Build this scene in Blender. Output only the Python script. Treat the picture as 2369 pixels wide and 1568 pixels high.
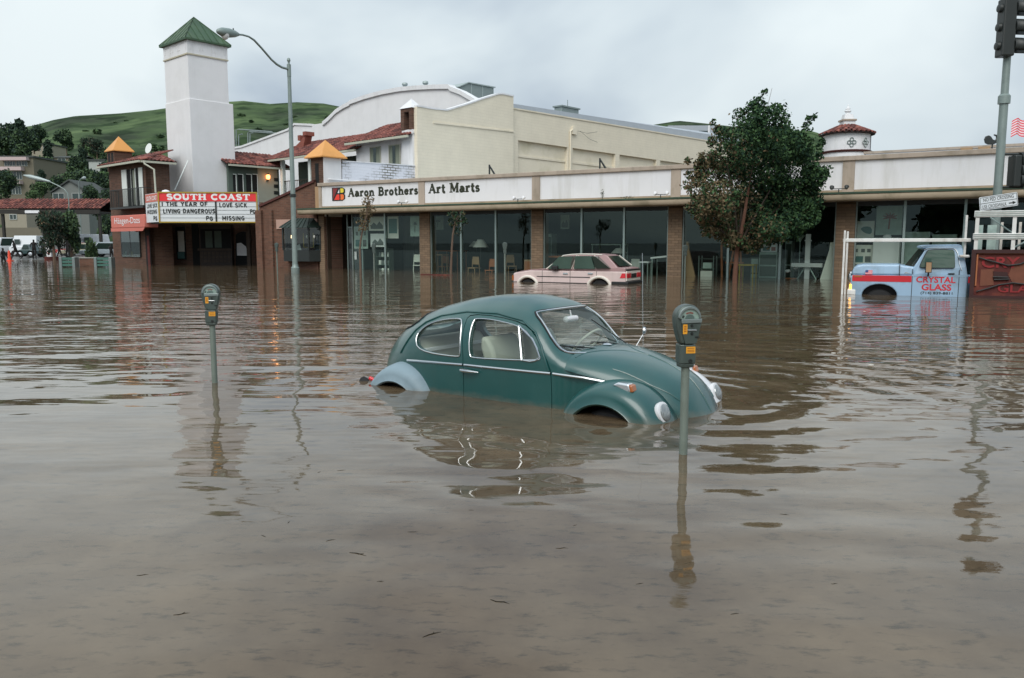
import bpy, bmesh, math, random
import numpy as np
from mathutils import Matrix, Vector
random.seed(7); RNG = np.random.default_rng(7)
for _o in list(bpy.data.objects): bpy.data.objects.remove(_o)
SC = bpy.context.scene
COL = SC.collection
R = math.radians

# ------------------------------------------------------------------ camera
HCAM = 1.49                      # eye height above the flood water (z = 0)
FPX, CX, CY = 1863.0, 1184.5, 784.0      # survey units of the photograph (2369 wide)
PITCH = math.atan(222.0 / FPX)
cam_data = bpy.data.cameras.new('camera'); cam = bpy.data.objects.new('camera', cam_data); COL.objects.link(cam)
cam.location = (0, 0, HCAM); cam.rotation_euler = (R(90) - PITCH, 0, 0)
cam_data.sensor_width = 36.0; cam_data.lens = 36.0 * FPX / 2369.0; cam_data.clip_end = 6000; cam_data.clip_start = 0.05
SC.camera = cam

# ------------------------------------------------------------------ sky
SUN_EL, SUN_AZ = 44.0, 196.0     # azimuth measured from +Y towards +X
world = bpy.data.worlds.new('World'); SC.world = world; world.use_nodes = True
def build_world():
    nt = world.node_tree; N = nt.nodes; L = nt.links; N.clear()
    out = N.new('ShaderNodeOutputWorld'); bg = N.new('ShaderNodeBackground'); L.new(bg.outputs[0], out.inputs[0])
    sky = N.new('ShaderNodeTexSky'); sky.sky_type = 'NISHITA'; sky.sun_disc = False
    sky.sun_elevation = R(SUN_EL); sky.sun_rotation = R(SUN_AZ); sky.dust_density = 3.0
    tc = N.new('ShaderNodeTexCoord'); sep = N.new('ShaderNodeSeparateXYZ'); L.new(tc.outputs['Generated'], sep.inputs[0])
    def m(op, a, b=None, c=None):
        n = N.new('ShaderNodeMath'); n.operation = op
        for i, v in enumerate((a, b, c)):
            if v is None: continue
            if isinstance(v, (int, float)): n.inputs[i].default_value = v
            else: L.new(v, n.inputs[i])
        return n.outputs[0]
    z = m('MAXIMUM', sep.outputs[2], 0.0); zz = m('ADD', z, 0.26)
    cx = m('DIVIDE', sep.outputs[0], zz); cy = m('DIVIDE', sep.outputs[1], zz)
    comb = N.new('ShaderNodeCombineXYZ'); L.new(cx, comb.inputs[0]); L.new(cy, comb.inputs[1])
    n1 = N.new('ShaderNodeTexNoise'); n1.inputs['Scale'].default_value = 0.85; n1.inputs['Detail'].default_value = 5; n1.inputs['Roughness'].default_value = 0.46
    n1.inputs['Distortion'].default_value = 0.45
    mp = N.new('ShaderNodeMapping'); mp.inputs['Location'].default_value = (0.0, 0.0, 0); mp.inputs['Rotation'].default_value = (0, 0, R(24)); mp.inputs['Scale'].default_value = (0.9, 0.8, 1)
    L.new(comb.outputs[0], mp.inputs[0]); L.new(mp.outputs[0], n1.inputs['Vector'])
    r = N.new('ShaderNodeValToRGB'); L.new(n1.outputs['Fac'], r.inputs[0])
    e = r.color_ramp.elements; e[0].position = 0.40; e[0].color = (0.33, 0.40, 0.485, 1); e[1].position = 0.59; e[1].color = (0.70, 0.77, 0.79, 1)
    e2 = r.color_ramp.elements.new(0.5); e2.color = (0.55, 0.625, 0.67, 1)
    # an overcast sky is brighter overhead; near the horizon it pales
    up = m('POWER', z, 1.6); g = m('MULTIPLY_ADD', up, 0.7, 1.0)
    hz = m('SUBTRACT', 1.0, z); hz = m('POWER', hz, 9.0); hz = m('MULTIPLY', hz, 0.35)
    mixh = N.new('ShaderNodeMixRGB'); L.new(hz, mixh.inputs[0]); L.new(r.outputs[0], mixh.inputs[1]); mixh.inputs[2].default_value = (0.69, 0.75, 0.77, 1)
    vm = N.new('ShaderNodeVectorMath'); vm.operation = 'SCALE'; L.new(mixh.outputs[0], vm.inputs[0]); L.new(g, vm.inputs['Scale'])
    vs = N.new('ShaderNodeVectorMath'); vs.operation = 'SCALE'; L.new(sky.outputs[0], vs.inputs[0]); vs.inputs['Scale'].default_value = 0.06
    mix = N.new('ShaderNodeMixRGB'); mix.inputs[0].default_value = 0.94; L.new(vs.outputs[0], mix.inputs[1]); L.new(vm.outputs[0], mix.inputs[2])
    L.new(mix.outputs[0], bg.inputs[0]); bg.inputs[1].default_value = 1.0
build_world()

# ------------------------------------------------------------------ the veiled sun
sd = bpy.data.lights.new('sun', 'SUN'); sd.energy = 1.5; sd.angle = R(40); sd.color = (1.0, 0.97, 0.93)
sun = bpy.data.objects.new('sun', sd); COL.objects.link(sun); sun.location = (0, 0, 60)
_d = Vector((math.sin(R(SUN_AZ)) * math.cos(R(SUN_EL)), math.cos(R(SUN_AZ)) * math.cos(R(SUN_EL)), math.sin(R(SUN_EL))))
sun.rotation_euler = (-_d).to_track_quat('-Z', 'Y').to_euler()

SC.view_settings.view_transform = 'Standard'; SC.view_settings.look = 'None'; SC.view_settings.exposure = 0.25; SC.view_settings.gamma = 1.0
SC.render.engine = 'CYCLES'
SC.cycles.use_denoising = True
try: SC.cycles.denoiser = 'OPENIMAGEDENOISE'
except Exception: pass
SC.cycles.max_bounces = 8; SC.cycles.transparent_max_bounces = 12; SC.cycles.diffuse_bounces = 3; SC.cycles.glossy_bounces = 4
SC.cycles.caustics_reflective = False; SC.cycles.caustics_refractive = False

# ------------------------------------------------------------------ survey helpers
CP, SP = math.cos(PITCH), math.sin(PITCH)
def ray(u, v):
    a = (u - CX) / FPX; b = (CY - v) / FPX
    return (a, CP + SP * b, -SP + CP * b)
def gp(u, v, z=0.0):
    r = ray(u, v); t = (z - HCAM) / r[2]; return Vector((r[0] * t, r[1] * t, z))
def atY(u, v, Y):
    r = ray(u, v); t = Y / r[1]; return Vector((r[0] * t, Y, HCAM + r[2] * t))
# the study crops of the photograph, each brought back to survey units
def crop(k, ox, oy): return lambda x, y: (x * k + ox, y * k + oy)
c1 = crop(.2864, 0, 207.3); c2 = crop(.2468, 235, 0); c3 = crop(.2334, 207.3, 331.7); c4 = crop(.2042, 691.1, 380.1)
c5 = crop(.2334, 1105.7, 380.1); c6 = crop(.2334, 1520.4, 380.1); c7 = crop(.2204, 1885.3, 380.1); c8 = crop(.3063, 656.5, 172.8)
e3 = crop(.1459, 1161, 573.6); e6 = crop(.2124, 1520.4, 172.8); e7 = crop(.3084, 2211.5, 0); t1 = crop(.2124, 1865.9, 449.2)
l1 = crop(.1167, 0, 483.8); m1 = crop(.1634, 594.3, 262.6); dd = lambda x, y: (x, y)

class VP:
    """A vertical plane standing in the place: origin on the ground, s along it, d behind it, z up."""
    def __init__(self, o, ang):
        self.o = Vector((o[0], o[1], 0)); self.a = ang
        self.e = Vector((math.cos(ang), math.sin(ang), 0)); self.n = Vector((-math.sin(ang), math.cos(ang), 0))
        self.M = Matrix.Translation(self.o) @ Matrix.Rotation(ang, 4, 'Z')
    def loc(self, u, v, d=0.0):
        r = Vector(ray(u, v)); c = Vector((0, 0, HCAM)); o = self.o + self.n * d
        t = (o - c).dot(self.n) / r.dot(self.n); p = c + r * t
        return ((p - self.o).dot(self.e), p.z)
    def P(self, s, d, z): return self.o + self.e * s + self.n * d + Vector((0, 0, z))
    def rc(self, c, x0, y0, x1, y1, d=0.0):
        s0, z1 = self.loc(*c(x0, y0), d); s1, z0 = self.loc(*c(x1, y1), d)
        return s0, s1, z0, z1
    def pl(self, c, pts, d=0.0): return [self.loc(*c(x, y), d) for x, y in pts]

# ------------------------------------------------------------------ mesh helpers
def tag(o, label=None, cat=None, group=None, kind=None):
    if label: o['label'] = label
    if cat: o['category'] = cat
    if group: o['group'] = group
    if kind: o['kind'] = kind
    return o
def thing(name, label, cat, loc=(0, 0, 0), rz=0.0, group=None):
    o = bpy.data.objects.new(name, None); COL.objects.link(o); o.location = loc; o.rotation_euler = (0, 0, rz); o.empty_display_size = .1
    return tag(o, label, cat, group)

class MB:
    def __init__(self, M=None): self.v = []; self.f = []; self.mi = []; self.M = M if M is None or isinstance(M, Matrix) else M.M; self.cur = 0
    def _add(self, vs, fs):
        b = len(self.v)
        if self.M is not None: vs = [self.M @ Vector(p) for p in vs]
        self.v += [tuple(p) for p in vs]; self.f += [tuple(b + i for i in f) for f in fs]; self.mi += [self.cur] * len(fs); return self
    def box(self, x0, x1, y0, y1, z0, z1):
        if x0 > x1: x0, x1 = x1, x0
        if y0 > y1: y0, y1 = y1, y0
        if z0 > z1: z0, z1 = z1, z0
        return self._add([(x0,y0,z0),(x1,y0,z0),(x1,y1,z0),(x0,y1,z0),(x0,y0,z1),(x1,y0,z1),(x1,y1,z1),(x0,y1,z1)],
                         [(3,2,1,0),(4,5,6,7),(0,1,5,4),(1,2,6,5),(2,3,7,6),(3,0,4,7)])
    def prism(self, poly, d0, d1, fn=None):
        """poly in (s,z) swept from d0 to d1; fn(s,z)->extra inset makes the sides lean"""
        n = len(poly)
        area = sum(poly[i][0] * poly[(i+1) % n][1] - poly[(i+1) % n][0] * poly[i][1] for i in range(n))
        if area < 0: poly = poly[::-1]
        g = fn or (lambda s, z: 0.0)
        vs = [(s, d0 + g(s, z), z) for s, z in poly] + [(s, d1 - g(s, z), z) for s, z in poly]
        fs = [tuple(range(n)), tuple(range(2*n-1, n-1, -1))] + [(i, i+n, (i+1) % n + n, (i+1) % n) for i in range(n)]
        return self._add(vs, fs)
    def prismx(self, poly, x0, x1):
        n = len(poly); vs = [(x0, y, z) for y, z in poly] + [(x1, y, z) for y, z in poly]
        return self._add(vs, [tuple(range(n-1, -1, -1)), tuple(range(n, 2*n))] + [(i, (i+1) % n, (i+1) % n + n, i+n) for i in range(n)])
    def prismz(self, poly, z0, z1, sc=1.0, c=(0, 0)):
        n = len(poly); vs = [(x, y, z0) for x, y in poly] + [(c[0]+(x-c[0])*sc, c[1]+(y-c[1])*sc, z1) for x, y in poly]
        return self._add(vs, [tuple(range(n-1, -1, -1)), tuple(range(n, 2*n))] + [(i, (i+1) % n, (i+1) % n + n, i+n) for i in range(n)])
    def tube(self, pts, r, n=8, cap=True):
        pts = [Vector(p) for p in pts]; rs = r if isinstance(r, (list, tuple)) else [r] * len(pts); vs = []; fs = []
        ref = None
        for i, p in enumerate(pts):
            t = (pts[min(i+1, len(pts)-1)] - pts[max(i-1, 0)]).normalized()
            if ref is None: ref = Vector((0, 0, 1)) if abs(t.z) < .9 else Vector((1, 0, 0))
            a = t.cross(ref).normalized(); b = t.cross(a).normalized(); ref = -b if b.length > 0 else ref
            ref = a.cross(t).normalized()
            for k in range(n):
                w = 2*math.pi*k/n; vs.append(p + a*math.cos(w)*rs[i] + ref*math.sin(w)*rs[i])
        for i in range(len(pts)-1):
            for k in range(n): fs.append((i*n+k, i*n+(k+1) % n, (i+1)*n+(k+1) % n, (i+1)*n+k))
        if cap: fs.append(tuple(range(n-1, -1, -1))); fs.append(tuple(range((len(pts)-1)*n, len(pts)*n)))
        return self._add(vs, fs)
    def lathe(self, prof, c=(0, 0, 0), n=16, axis=None):
        """prof = [(r,z)...]; axis = a direction (default +z)"""
        Q = Vector((0, 0, 1)).rotation_difference(Vector(axis).normalized()).to_matrix() if axis is not None else None
        vs = []; fs = []
        for r, z in prof:
            for k in range(n):
                w = 2*math.pi*k/n; p = Vector((r*math.cos(w), r*math.sin(w), z))
                if Q is not None: p = Q @ p
                vs.append(p + Vector(c))
        for i in range(len(prof)-1):
            for k in range(n): fs.append((i*n+k, i*n+(k+1) % n, (i+1)*n+(k+1) % n, (i+1)*n+k))
        fs.append(tuple(range(n-1, -1, -1))); fs.append(tuple(range((len(prof)-1)*n, len(prof)*n)))
        return self._add(vs, fs)
    def grid(self, P, closed=False):
        """P[i][j] rows of points"""
        a, b = len(P), len(P[0]); vs = [p for row in P for p in row]; fs = []
        for i in range(a-1):
            for j in range(b if closed else b-1): fs.append((i*b+j, i*b+(j+1) % b, (i+1)*b+(j+1) % b, (i+1)*b+j))
        return self._add(vs, fs)
    def face(self, pts): return self._add(pts, [tuple(range(len(pts)))])
    def pyramid(self, base, apex):
        n = len(base); return self._add(list(base) + [apex], [tuple(range(n-1, -1, -1))] + [(i, (i+1) % n, n) for i in range(n)])
    def mesh(self, name, origin=(0, 0, 0)):
        me = bpy.data.meshes.new(name); o = Vector(origin)
        me.from_pydata([(p[0]-o.x, p[1]-o.y, p[2]-o.z) for p in self.v], [], self.f)
        if any(self.mi): me.polygons.foreach_set('material_index', self.mi)
        me.validate(clean_customdata=False); return me
    def build(self, name, mats, parent=None, smooth=False, bevel=0.0, seg=2, origin=None, angle=None):
        """verts are in the parent's space, or in the world when origin is given (the parent's place)"""
        og = origin if origin is not None else ((parent.location) if (parent is not None and self.M is not None) else (0, 0, 0))
        me = self.mesh(name, og); stf = 'letter' in name and 'rail' not in name
        for m_ in (mats if isinstance(mats, (list, tuple)) else [mats]): me.materials.append(m_)
        o = bpy.data.objects.new(name, me); COL.objects.link(o)
        if parent is not None: o.parent = parent
        if stf: o['kind'] = 'stuff'
        if smooth:
            me.polygons.foreach_set('use_smooth', [True] * len(me.polygons))
            me.set_sharp_from_angle(angle=R(angle or 38))
        if bevel:
            b = o.modifiers.new('bevel', 'BEVEL'); b.width = bevel; b.segments = seg; b.limit_method = 'ANGLE'; b.angle_limit = R(35); b.use_clamp_overlap = True
        return o
def place(name, me, parent, wl, rot=(0, 0, 0), sc=None):
    """one more object on shared mesh data, at a world place, under an unrotated parent"""
    o = bpy.data.objects.new(name, me); COL.objects.link(o); o.parent = parent
    o.location = Vector(wl) - (parent.location if parent else Vector()); o.rotation_euler = rot
    if sc: o.scale = sc
    return o
def copy_tree(o, parent=None):
    c = o.copy(); COL.objects.link(c)
    if parent is not None: c.parent = parent
    for ch in o.children: copy_tree(ch, c)
    return c
def chaikin(p, it=2):
    for _ in range(it):
        q = []
        for i in range(len(p)):
            a, b = p[i], p[(i+1) % len(p)]
            q += [(a[0]*.75+b[0]*.25, a[1]*.75+b[1]*.25), (a[0]*.25+b[0]*.75, a[1]*.25+b[1]*.75)]
        p = q
    return p
def rrect(x0, x1, y0, y1, r, n=4):
    out = []
    for cx, cy, a in ((x1-r, y0+r, -90), (x1-r, y1-r, 0), (x0+r, y1-r, 90), (x0+r, y0+r, 180)):
        for k in range(n+1):
            w = R(a + 90*k/n); out.append((cx + r*math.cos(w), cy + r*math.sin(w)))
    return out

# ------------------------------------------------------------------ materials
def lin(c):
    c /= 255.0; return c/12.92 if c <= .04045 else ((c+.055)/1.055)**2.4
def A(r, g, b, k=1.27):
    """surface colour of something that reads as this sRGB in the grey daylight"""
    return tuple(min(.86, lin(x)*k) for x in (r, g, b))
MATS = {}
def mat(name, col, rough=.7, metal=0.0, var=.18, vs=3.0, bump=0.0, bs=30.0, spec=.5, coat=0.0, emit=None, es=0.0, dirt=None, ds=1.2, da=.5, coord='Object', coat_r=.1, streak=None, sa=.4, mud=None):
    """dirt: a second colour that comes in patches"""
    m = bpy.data.materials.new(name); MATS[name] = m; m.use_nodes = True; nt = m.node_tree; N = nt.nodes; L = nt.links
    b = N['Principled BSDF']; b.inputs['Roughness'].default_value = rough; b.inputs['Metallic'].default_value = metal
    b.inputs['Specular IOR Level'].default_value = spec; b.inputs['Coat Weight'].default_value = coat; b.inputs['Coat Roughness'].default_value = coat_r
    tc = N.new('ShaderNodeTexCoord')
    src = tc.outputs[coord]
    if var or dirt:
        n = N.new('ShaderNodeTexNoise'); n.inputs['Scale'].default_value = vs; n.inputs['Detail'].default_value = 5; L.new(src, n.inputs['Vector'])
        mx = N.new('ShaderNodeMixRGB'); L.new(n.outputs['Fac'], mx.inputs[0])
        mx.inputs[1].default_value = (*[c*(1-var) for c in col], 1); mx.inputs[2].default_value = (*[min(.9, c*(1+var)) for c in col], 1); o = mx.outputs[0]
        if dirt:
            n2 = N.new('ShaderNodeTexNoise'); n2.inputs['Scale'].default_value = ds; n2.inputs['Detail'].default_value = 7; n2.inputs['Roughness'].default_value = .62; L.new(src, n2.inputs['Vector'])
            rp = N.new('ShaderNodeValToRGB'); rp.color_ramp.elements[0].position = .5; rp.color_ramp.elements[1].position = .68; L.new(n2.outputs['Fac'], rp.inputs[0])
            sc = N.new('ShaderNodeMath'); sc.operation = 'MULTIPLY'; L.new(rp.outputs[0], sc.inputs[0]); sc.inputs[1].default_value = da
            m2 = N.new('ShaderNodeMixRGB'); L.new(sc.outputs[0], m2.inputs[0]); L.new(o, m2.inputs[1]); m2.inputs[2].default_value = (*dirt, 1); o = m2.outputs[0]
        if streak:
            mp = N.new('ShaderNodeMapping'); mp.inputs['Scale'].default_value = (1.1, 1.1, .13); L.new(src, mp.inputs[0]); n4 = N.new('ShaderNodeTexNoise'); n4.inputs['Scale'].default_value = 1.6; n4.inputs['Detail'].default_value = 6; n4.inputs['Roughness'].default_value = .6; L.new(mp.outputs[0], n4.inputs['Vector'])
            r4 = N.new('ShaderNodeValToRGB'); r4.color_ramp.elements[0].position = .50; r4.color_ramp.elements[1].position = .74; L.new(n4.outputs['Fac'], r4.inputs[0]); s4 = N.new('ShaderNodeMath'); s4.operation = 'MULTIPLY'; L.new(r4.outputs[0], s4.inputs[0]); s4.inputs[1].default_value = sa
            m4 = N.new('ShaderNodeMixRGB'); L.new(s4.outputs[0], m4.inputs[0]); L.new(o, m4.inputs[1]); m4.inputs[2].default_value = (*streak, 1); o = m4.outputs[0]
        if mud:
            sp = N.new('ShaderNodeSeparateXYZ'); L.new(src, sp.inputs[0]); n5 = N.new('ShaderNodeTexNoise'); n5.inputs['Scale'].default_value = 9; n5.inputs['Detail'].default_value = 6; L.new(src, n5.inputs['Vector'])
            ad = N.new('ShaderNodeMath'); ad.operation = 'MULTIPLY_ADD'; L.new(n5.outputs['Fac'], ad.inputs[0]); ad.inputs[1].default_value = .09; L.new(sp.outputs[2], ad.inputs[2])
            mr = N.new('ShaderNodeMapRange'); L.new(ad.outputs[0], mr.inputs['Value']); mr.inputs['From Min'].default_value = mud[0]; mr.inputs['From Max'].default_value = mud[1]; mr.inputs['To Min'].default_value = mud[2]; mr.inputs['To Max'].default_value = 0
            m5 = N.new('ShaderNodeMixRGB'); L.new(mr.outputs[0], m5.inputs[0]); L.new(o, m5.inputs[1]); m5.inputs[2].default_value = (.17, .14, .10, 1); o = m5.outputs[0]
        L.new(o, b.inputs['Base Color'])
    else: b.inputs['Base Color'].default_value = (*col, 1)
    if bump:
        n3 = N.new('ShaderNodeTexNoise'); n3.inputs['Scale'].default_value = bs; n3.inputs['Detail'].default_value = 4; L.new(src, n3.inputs['Vector'])
        bp = N.new('ShaderNodeBump'); bp.inputs['Strength'].default_value = bump; bp.inputs['Distance'].default_value = .02; L.new(n3.outputs['Fac'], bp.inputs['Height']); L.new(bp.outputs[0], b.inputs['Normal'])
    if emit: b.inputs['Emission Color'].default_value = (*emit, 1); b.inputs['Emission Strength'].default_value = es
    return m
def brick_mat(name, c_a, c_b, mortar, w=.4, h=.12, ms=.012, ang=0.0, bump=.4, patch=None, rough=.85, soft=.1, mot=.55):
    """running brick on upright walls that run at angle ang; patch = fraction laid bare, the rest painted over"""
    m = bpy.data.materials.new(name); MATS[name] = m; m.use_nodes = True; nt = m.node_tree; N = nt.nodes; L = nt.links
    b = N['Principled BSDF']; b.inputs['Roughness'].default_value = rough; b.inputs['Specular IOR Level'].default_value = .25
    g = N.new('ShaderNodeNewGeometry'); sep = N.new('ShaderNodeSeparateXYZ'); L.new(g.outputs['Position'], sep.inputs[0])
    def mm(op, a, k):
        n = N.new('ShaderNodeMath'); n.operation = op
        L.new(a, n.inputs[0])
        if isinstance(k, float): n.inputs[1].default_value = k
        else: L.new(k, n.inputs[1])
        return n.outputs[0]
    s = mm('ADD', mm('MULTIPLY', sep.outputs[0], math.cos(ang)), mm('MULTIPLY', sep.outputs[1], math.sin(ang)))
    cb = N.new('ShaderNodeCombineXYZ'); L.new(s, cb.inputs[0]); L.new(sep.outputs[2], cb.inputs[1])
    t = N.new('ShaderNodeTexBrick'); L.new(cb.outputs[0], t.inputs['Vector']); t.inputs['Scale'].default_value = 1.0
    t.inputs['Brick Width'].default_value = w; t.inputs['Row Height'].default_value = h; t.inputs['Mortar Size'].default_value = ms; t.inputs['Mortar Smooth'].default_value = soft
    t.inputs['Color1'].default_value = (*c_a, 1); t.inputs['Color2'].default_value = (*c_b, 1); t.inputs['Mortar'].default_value = (*mortar, 1)
    n = N.new('ShaderNodeTexNoise'); n.inputs['Scale'].default_value = .9; n.inputs['Detail'].default_value = 8; n.inputs['Roughness'].default_value = .65; L.new(g.outputs['Position'], n.inputs['Vector'])
    mx = N.new('ShaderNodeMixRGB'); mx.blend_type = 'MULTIPLY'; mx.inputs[0].default_value = mot
    rp = N.new('ShaderNodeValToRGB'); rp.color_ramp.elements[0].position = .3; rp.color_ramp.elements[0].color = (.55, .55, .55, 1); rp.color_ramp.elements[1].position = .7; rp.color_ramp.elements[1].color = (1.2, 1.2, 1.2, 1)
    L.new(n.outputs['Fac'], rp.inputs[0]); L.new(t.outputs['Color'], mx.inputs[1]); L.new(rp.outputs[0], mx.inputs[2]); o = mx.outputs[0]; hh = t.outputs['Fac']
    if patch is not None:
        n2 = N.new('ShaderNodeTexNoise'); n2.inputs['Scale'].default_value = .55; n2.inputs['Detail'].default_value = 4; L.new(cb.outputs[0], n2.inputs['Vector'])
        r2 = N.new('ShaderNodeValToRGB'); r2.color_ramp.elements[0].position = 1-patch-.03; r2.color_ramp.elements[1].position = 1-patch+.10; L.new(n2.outputs['Fac'], r2.inputs[0])
        m2 = N.new('ShaderNodeMixRGB'); L.new(r2.outputs[0], m2.inputs[0]); m2.inputs[1].default_value = (*c_a, 1); L.new(o, m2.inputs[2]); o = m2.outputs[0]
    L.new(o, b.inputs['Base Color'])
    bp = N.new('ShaderNodeBump'); bp.invert = True; bp.inputs['Strength'].default_value = bump; bp.inputs['Distance'].default_value = .015; L.new(hh, bp.inputs['Height']); L.new(bp.outputs[0], b.inputs['Normal'])
    return m
def glass_mat(name, tint=(.75, .85, .8), refl=1.0, rough=0.0, haze=0.0, gcol=(.95, 1, .98)):
    m = bpy.data.materials.new(name); MATS[name] = m; m.use_nodes = True; nt = m.node_tree; N = nt.nodes; L = nt.links; N.clear()
    out = N.new('ShaderNodeOutputMaterial'); tr = N.new('ShaderNodeBsdfTransparent'); tr.inputs[0].default_value = (*tint, 1)
    gl = N.new('ShaderNodeBsdfGlossy'); gl.inputs['Roughness'].default_value = rough; gl.inputs['Color'].default_value = (*gcol, 1)
    g = N.new('ShaderNodeNewGeometry'); dp = N.new('ShaderNodeVectorMath'); dp.operation = 'DOT_PRODUCT'; L.new(g.outputs['Normal'], dp.inputs[0]); L.new(g.outputs['Incoming'], dp.inputs[1])
    def q(op, a, k):
        n = N.new('ShaderNodeMath'); n.operation = op; n.use_clamp = op != 'ABSOLUTE'
        for i, v in enumerate((a, k)):
            if v is None: continue
            if isinstance(v, float): n.inputs[i].default_value = v
            else: L.new(v, n.inputs[i])
        return n.outputs[0]
    sch = q('POWER', q('SUBTRACT', 1.0, q('ABSOLUTE', dp.outputs['Value'], None)), 5.0)
    fr = q('ADD', q('MULTIPLY', sch, .94), .055)
    mu = N.new('ShaderNodeMath'); mu.operation = 'MULTIPLY'; mu.use_clamp = True; L.new(fr, mu.inputs[0]); mu.inputs[1].default_value = refl
    mx = N.new('ShaderNodeMixShader'); L.new(mu.outputs[0], mx.inputs[0]); L.new(tr.outputs[0], mx.inputs[1]); L.new(gl.outputs[0], mx.inputs[2]); o = mx.outputs[0]
    if haze:
        df = N.new('ShaderNodeBsdfDiffuse'); df.inputs[0].default_value = (.35, .38, .36, 1); m2 = N.new('ShaderNodeMixShader'); m2.inputs[0].default_value = haze
        L.new(o, m2.inputs[1]); L.new(df.outputs[0], m2.inputs[2]); o = m2.outputs[0]
    L.new(o, out.inputs[0]); return m

STREET = R(-30.8)                                   # the shop front runs this way, towards the right and the viewer
AA, BB = math.atan2(.743, .669), math.atan2(-.669, .743)     # the theatre's two wall directions
mat('white_paint', (.79, .79, .80), .65, var=.04, vs=2, dirt=(.6, .6, .58), ds=.8, da=.3, streak=(.48, .48, .45), sa=.4)
mat('tower_stucco', (.80, .795, .80), .85, var=.04, vs=1.5, bump=.25, bs=14, dirt=(.68, .675, .67), ds=.5, da=.4, streak=(.60, .60, .60), sa=.22)
mat('white_panel', (.77, .77, .79), .7, var=.04, vs=1.0, dirt=(.64, .64, .62), ds=.7, da=.3, streak=(.46, .45, .40), sa=.5)
mat('tan_concrete', A(158, 145, 132), .85, var=.12, vs=2, dirt=A(105, 98, 78), ds=1.5, da=.4, streak=A(92, 86, 74), sa=.45)
mat('canopy_lip', A(148, 134, 114), .8, var=.14, vs=1.5, dirt=A(90, 85, 65), ds=1.0, da=.6)
mat('gutter_green', A(70, 90, 75), .6, var=.2)
mat('gutter_paint', A(165, 165, 150), .55, var=.1)
mat('dark_wood', A(35, 33, 28), .6, var=.3)
mat('dark_metal', (.02, .024, .022), .45, var=.2)
mat('grey_metal', A(120, 132, 128), .45, metal=.25, var=.12, dirt=A(90, 95, 90), da=.5)
mat('alu', A(140, 155, 150), .4, metal=.6, var=.08)
mat('galv', A(150, 160, 158), .5, metal=.3, var=.12, vs=2)
mat('cream', (.81, .735, .585), .85, var=.05, vs=1.2, bump=.5, bs=5, dirt=A(170, 162, 130), ds=.45, da=.5)
mat('cream_brick_far', (.72, .66, .5), .85, var=.06)
mat('terracotta', A(104, 56, 48), .8, var=.35, vs=9, dirt=A(70, 48, 40), ds=3, da=.7, coord='Generated')
mat('terracotta_b', A(126, 74, 62), .8, var=.3, vs=9, coord='Generated')
mat('terracotta_c', A(76, 42, 37), .85, var=.3, vs=9, coord='Generated')
mat('roof_under', A(30, 20, 18), .9, var=.2)
mat('orange_metal', (.72, .33, .085), .5, var=.06, vs=1, dirt=(.55, .25, .06), da=.4)
mat('green_roof', A(50, 74, 50), .5, var=.22, vs=1.5, dirt=A(76, 98, 66), ds=.9, da=.6, streak=A(40, 56, 40), sa=.5)
mat('sign_red', A(205, 48, 52), .4, var=.06)
mat('sign_white', A(200, 204, 206), .4, var=.05)
mat('sign_line', A(110, 116, 118), .5, var=.05)
mat('band_tan', A(172, 166, 146), .7, var=.1)
mat('sign_gold', A(150, 125, 45), .5, var=.15)
mat('letter_black', (.012, .016, .014), .5, var=0)
mat('letter_white', A(225, 225, 228), .5, var=0)
mat('letter_green', A(38, 42, 26), .5, var=.1)
mat('awning_pink', A(188, 108, 96), .8, var=.08)
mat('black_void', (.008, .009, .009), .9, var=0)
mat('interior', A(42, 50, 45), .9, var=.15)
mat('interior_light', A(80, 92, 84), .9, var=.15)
mat('shutter_white', A(205, 210, 205), .6, var=.05)
mat('curtain', A(120, 126, 112), .85, var=.1)
mat('roof_grey', A(150, 156, 162), .7, var=.08)
mat('steel_blue', A(120, 130, 128), .5, metal=.2, var=.15)
mat('rust_red', A(78, 33, 29), .8, var=.3, dirt=A(120, 60, 42), ds=3, da=.6)
mat('rust_dark', A(52, 24, 22), .7, var=.3)
mat('concrete', A(150, 148, 140), .9, var=.15, bump=.3)
mat('brown_door', A(58, 46, 36), .7, var=.25)
mat('lamp_glow', (1, .6, .3), .4, var=0, emit=(1.0, .33, .10), es=3.5)
mat('lamp_warm', (1, .75, .5), .4, var=0, emit=(1.0, .62, .35), es=6.0)
mat('lamp_amber', (1, .5, .1), .4, var=0, emit=(1.0, .42, .05), es=2.5)
mat('chrome', (.62, .64, .65), .24, metal=1.0, var=.04)
mat('rubber', (.014, .014, .015), .75, var=.2)
mat('paper_a', A(215, 218, 202), .7, var=.15, vs=6)
mat('paper_b', A(160, 178, 170), .7, var=.35, vs=5)
mat('paper_c', A(228, 230, 226), .7, var=.1, vs=6)
mat('print_dark', A(95, 100, 98), .8, var=.4, vs=8)
mat('print_teal', A(75, 110, 108), .8, var=.3, vs=7)
mat('print_red', A(150, 95, 88), .8, var=.3, vs=7)
mat('wood_tan', A(150, 122, 92), .7, var=.2)
mat('wood_orange', A(150, 92, 58), .7, var=.2)
mat('yellow_paint', A(190, 160, 50), .6, var=.1)
mat('orange_plastic', A(225, 80, 40), .5, var=.1)
mat('teal_bench', A(58, 96, 86), .6, var=.2)
mat('tile_dark', A(40, 30, 24), .6, var=.3)
brick_mat('brick_a', A(96, 70, 58), A(78, 58, 49), A(92, 78, 68), .42, .11, .014, AA)
brick_mat('brick_b', A(100, 72, 60), A(80, 60, 50), A(94, 80, 70), .42, .11, .014, BB)
brick_mat('brick_street', A(108, 76, 62), A(90, 65, 54), A(102, 84, 73), .36, .1, .012, STREET)
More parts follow.
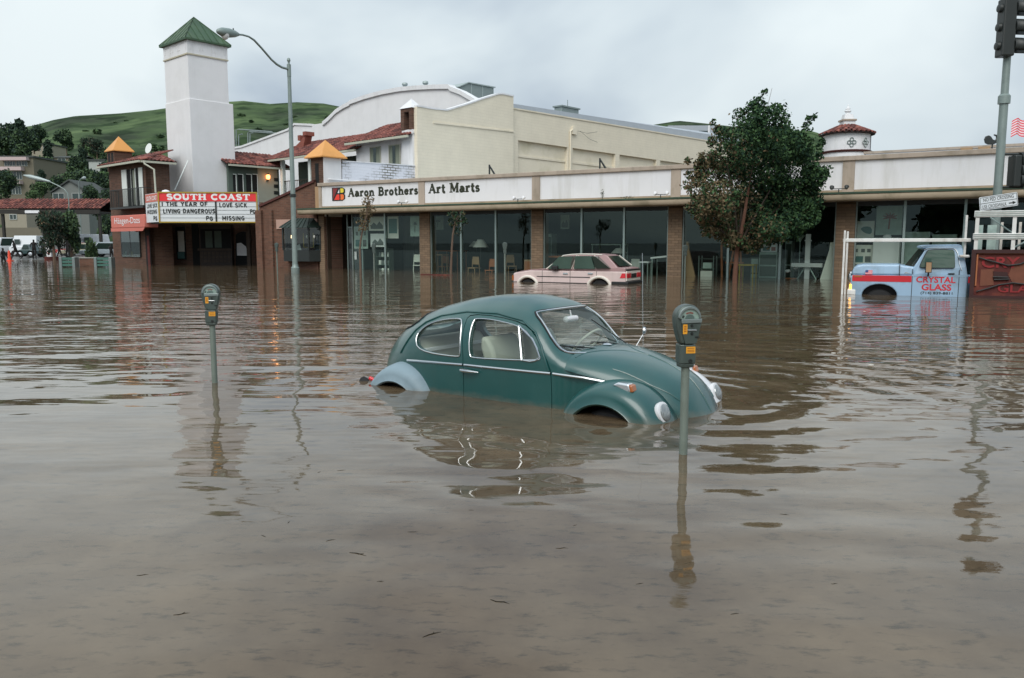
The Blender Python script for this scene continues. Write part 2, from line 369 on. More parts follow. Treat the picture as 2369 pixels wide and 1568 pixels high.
brick_mat('brick_bare', A(205, 206, 212), A(198, 198, 204), A(84, 80, 58), .42, .16, .022, AA, patch=.5, bump=.5)
brick_mat('cream_block', (.82, .748, .60), (.81, .738, .59), (.75, .68, .54), .8, .2, .010, AA, bump=.25, mot=.16)
mat('brick_piece', A(122, 102, 82), .85, var=.25, vs=7, coord='Object', bump=.3, bs=40)
mat('brick_piece_b', A(112, 94, 76), .85, var=.25, vs=7, bump=.3, bs=40)
mat('mortar', A(84, 70, 54), .9, var=.15)
glass_mat('shop_glass', (.80, .88, .83), 1.1, gcol=(.55, .70, .66))
glass_mat('car_glass', (.86, .92, .90), 1.1, haze=.04)
glass_mat('dark_glass', (.45, .52, .5), 1.2)
# ================================================================== THE SETTING
def sstep(a, b, x):
    t = min(1, max(0, (x-a)/(b-a))); return t*t*(3-2*t)
def G(x, y):
    g = -.62 + .80*sstep(63, 76, y + .05*(x+35)) + 1.6*sstep(92, 130, y)
    if y < 2: g += .75*sstep(2, -5, y)
    return g
def build_ground():
    xs = [-3000, -900, -300] + list(range(-160, 161, 10)) + [300, 900, 3000]
    ys = [-3000, -600, -100, -40, -20, -10, -6, -4, -2, 0, 2, 10, 30] + list(range(60, 82, 2)) + list(range(86, 140, 6)) + [160, 300, 900, 4500]
    P = [[(x, y, G(x, y)) for x in xs] for y in ys]
    m = mat('wet_asphalt', (.07, .07, .068), .35, var=.25, vs=.4, dirt=(.13, .12, .10), ds=.2, da=.7, bump=.3, bs=12)
    o = MB().grid(P).build('ground', m, smooth=True); tag(o, kind='structure')
build_ground()

def build_hill():
    rid = [(-500,305),(-100,298),(0,300),(60,296),(105,290),(150,277),(200,268),(300,262),(378,254),(450,243),(532,236),(580,233),(640,240),(700,236),(760,239),(800,247),(860,275),(950,330),
           (1100,380),(1300,360),(1450,312),(1505,288),(1560,279),(1610,284),(1700,294),(1870,304),(1950,345),(2100,382),(2250,372),(2330,345),(2369,326),(2700,300)]
    us = np.arange(-500, 2701, 12.0); vr = np.interp(us, [a for a, b in rid], [b for a, b in rid])
    ny = 42; P = []
    rr = np.random.default_rng(3)
    ph = rr.uniform(0, 6.28, (6,)); 
    for j in range(ny):
        t = j/(ny-1); row = []
        for u, v in zip(us, vr):
            Yr = 430.0; top = atY(u, v, Yr); Y = 128 + (Yr-128)*t; X = (u-CX)/FPX*Y*1.0
            f = .10*t + .9*t**1.35
            z = 1.2 + (top.z-1.2)*f
            w = math.sin(t*math.pi)
            z += w*(2.2*math.sin(X*.03+Y*.021+ph[0]) + 1.3*math.sin(X*.075-Y*.05+ph[1]) + .7*math.sin(X*.16+Y*.11+ph[2]))*(.4+.6*t)
            row.append((X, Y, z))
        P.append(row)
    for row_back in (1, 2):
        P.append([(x*(1+.1*row_back), y+60*row_back, z-14*row_back**1.5) for x, y, z in P[ny-1]])
    m = bpy.data.materials.new('hill_grass'); m.use_nodes = True; nt = m.node_tree; N = nt.nodes; L = nt.links; b = N['Principled BSDF']; b.inputs['Roughness'].default_value = .95; b.inputs['Specular IOR Level'].default_value = .1
    g = N.new('ShaderNodeNewGeometry')
    n = N.new('ShaderNodeTexNoise'); n.inputs['Scale'].default_value = .022; n.inputs['Detail'].default_value = 9; n.inputs['Roughness'].default_value = .62; L.new(g.outputs['Position'], n.inputs['Vector'])
    r = N.new('ShaderNodeValToRGB'); L.new(n.outputs['Fac'], r.inputs[0]); el = r.color_ramp.elements
    el[0].position = .36; el[0].color = (.036, .050, .030, 1); el[1].position = .62; el[1].color = (.098, .142, .062, 1)
    k = el.new(.48); k.color = (.056, .088, .040, 1)
    n2 = N.new('ShaderNodeTexNoise'); n2.inputs['Scale'].default_value = .085; n2.inputs['Detail'].default_value = 6; L.new(g.outputs['Position'], n2.inputs['Vector'])
    r2 = N.new('ShaderNodeValToRGB'); r2.color_ramp.elements[0].position = .40; r2.color_ramp.elements[0].color = (.42, .50, .42, 1); r2.color_ramp.elements[1].position = .52; r2.color_ramp.elements[1].color = (1.05, 1.05, 1.0, 1); L.new(n2.outputs['Fac'], r2.inputs[0])
    mx = N.new('ShaderNodeMixRGB'); mx.blend_type = 'MULTIPLY'; mx.inputs[0].default_value = 1; L.new(r.outputs[0], mx.inputs[1]); L.new(r2.outputs[0], mx.inputs[2]); L.new(mx.outputs[0], b.inputs['Base Color'])
    o = MB().grid(P).build('hill', m, smooth=True); tag(o, kind='structure')
    return us, P
HILL_U, HILL_P = build_hill()
def hillz(x, y):
    """height of the hillside at a place"""
    u = CX + x/y*FPX; t = (y-128)/302.0
    if t <= 0: return G(x, y)
    j = min(40, int(t*41)); fr = t*41-j; i = int(np.clip((u+500)/12, 0, len(HILL_U)-2))
    return HILL_P[j][i][2]*(1-fr) + HILL_P[j+1][i][2]*fr

# ------------------------------------------------------------------ flood water
def build_water():
    m = bpy.data.materials.new('muddy_water'); m.use_nodes = True; nt = m.node_tree; N = nt.nodes; L = nt.links; b = N['Principled BSDF']
    b.inputs['Roughness'].default_value = .02; b.inputs['IOR'].default_value = 1.46; b.inputs['Specular IOR Level'].default_value = .5
    g = N.new('ShaderNodeNewGeometry'); pos = g.outputs['Position']; sep = N.new('ShaderNodeSeparateXYZ'); L.new(pos, sep.inputs[0])
    def m_(op, a, b_=None, c_=None, clamp=False):
        n = N.new('ShaderNodeMath'); n.operation = op; n.use_clamp = clamp
        for i, v in enumerate((a, b_, c_)):
            if v is None: continue
            if isinstance(v, (int, float)): n.inputs[i].default_value = float(v)
            else: L.new(v, n.inputs[i])
        return n.outputs[0]
    def noise(scale, detail=2, rough=.5, sx=1.0, sy=1.0, rot=0.0, dist=0.0):
        mp = N.new('ShaderNodeMapping'); mp.inputs['Scale'].default_value = (sx, sy, 1); mp.inputs['Rotation'].default_value = (0, 0, R(rot)); L.new(pos, mp.inputs[0])
        n = N.new('ShaderNodeTexNoise'); n.inputs['Scale'].default_value = scale; n.inputs['Detail'].default_value = detail; n.inputs['Roughness'].default_value = rough; n.inputs['Distortion'].default_value = dist
        L.new(mp.outputs[0], n.inputs['Vector']); return n.outputs['Fac']
    def step(x, a, c):
        n = N.new('ShaderNodeMapRange'); n.interpolation_type = 'SMOOTHSTEP'; L.new(x, n.inputs['Value']); n.inputs['From Min'].default_value = a; n.inputs['From Max'].default_value = c
        return n.outputs[0]
    Y = sep.outputs[1]; X = sep.outputs[0]
    # silt colour, mottled by what hangs in the water
    sil = N.new('ShaderNodeValToRGB'); L.new(noise(1.1, 8, .66), sil.inputs[0]); e = sil.color_ramp.elements
    e[0].position = .33; e[0].color = (.082, .056, .033, 1); e[1].position = .66; e[1].color = (.150, .108, .066, 1)
    spk = N.new('ShaderNodeValToRGB'); L.new(noise(13.0, 6, .72, .55, 1.4, 15), spk.inputs[0]); spk.color_ramp.elements[0].position = .33; spk.color_ramp.elements[0].color = (.48, .50, .50, 1); spk.color_ramp.elements[1].position = .47; spk.color_ramp.elements[1].color = (1, 1, 1, 1)
    mx = N.new('ShaderNodeMixRGB'); mx.blend_type = 'MULTIPLY'; mx.inputs[0].default_value = 1; L.new(sil.outputs[0], mx.inputs[1]); L.new(spk.outputs[0], mx.inputs[2])
    L.new(mx.outputs[0], b.inputs['Base Color'])
    # ripples (heights in metres): breeze patches, choppier further out, still near the bank
    patch = step(noise(.15, 2, .5, 1.0, 1.5, 12), .42, .60)
    far = step(Y, 6.5, 13.0)
    chop = m_('MULTIPLY', far, m_('MULTIPLY_ADD', patch, .78, .22))
    h1 = m_('MULTIPLY', m_('SUBTRACT', noise(1.25, 2, .5, .55, 1.35, 8, .6), .5), .036)
    h2 = m_('MULTIPLY', m_('SUBTRACT', noise(4.8, 2, .5, .6, 1.4, -12), .5), .0062)
    calm = m_('SUBTRACT', 1.0, m_('MULTIPLY', step(Y, 15.0, 34.0), .62))
    wav = m_('MULTIPLY', m_('MULTIPLY', m_('ADD', h1, h2), chop), calm)
    swell = m_('MULTIPLY', m_('SUBTRACT', noise(.62, 2, .45, .6, 1.5, 10, .4), .5), .034)
    near = m_('MULTIPLY', m_('MULTIPLY', m_('SUBTRACT', noise(2.0, 2, .5, .5, 1.5, 6), .5), .0105), step(Y, 2.6, 6.0))
    # rings that spread from the nose of the sunken car
    def rings(x0, y0, wl, amp, fall, r0, ph):
        dx = m_('SUBTRACT', X, x0); dy = m_('SUBTRACT', Y, y0)
        r = m_('SQRT', m_('ADD', m_('MULTIPLY', dx, dx), m_('MULTIPLY', dy, dy)))
        rd = m_('ADD', r, m_('MULTIPLY', noise(.9, 3), .75))
        s = m_('SINE', m_('MULTIPLY_ADD', rd, 6.2832/wl, ph))
        fo = m_('POWER', 2.718, m_('MULTIPLY', r, -1.0/fall)); on = step(r, r0*.4, r0)
        return m_('MULTIPLY', m_('MULTIPLY', s, amp), m_('MULTIPLY', fo, on))
    rg = m_('ADD', rings(1.75, 7.9, .52, .0082, 2.3, .8, 0.0), rings(.9, 6.9, .30, .0022, 1.0, .4, 1.0))
    fine = m_('MULTIPLY', m_('SUBTRACT', noise(16, 4, .6, .7, 1.2, 20), .5), .00022)
    hh = m_('ADD', m_('ADD', m_('ADD', wav, fine), swell), m_('ADD', near, rg))
    bp = N.new('ShaderNodeBump'); bp.inputs['Strength'].default_value = 1.0; bp.inputs['Distance'].default_value = 1.0; L.new(hh, bp.inputs['Height']); L.new(bp.outputs[0], b.inputs['Normal'])
    o = MB().grid([[(x, y, 0) for x in (-400, -60, 60, 400)] for y in (-6, 20, 60, 110)]).build('water', m); tag(o, kind='structure')
build_water()
# ================================================================== LETTERING (built strokes, slab serifs)
def arc(cx, cy, rx, ry, a0, a1, n=9): return [(cx+rx*math.cos(R(a0+(a1-a0)*k/n)), cy+ry*math.sin(R(a0+(a1-a0)*k/n))) for k in range(n+1)]
T_, t_ = .29, .17
GLY = {
 'A': (.92, [(t_, [(.12,0),(.45,1)]), (T_, [(.43,1),(.78,0)]), (t_, [(.24,.34),(.62,.34)])], [(-.02,.26,0),(.62,.94,0)]),
 'B': (.80, [(T_, [(.18,0),(.18,1)]), (T_*.8, [(.18,.95),(.38,.95)]+arc(.40,.74,.22,.21,90,-90)+[(.18,.52)]), (T_*.85, arc(.42,.28,.26,.24,90,-90)+[(.18,.05)])], [(0,.36,0),(0,.36,1)]),
 'C': (.88, [(T_*.9, arc(.45,.5,.36,.44,48,312,14))], []),
 'H': (.98, [(T_, [(.2,0),(.2,1)]), (T_, [(.76,0),(.76,1)]), (t_, [(.2,.5),(.76,.5)])], [(.02,.38,0),(.02,.38,1),(.58,.94,0),(.58,.94,1)]),
 'M': (1.12, [(t_, [(.17,0),(.17,1)]), (T_, [(.2,1),(.54,.15)]), (t_, [(.54,.1),(.88,1)]), (T_, [(.92,0),(.92,1)])], [(.0,.34,0),(.74,1.1,0),(.0,.25,1),(.85,1.1,1)]),
 'O': (.94, [(T_*.95, arc(.47,.5,.37,.43,0,360,18))], []),
 'S': (.76, [(T_*.85, arc(.38,.73,.25,.21,35,270,9)+arc(.38,.27,.27,.22,85,-145,9))], []),
 'T': (.86, [(T_, [(.43,0),(.43,.95)]), (t_, [(.04,.95),(.82,.95)]), (t_*.8, [(.06,.95),(.06,.74)]), (t_*.8, [(.80,.95),(.80,.74)])], [(.24,.62,0)]),
 'U': (.92, [(T_, [(.2,1),(.2,.36)]+arc(.46,.34,.26,.28,180,360,8)), (t_, [(.72,.34),(.72,1)])], [(.02,.38,1),(.56,.9,1)]),
 'a': (.66, [(T_*.85, arc(.27,.19,.17,.15,0,360,10)), (T_, [(.50,.02),(.50,.42)]), (T_*.75, arc(.30,.42,.19,.17,0,150,6))], [(.44,.66,0)]),
 'e': (.62, [(T_*.85, arc(.31,.31,.22,.26,12,325,12)), (t_, [(.12,.33),(.5,.33)])], []),
 'h': (.76, [(T_, [(.18,0),(.18,1)]), (T_*.9, arc(.40,.36,.18,.22,160,0,6)+[(.58,.02)])], [(.0,.34,0),(.42,.76,0),(.02,.18,1)]),
 'n': (.76, [(T_, [(.18,0),(.18,.62)]), (T_*.9, arc(.40,.36,.18,.22,160,0,6)+[(.58,.02)])], [(.0,.34,0),(.42,.76,0),(.02,.18,.6)]),
 'o': (.64, [(T_*.9, arc(.32,.31,.21,.26,0,360,12))], []),
 'r': (.56, [(T_, [(.18,0),(.18,.62)]), (T_*.9, arc(.40,.40,.18,.18,165,55,5))], [(.0,.38,0),(.02,.18,.6)]),
 's': (.52, [(T_*.75, arc(.27,.45,.17,.14,30,260,7)+arc(.25,.17,.19,.15,75,-150,7))], []),
 't': (.48, [(T_*.95, [(.22,.86),(.22,.16)]+arc(.36,.16,.13,.12,190,300,4)), (t_, [(.04,.59),(.44,.59)])], []),
 ' ': (.42, [], []),
}
def serif(mb, txt, s0, z0, s1, z1, d, track=.06, slope=0.0):
    """letters fill s0..s1 (their baseline at z0, capital height z1-z0) on the plane at depth d"""
    W = sum(GLY[c][0]+track for c in txt)-track; H = z1-z0; k = (s1-s0)/W; x = 0.0; lay = 0
    for c in txt:
        w, st, se = GLY[c]
        def q(ax, ay, bx, by, th):
            nonlocal lay
            dx, dz = (bx-ax)*k, (by-ay)*H; l = math.hypot(dx, dz) or 1e-6; tx, tz = dx/l, dz/l; h = th*.5*(k*.45+H*.55)
            ax, az, bx, bz = s0+(x+ax)*k - tx*h*.35, z0+ay*H - tz*h*.35, s0+(x+bx)*k + tx*h*.35, z0+by*H + tz*h*.35
            y = d-.004-.0006*(lay % 7); lay += 1; sh = slope*(ax-s0)
            mb._add([(ax-tz*h, y, az+tx*h+sh), (ax+tz*h, y, az-tx*h+sh), (bx+tz*h, y, bz-tx*h+sh), (bx-tz*h, y, bz+tx*h+sh)], [(0, 1, 2, 3)])
        for th, pts in st:
            for (ax, ay), (bx, by) in zip(pts, pts[1:]): q(ax, ay, bx, by, th)
        for a_, b_, y_ in se: q(a_, y_+(.03 if y_ < .5 else -.03), b_, y_+(.03 if y_ < .5 else -.03), .12)
        x += w+track
    return mb
BLK = {'I': (.30, [[(.15,0),(.15,1)]]), 'T': (.66, [[(.33,0),(.33,.92)],[(.02,.92),(.64,.92)]]), 'H': (.70, [[(.12,0),(.12,1)],[(.58,0),(.58,1)],[(.12,.5),(.58,.5)]]), 'E': (.60, [[(.12,0),(.12,1)],[(.12,.92),(.56,.92)],[(.12,.5),(.5,.5)],[(.12,.08),(.56,.08)]]),
 'Y': (.70, [[(.08,1),(.35,.48)],[(.62,1),(.35,.48)],[(.35,.48),(.35,0)]]), 'A': (.74, [[(.08,0),(.37,1)],[(.66,0),(.37,1)],[(.2,.32),(.54,.32)]]), 'R': (.68, [[(.12,0),(.12,1)],[(.12,.92),(.4,.92)]+arc(.4,.71,.18,.21,90,-90,6)+[(.12,.5)],[(.32,.48),(.62,0)]]), 'O': (.76, [arc(.38,.5,.27,.42,0,360,14)]), 'F': (.58, [[(.12,0),(.12,1)],[(.12,.92),(.54,.92)],[(.12,.5),(.48,.5)]]),
 'L': (.56, [[(.12,1),(.12,0)],[(.12,.08),(.54,.08)]]), 'V': (.70, [[(.06,1),(.35,0)],[(.64,1),(.35,0)]]), 'N': (.74, [[(.12,0),(.12,1)],[(.12,1),(.62,0)],[(.62,0),(.62,1)]]), 'G': (.74, [arc(.38,.5,.27,.42,45,330,12)+[(.62,.42),(.4,.42)]]), 'D': (.72, [[(.12,0),(.12,1)],[(.12,.92),(.3,.92)]+arc(.3,.5,.31,.42,90,-90,9)+[(.12,.08)]]),
 'U': (.72, [[(.12,1),(.12,.34)]+arc(.36,.34,.24,.26,180,360,7)+[(.60,1)]]), 'S': (.64, [arc(.32,.72,.21,.2,30,270,8)+arc(.32,.28,.22,.22,85,-150,8)]), 'C': (.72, [arc(.38,.5,.27,.42,45,315,12)]), 'K': (.70, [[(.12,0),(.12,1)],[(.12,.42),(.58,1)],[(.26,.56),(.62,0)]]), 'M': (.86, [[(.12,0),(.12,1)],[(.12,1),(.43,.3)],[(.43,.3),(.74,1)],[(.74,1),(.74,0)]]), 'P': (.64, [[(.12,0),(.12,1)],[(.12,.92),(.38,.92)]+arc(.38,.69,.18,.23,90,-90,6)+[(.12,.46)]]), ' ': (.34, [])}
def block(mb, txt, s0, z0, s1, z1, d, th=.21):
    """bold changeable marquee letters"""
    W = sum(BLK[c][0]+.10 for c in txt)-.10; H = z1-z0; k = (s1-s0)/W; x = 0.0; lay = 0
    rj = random.Random(len(txt))
    for c in txt:
        w, st = BLK[c]; jz = rj.uniform(-.05, .05)*H; js = rj.uniform(-.03, .03)
        for pts in st:
            for (ax, ay), (bx, by) in zip(pts, pts[1:]):
                dx, dz = (bx-ax)*k, (by-ay)*H; l = math.hypot(dx, dz) or 1e-6; tx, tz = dx/l, dz/l; h = th*.5*(k*.5+H*.5); e_ = h*.5 if len(pts) > 2 else 0
                a0, c0, a1, c1_ = s0+(x+ax+js*ay)*k-tx*e_, z0+ay*H-tz*e_+jz, s0+(x+bx+js*by)*k+tx*e_, z0+by*H+tz*e_+jz; y = d-.004-.0006*(lay % 7); lay += 1
                mb._add([(a0-tz*h, y, c0+tx*h), (a0+tz*h, y, c0-tx*h), (a1+tz*h, y, c1_-tx*h), (a1-tz*h, y, c1_+tx*h)], [(0, 1, 2, 3)])
        x += w+.10
    return mb
_font_cache = {}
def sans(mb, txt, s0, z0, s1, z1, d, bold=.02, flip=False):
    """plain lettering squeezed into s0..s1 x z0..z1 on the plane at depth d"""
    key = (txt, bold)
    if key not in _font_cache:
        cu = bpy.data.curves.new('t', 'FONT'); cu.body = txt; cu.offset = bold; cu.resolution_u = 3
        ob = bpy.data.objects.new('t', cu); COL.objects.link(ob); bpy.context.view_layer.update()
        me = bpy.data.meshes.new_from_object(ob.evaluated_get(bpy.context.evaluated_depsgraph_get()))
        vs = [(v.co.x, v.co.y) for v in me.vertices]; fs = [tuple(p.vertices) for p in me.polygons]
        bpy.data.objects.remove(ob); bpy.data.curves.remove(cu); bpy.data.meshes.remove(me); _font_cache[key] = (vs, fs)
    vs, fs = _font_cache[key]; xs = [v[0] for v in vs]; ys = [v[1] for v in vs]; x0, x1, y0, y1 = min(xs), max(xs), min(ys), max(ys)
    mb._add([(s0+(x-x0)/(x1-x0)*(s1-s0), d-.004, z0+(y-y0)/(y1-y0)*(z1-z0)) for x, y in vs], fs); return mb

# ================================================================== THE ART SHOP
ST = VP(gp(1558, 640), STREET)
def zat(c, x, y, d=0.0): return ST.loc(*c(x, y), d)[1]
def sat(u, d=0.0): return ST.loc(u, 560, d)[0]
shop = thing('shop_building', 'long one-storey shop with white sign band, brown brick pillars and dark display windows', 'building', ST.P(0, 0, 0))
Z_CAP1, Z_CAP0 = zat(c5, 1950, 6), zat(c5, 1950, 48)
Z_PAN0 = zat(c5, 1750, 312); Z_LIP1 = zat(c5, 1900, 338, -1.2); Z_LIP0 = zat(c5, 1900, 408, -1.2); Z_HEAD = Z_LIP0 + .02
S_L, S_R = sat(745), sat(2560)
def shop_part(name, m, fn, parent=None, **k):
    b = MB(ST); fn(b); return b.build(name, MATS[m], parent or shop, origin=shop.location if parent is None else None, **k)
PIL = [sat(c4(265, 0)[0]), sat(c4(1430, 0)[0]), sat(c5(588, 0)[0]), sat(c5(1952, 0)[0]), sat(c7(312, 0)[0]), sat(2490)]
PW = [.20, .34, .33, .33, .36, .36]
DEEP = 13.0
shop_part('roof', 'roof_grey', lambda b: b.box(S_L+.02, S_R-.02, .32, DEEP, Z_CAP0-.35, Z_CAP0-.22))
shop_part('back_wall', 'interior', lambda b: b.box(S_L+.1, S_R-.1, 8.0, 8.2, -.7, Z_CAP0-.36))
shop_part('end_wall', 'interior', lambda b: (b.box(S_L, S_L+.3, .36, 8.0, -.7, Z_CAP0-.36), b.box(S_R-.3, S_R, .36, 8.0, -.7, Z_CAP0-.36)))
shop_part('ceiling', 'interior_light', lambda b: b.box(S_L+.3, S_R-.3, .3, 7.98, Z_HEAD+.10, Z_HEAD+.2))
shop_part('parapet_wall', 'white_panel', lambda b: b.box(S_L, S_R, .05, .30, Z_HEAD+.02, Z_CAP0-.003))
shop_part('parapet_cap', 'tan_concrete', lambda b: b.box(S_L-.12, S_R, -.14, .34, Z_CAP0, Z_CAP1), bevel=.02)
def canopy(b):
    prof = [(-1.0, Z_LIP1), (-1.16, Z_LIP1-.01), (-1.2, Z_LIP1-.06), (-1.2, Z_LIP0+.08), (-1.15, Z_LIP0+.02), (-1.05, Z_LIP0), (.045, Z_LIP0+.05), (.045, Z_LIP1+.02)]
    b.prismx(prof, sat(690, -1.2), S_R)
shop_part('canopy', 'canopy_lip', canopy, smooth=True, angle=50)
shop_part('gutter', 'gutter_green', lambda b: b.prismx([(-1.22, Z_LIP1-.02), (-1.12, Z_LIP1+.012), (-1.12, Z_LIP1+.05), (-1.24, Z_LIP1+.05)], sat(690, -1.2)-.02, S_R))
for k, s in enumerate(PIL):
    w = PW[k]
    p = bpy.data.objects.new('pillar', None); COL.objects.link(p)
    bpy.data.objects.remove(p)
    z1 = Z_LIP0+.03
    core = MB(ST).box(s-w, s+w, 0.0, .55, -.7, z1).build('pillar', MATS['mortar'], shop)
    if k in (0, 5): pass
    n = max(10, int((z1+.05)/.118)); bw = w - .005
    if k == 0:
        me = MB().box(-w+.004, w-.004, -.02, .06, .006, .112).mesh('brick'); me.materials.append(MATS['brick_piece'])
    else:
        me = MB().box(-bw/2+.004, bw/2-.004, -.022, .06, .006, .112).mesh('brick'); me.materials.append(MATS['brick_piece'])
    me2 = me.copy(); me2.materials[0] = MATS['brick_piece_b']
    if k == 5: continue
    for j in range(n):
        if k == 0: offs = [0.0]
        elif j % 2 == 0: offs = [-bw/2, bw/2]
        else: offs = [0.0]
        for o_ in offs:
            q = ST.P(s+o_, -.002-random.random()*.012, -.05+j*.118)
            b_ = bpy.data.objects.new('brick', me if random.random() < .6 else me2); COL.objects.link(b_); b_.parent = core
            b_.location = q - shop.location; b_.rotation_euler = (0, 0, STREET)
        if k and j % 2 == 1:
            for sg in (-1, 1):
                q = ST.P(s+sg*(bw*.75), -.002-random.random()*.012, -.05+j*.118)
                b_ = bpy.data.objects.new('brick', me2); COL.objects.link(b_); b_.parent = core; b_.location = q - shop.location; b_.rotation_euler = (0, 0, STREET); b_.scale = (.49, 1, 1)
# sign band: posts and white boards
POSTS = [(S_L-.10, S_L+.12), (sat(c4(1372, 0)[0]), sat(c4(1440, 0)[0])), (sat(c5(540, 0)[0]), sat(c5(617, 0)[0])), (sat(c5(1905, 0)[0]), sat(c5(1998, 0)[0])), (sat(c6(1808, 0)[0]), sat(c6(1925, 0)[0])), (sat(2470), sat(2500))]
for a_, b__ in POSTS: shop_part('fascia_post', 'tan_concrete', lambda b: b.box(a_, b__, -.075, .048, Z_LIP1+.02, Z_CAP0-.003))
for (a0, a1), (b0, b1) in zip(POSTS, POSTS[1:]):
    shop_part('sign_board', 'white_panel', lambda b: b.box(a1+.004, b0-.004, -.03, .046, Z_PAN0, Z_CAP0-.005))
    shop_part('board_sill', 'canopy_lip', lambda b: b.box(a1+.004, b0-.004, -.06, .046, Z_LIP1+.03, Z_PAN0-.004))
shop_part('fascia_edge', 'wood_tan', lambda b: b.box(S_L-.40, S_L-.11, -.04, .30, Z_LIP1+.02, Z_CAP0-.01))
# lettering
def shop_words():
    b = MB(ST)
    s0, z0 = ST.loc(*c4(560, 362), -.03); s1, _ = ST.loc(*c4(1352, 340), -.03); _, z1 = ST.loc(*c4(600, 275), -.03)
    zb = ST.loc(*c4(950, 350), -.03)[1]; zt = ST.loc(*c4(950, 258), -.03)[1]
    serif(b, 'Aaron Brothers', s0, zb, s1, zt, -.03); b.build('lettering', MATS['letter_green'], shop)
    b = MB(ST); s0 = ST.loc(*c4(1472, 320), -.03)[0]; s1 = ST.loc(*c4(2050, 300), -.03)[0]
    zb = ST.loc(*c4(1760, 315), -.03)[1]; zt = ST.loc(*c4(1760, 213), -.03)[1]
    serif(b, 'Art Marts', s0, zb, s1, zt, -.03); b.build('lettering', MATS['letter_green'], shop)
    # the square emblem: black tile, four coloured panes cut by a slanting bar
    s0, z0 = ST.loc(*c4(382, 415), -.03); s1, z1 = ST.loc(*c4(525, 258), -.03); w = s1-s0; h = z1-z0
    MB(ST).prism([(s0, z0), (s1-.2*w, z0), (s1, z0+.15*h), (s1, z0+.42*h), (s1-.08*w, z0+.5*h), (s1, z0+.6*h), (s1, z1-.14*h), (s1-.2*w, z1), (s0, z1)], -.05, -.032).build('emblem', MATS['letter_black'], shop)
    X = lambda a, c: (s0+a*w, z0+c*h)
    for m_, pts in (('emblem_maroon', [(.08,.12),(.08,.94),(.45,.94)]), ('emblem_yellow', [(.66,.60),(.66,.92),(.84,.92),(.90,.84),(.90,.66),(.84,.60)]), ('emblem_white', [(.44,.58),(.57,.88),(.57,.58)]),
                    ('emblem_red', [(.16,.07),(.38,.48),(.57,.48),(.57,.07)]), ('emblem_orange', [(.66,.07),(.66,.48),(.84,.48),(.91,.40),(.91,.16),(.84,.07)])):
        MB(ST).prism([X(*p) for p in pts], -.056, -.051).build('emblem_pane', MATS[m_], shop)
mat('emblem_maroon', A(120, 45, 45), .4, var=.05); mat('emblem_yellow', A(225, 195, 60), .4, var=.05); mat('emblem_white', A(215, 215, 215), .4, var=.05); mat('emblem_red', A(225, 60, 45), .4, var=.05); mat('emblem_orange', A(225, 105, 50), .4, var=.05)
shop_words()
# windows: mullions, panes, transom, dark entrance
MUL = [sat(c4(615, 0)[0], .1), sat(c4(985, 0)[0], .1), None, sat(c4(1845, 0)[0], .1), sat(c4(2237, 0)[0], .1), None, sat(c5(1030, 0)[0], .1), sat(c5(1450, 0)[0], .1), None, sat(c6(708, 0)[0], .1), sat(c6(1225, 0)[0], .1), None, sat(c7(930, 0)[0], .1), sat(c7(1560, 0)[0], .1)]
edges = []
def bay(lo, hi, muls):
    xs = [lo] + muls + [hi]
    for a_, b_ in zip(xs, xs[1:]):
        shop_part('pane', 'shop_glass', lambda b: b._add([(a_+.02, .10, -.5), (b_-.02, .10, -.5), (b_-.02, .10, Z_HEAD-.16), (a_+.02, .10, Z_HEAD-.16)], [(0, 1, 2, 3)]))
        shop_part('window_head', 'dark_metal', lambda b: b.box(a_+.01, b_-.01, .06, .16, Z_HEAD-.16, Z_HEAD+.06))
    for s in muls: shop_part('mullion', 'alu', lambda b: b.box(s-.045, s+.045, .03, .17, -.7, Z_HEAD+.04))
    for s in (lo+.02, hi-.02): shop_part('window_jamb', 'grey_metal', lambda b: b.box(s-.03, s+.03, .04, .16, -.7, Z_HEAD+.04))
bay(sat(c4(612, 0)[0], .1), PIL[1]-PW[1], [MUL[1]])
bay(PIL[1]+PW[1], PIL[2]-PW[2], [MUL[3], MUL[4]])
bay(PIL[2]+PW[2], PIL[3]-PW[3], [MUL[6], MUL[7]])
bay(PIL[3]+PW[3], PIL[4]-PW[4], [MUL[9], MUL[10]])
bay(PIL[4]+PW[4], PIL[5]-PW[5], [MUL[12], MUL[13]])
# entrance set back at the left end
ea, eb = PIL[0]+PW[0], sat(c4(612, 0)[0], .1)
shop_part('entrance_wall', 'brown_door', lambda b: b.box(ea+.003, ea+.12, .1, 2.2, -.7, Z_HEAD+.06))
shop_part('entrance_back', 'interior', lambda b: b.box(ea+.12, eb, 2.2, 2.3, -.7, Z_HEAD+.06))
shop_part('door', 'dark_glass', lambda b: b.box(eb-1.15, eb-.1, 1.0, 1.02, -.6, 2.35))
shop_part('door_frame', 'alu', lambda b: (b.box(eb-1.22, eb-1.15, .97, 1.05, -.7, Z_HEAD), b.box(eb-.1, eb-.03, .97, 1.05, -.7, Z_HEAD), b.box(eb-1.15, eb-.1, .97, 1.05, 2.35, 2.43)))
shop_part('door_notice', 'paper_c', lambda b: b.box(eb-.75, eb-.5, .96, .966, .55, 1.0))
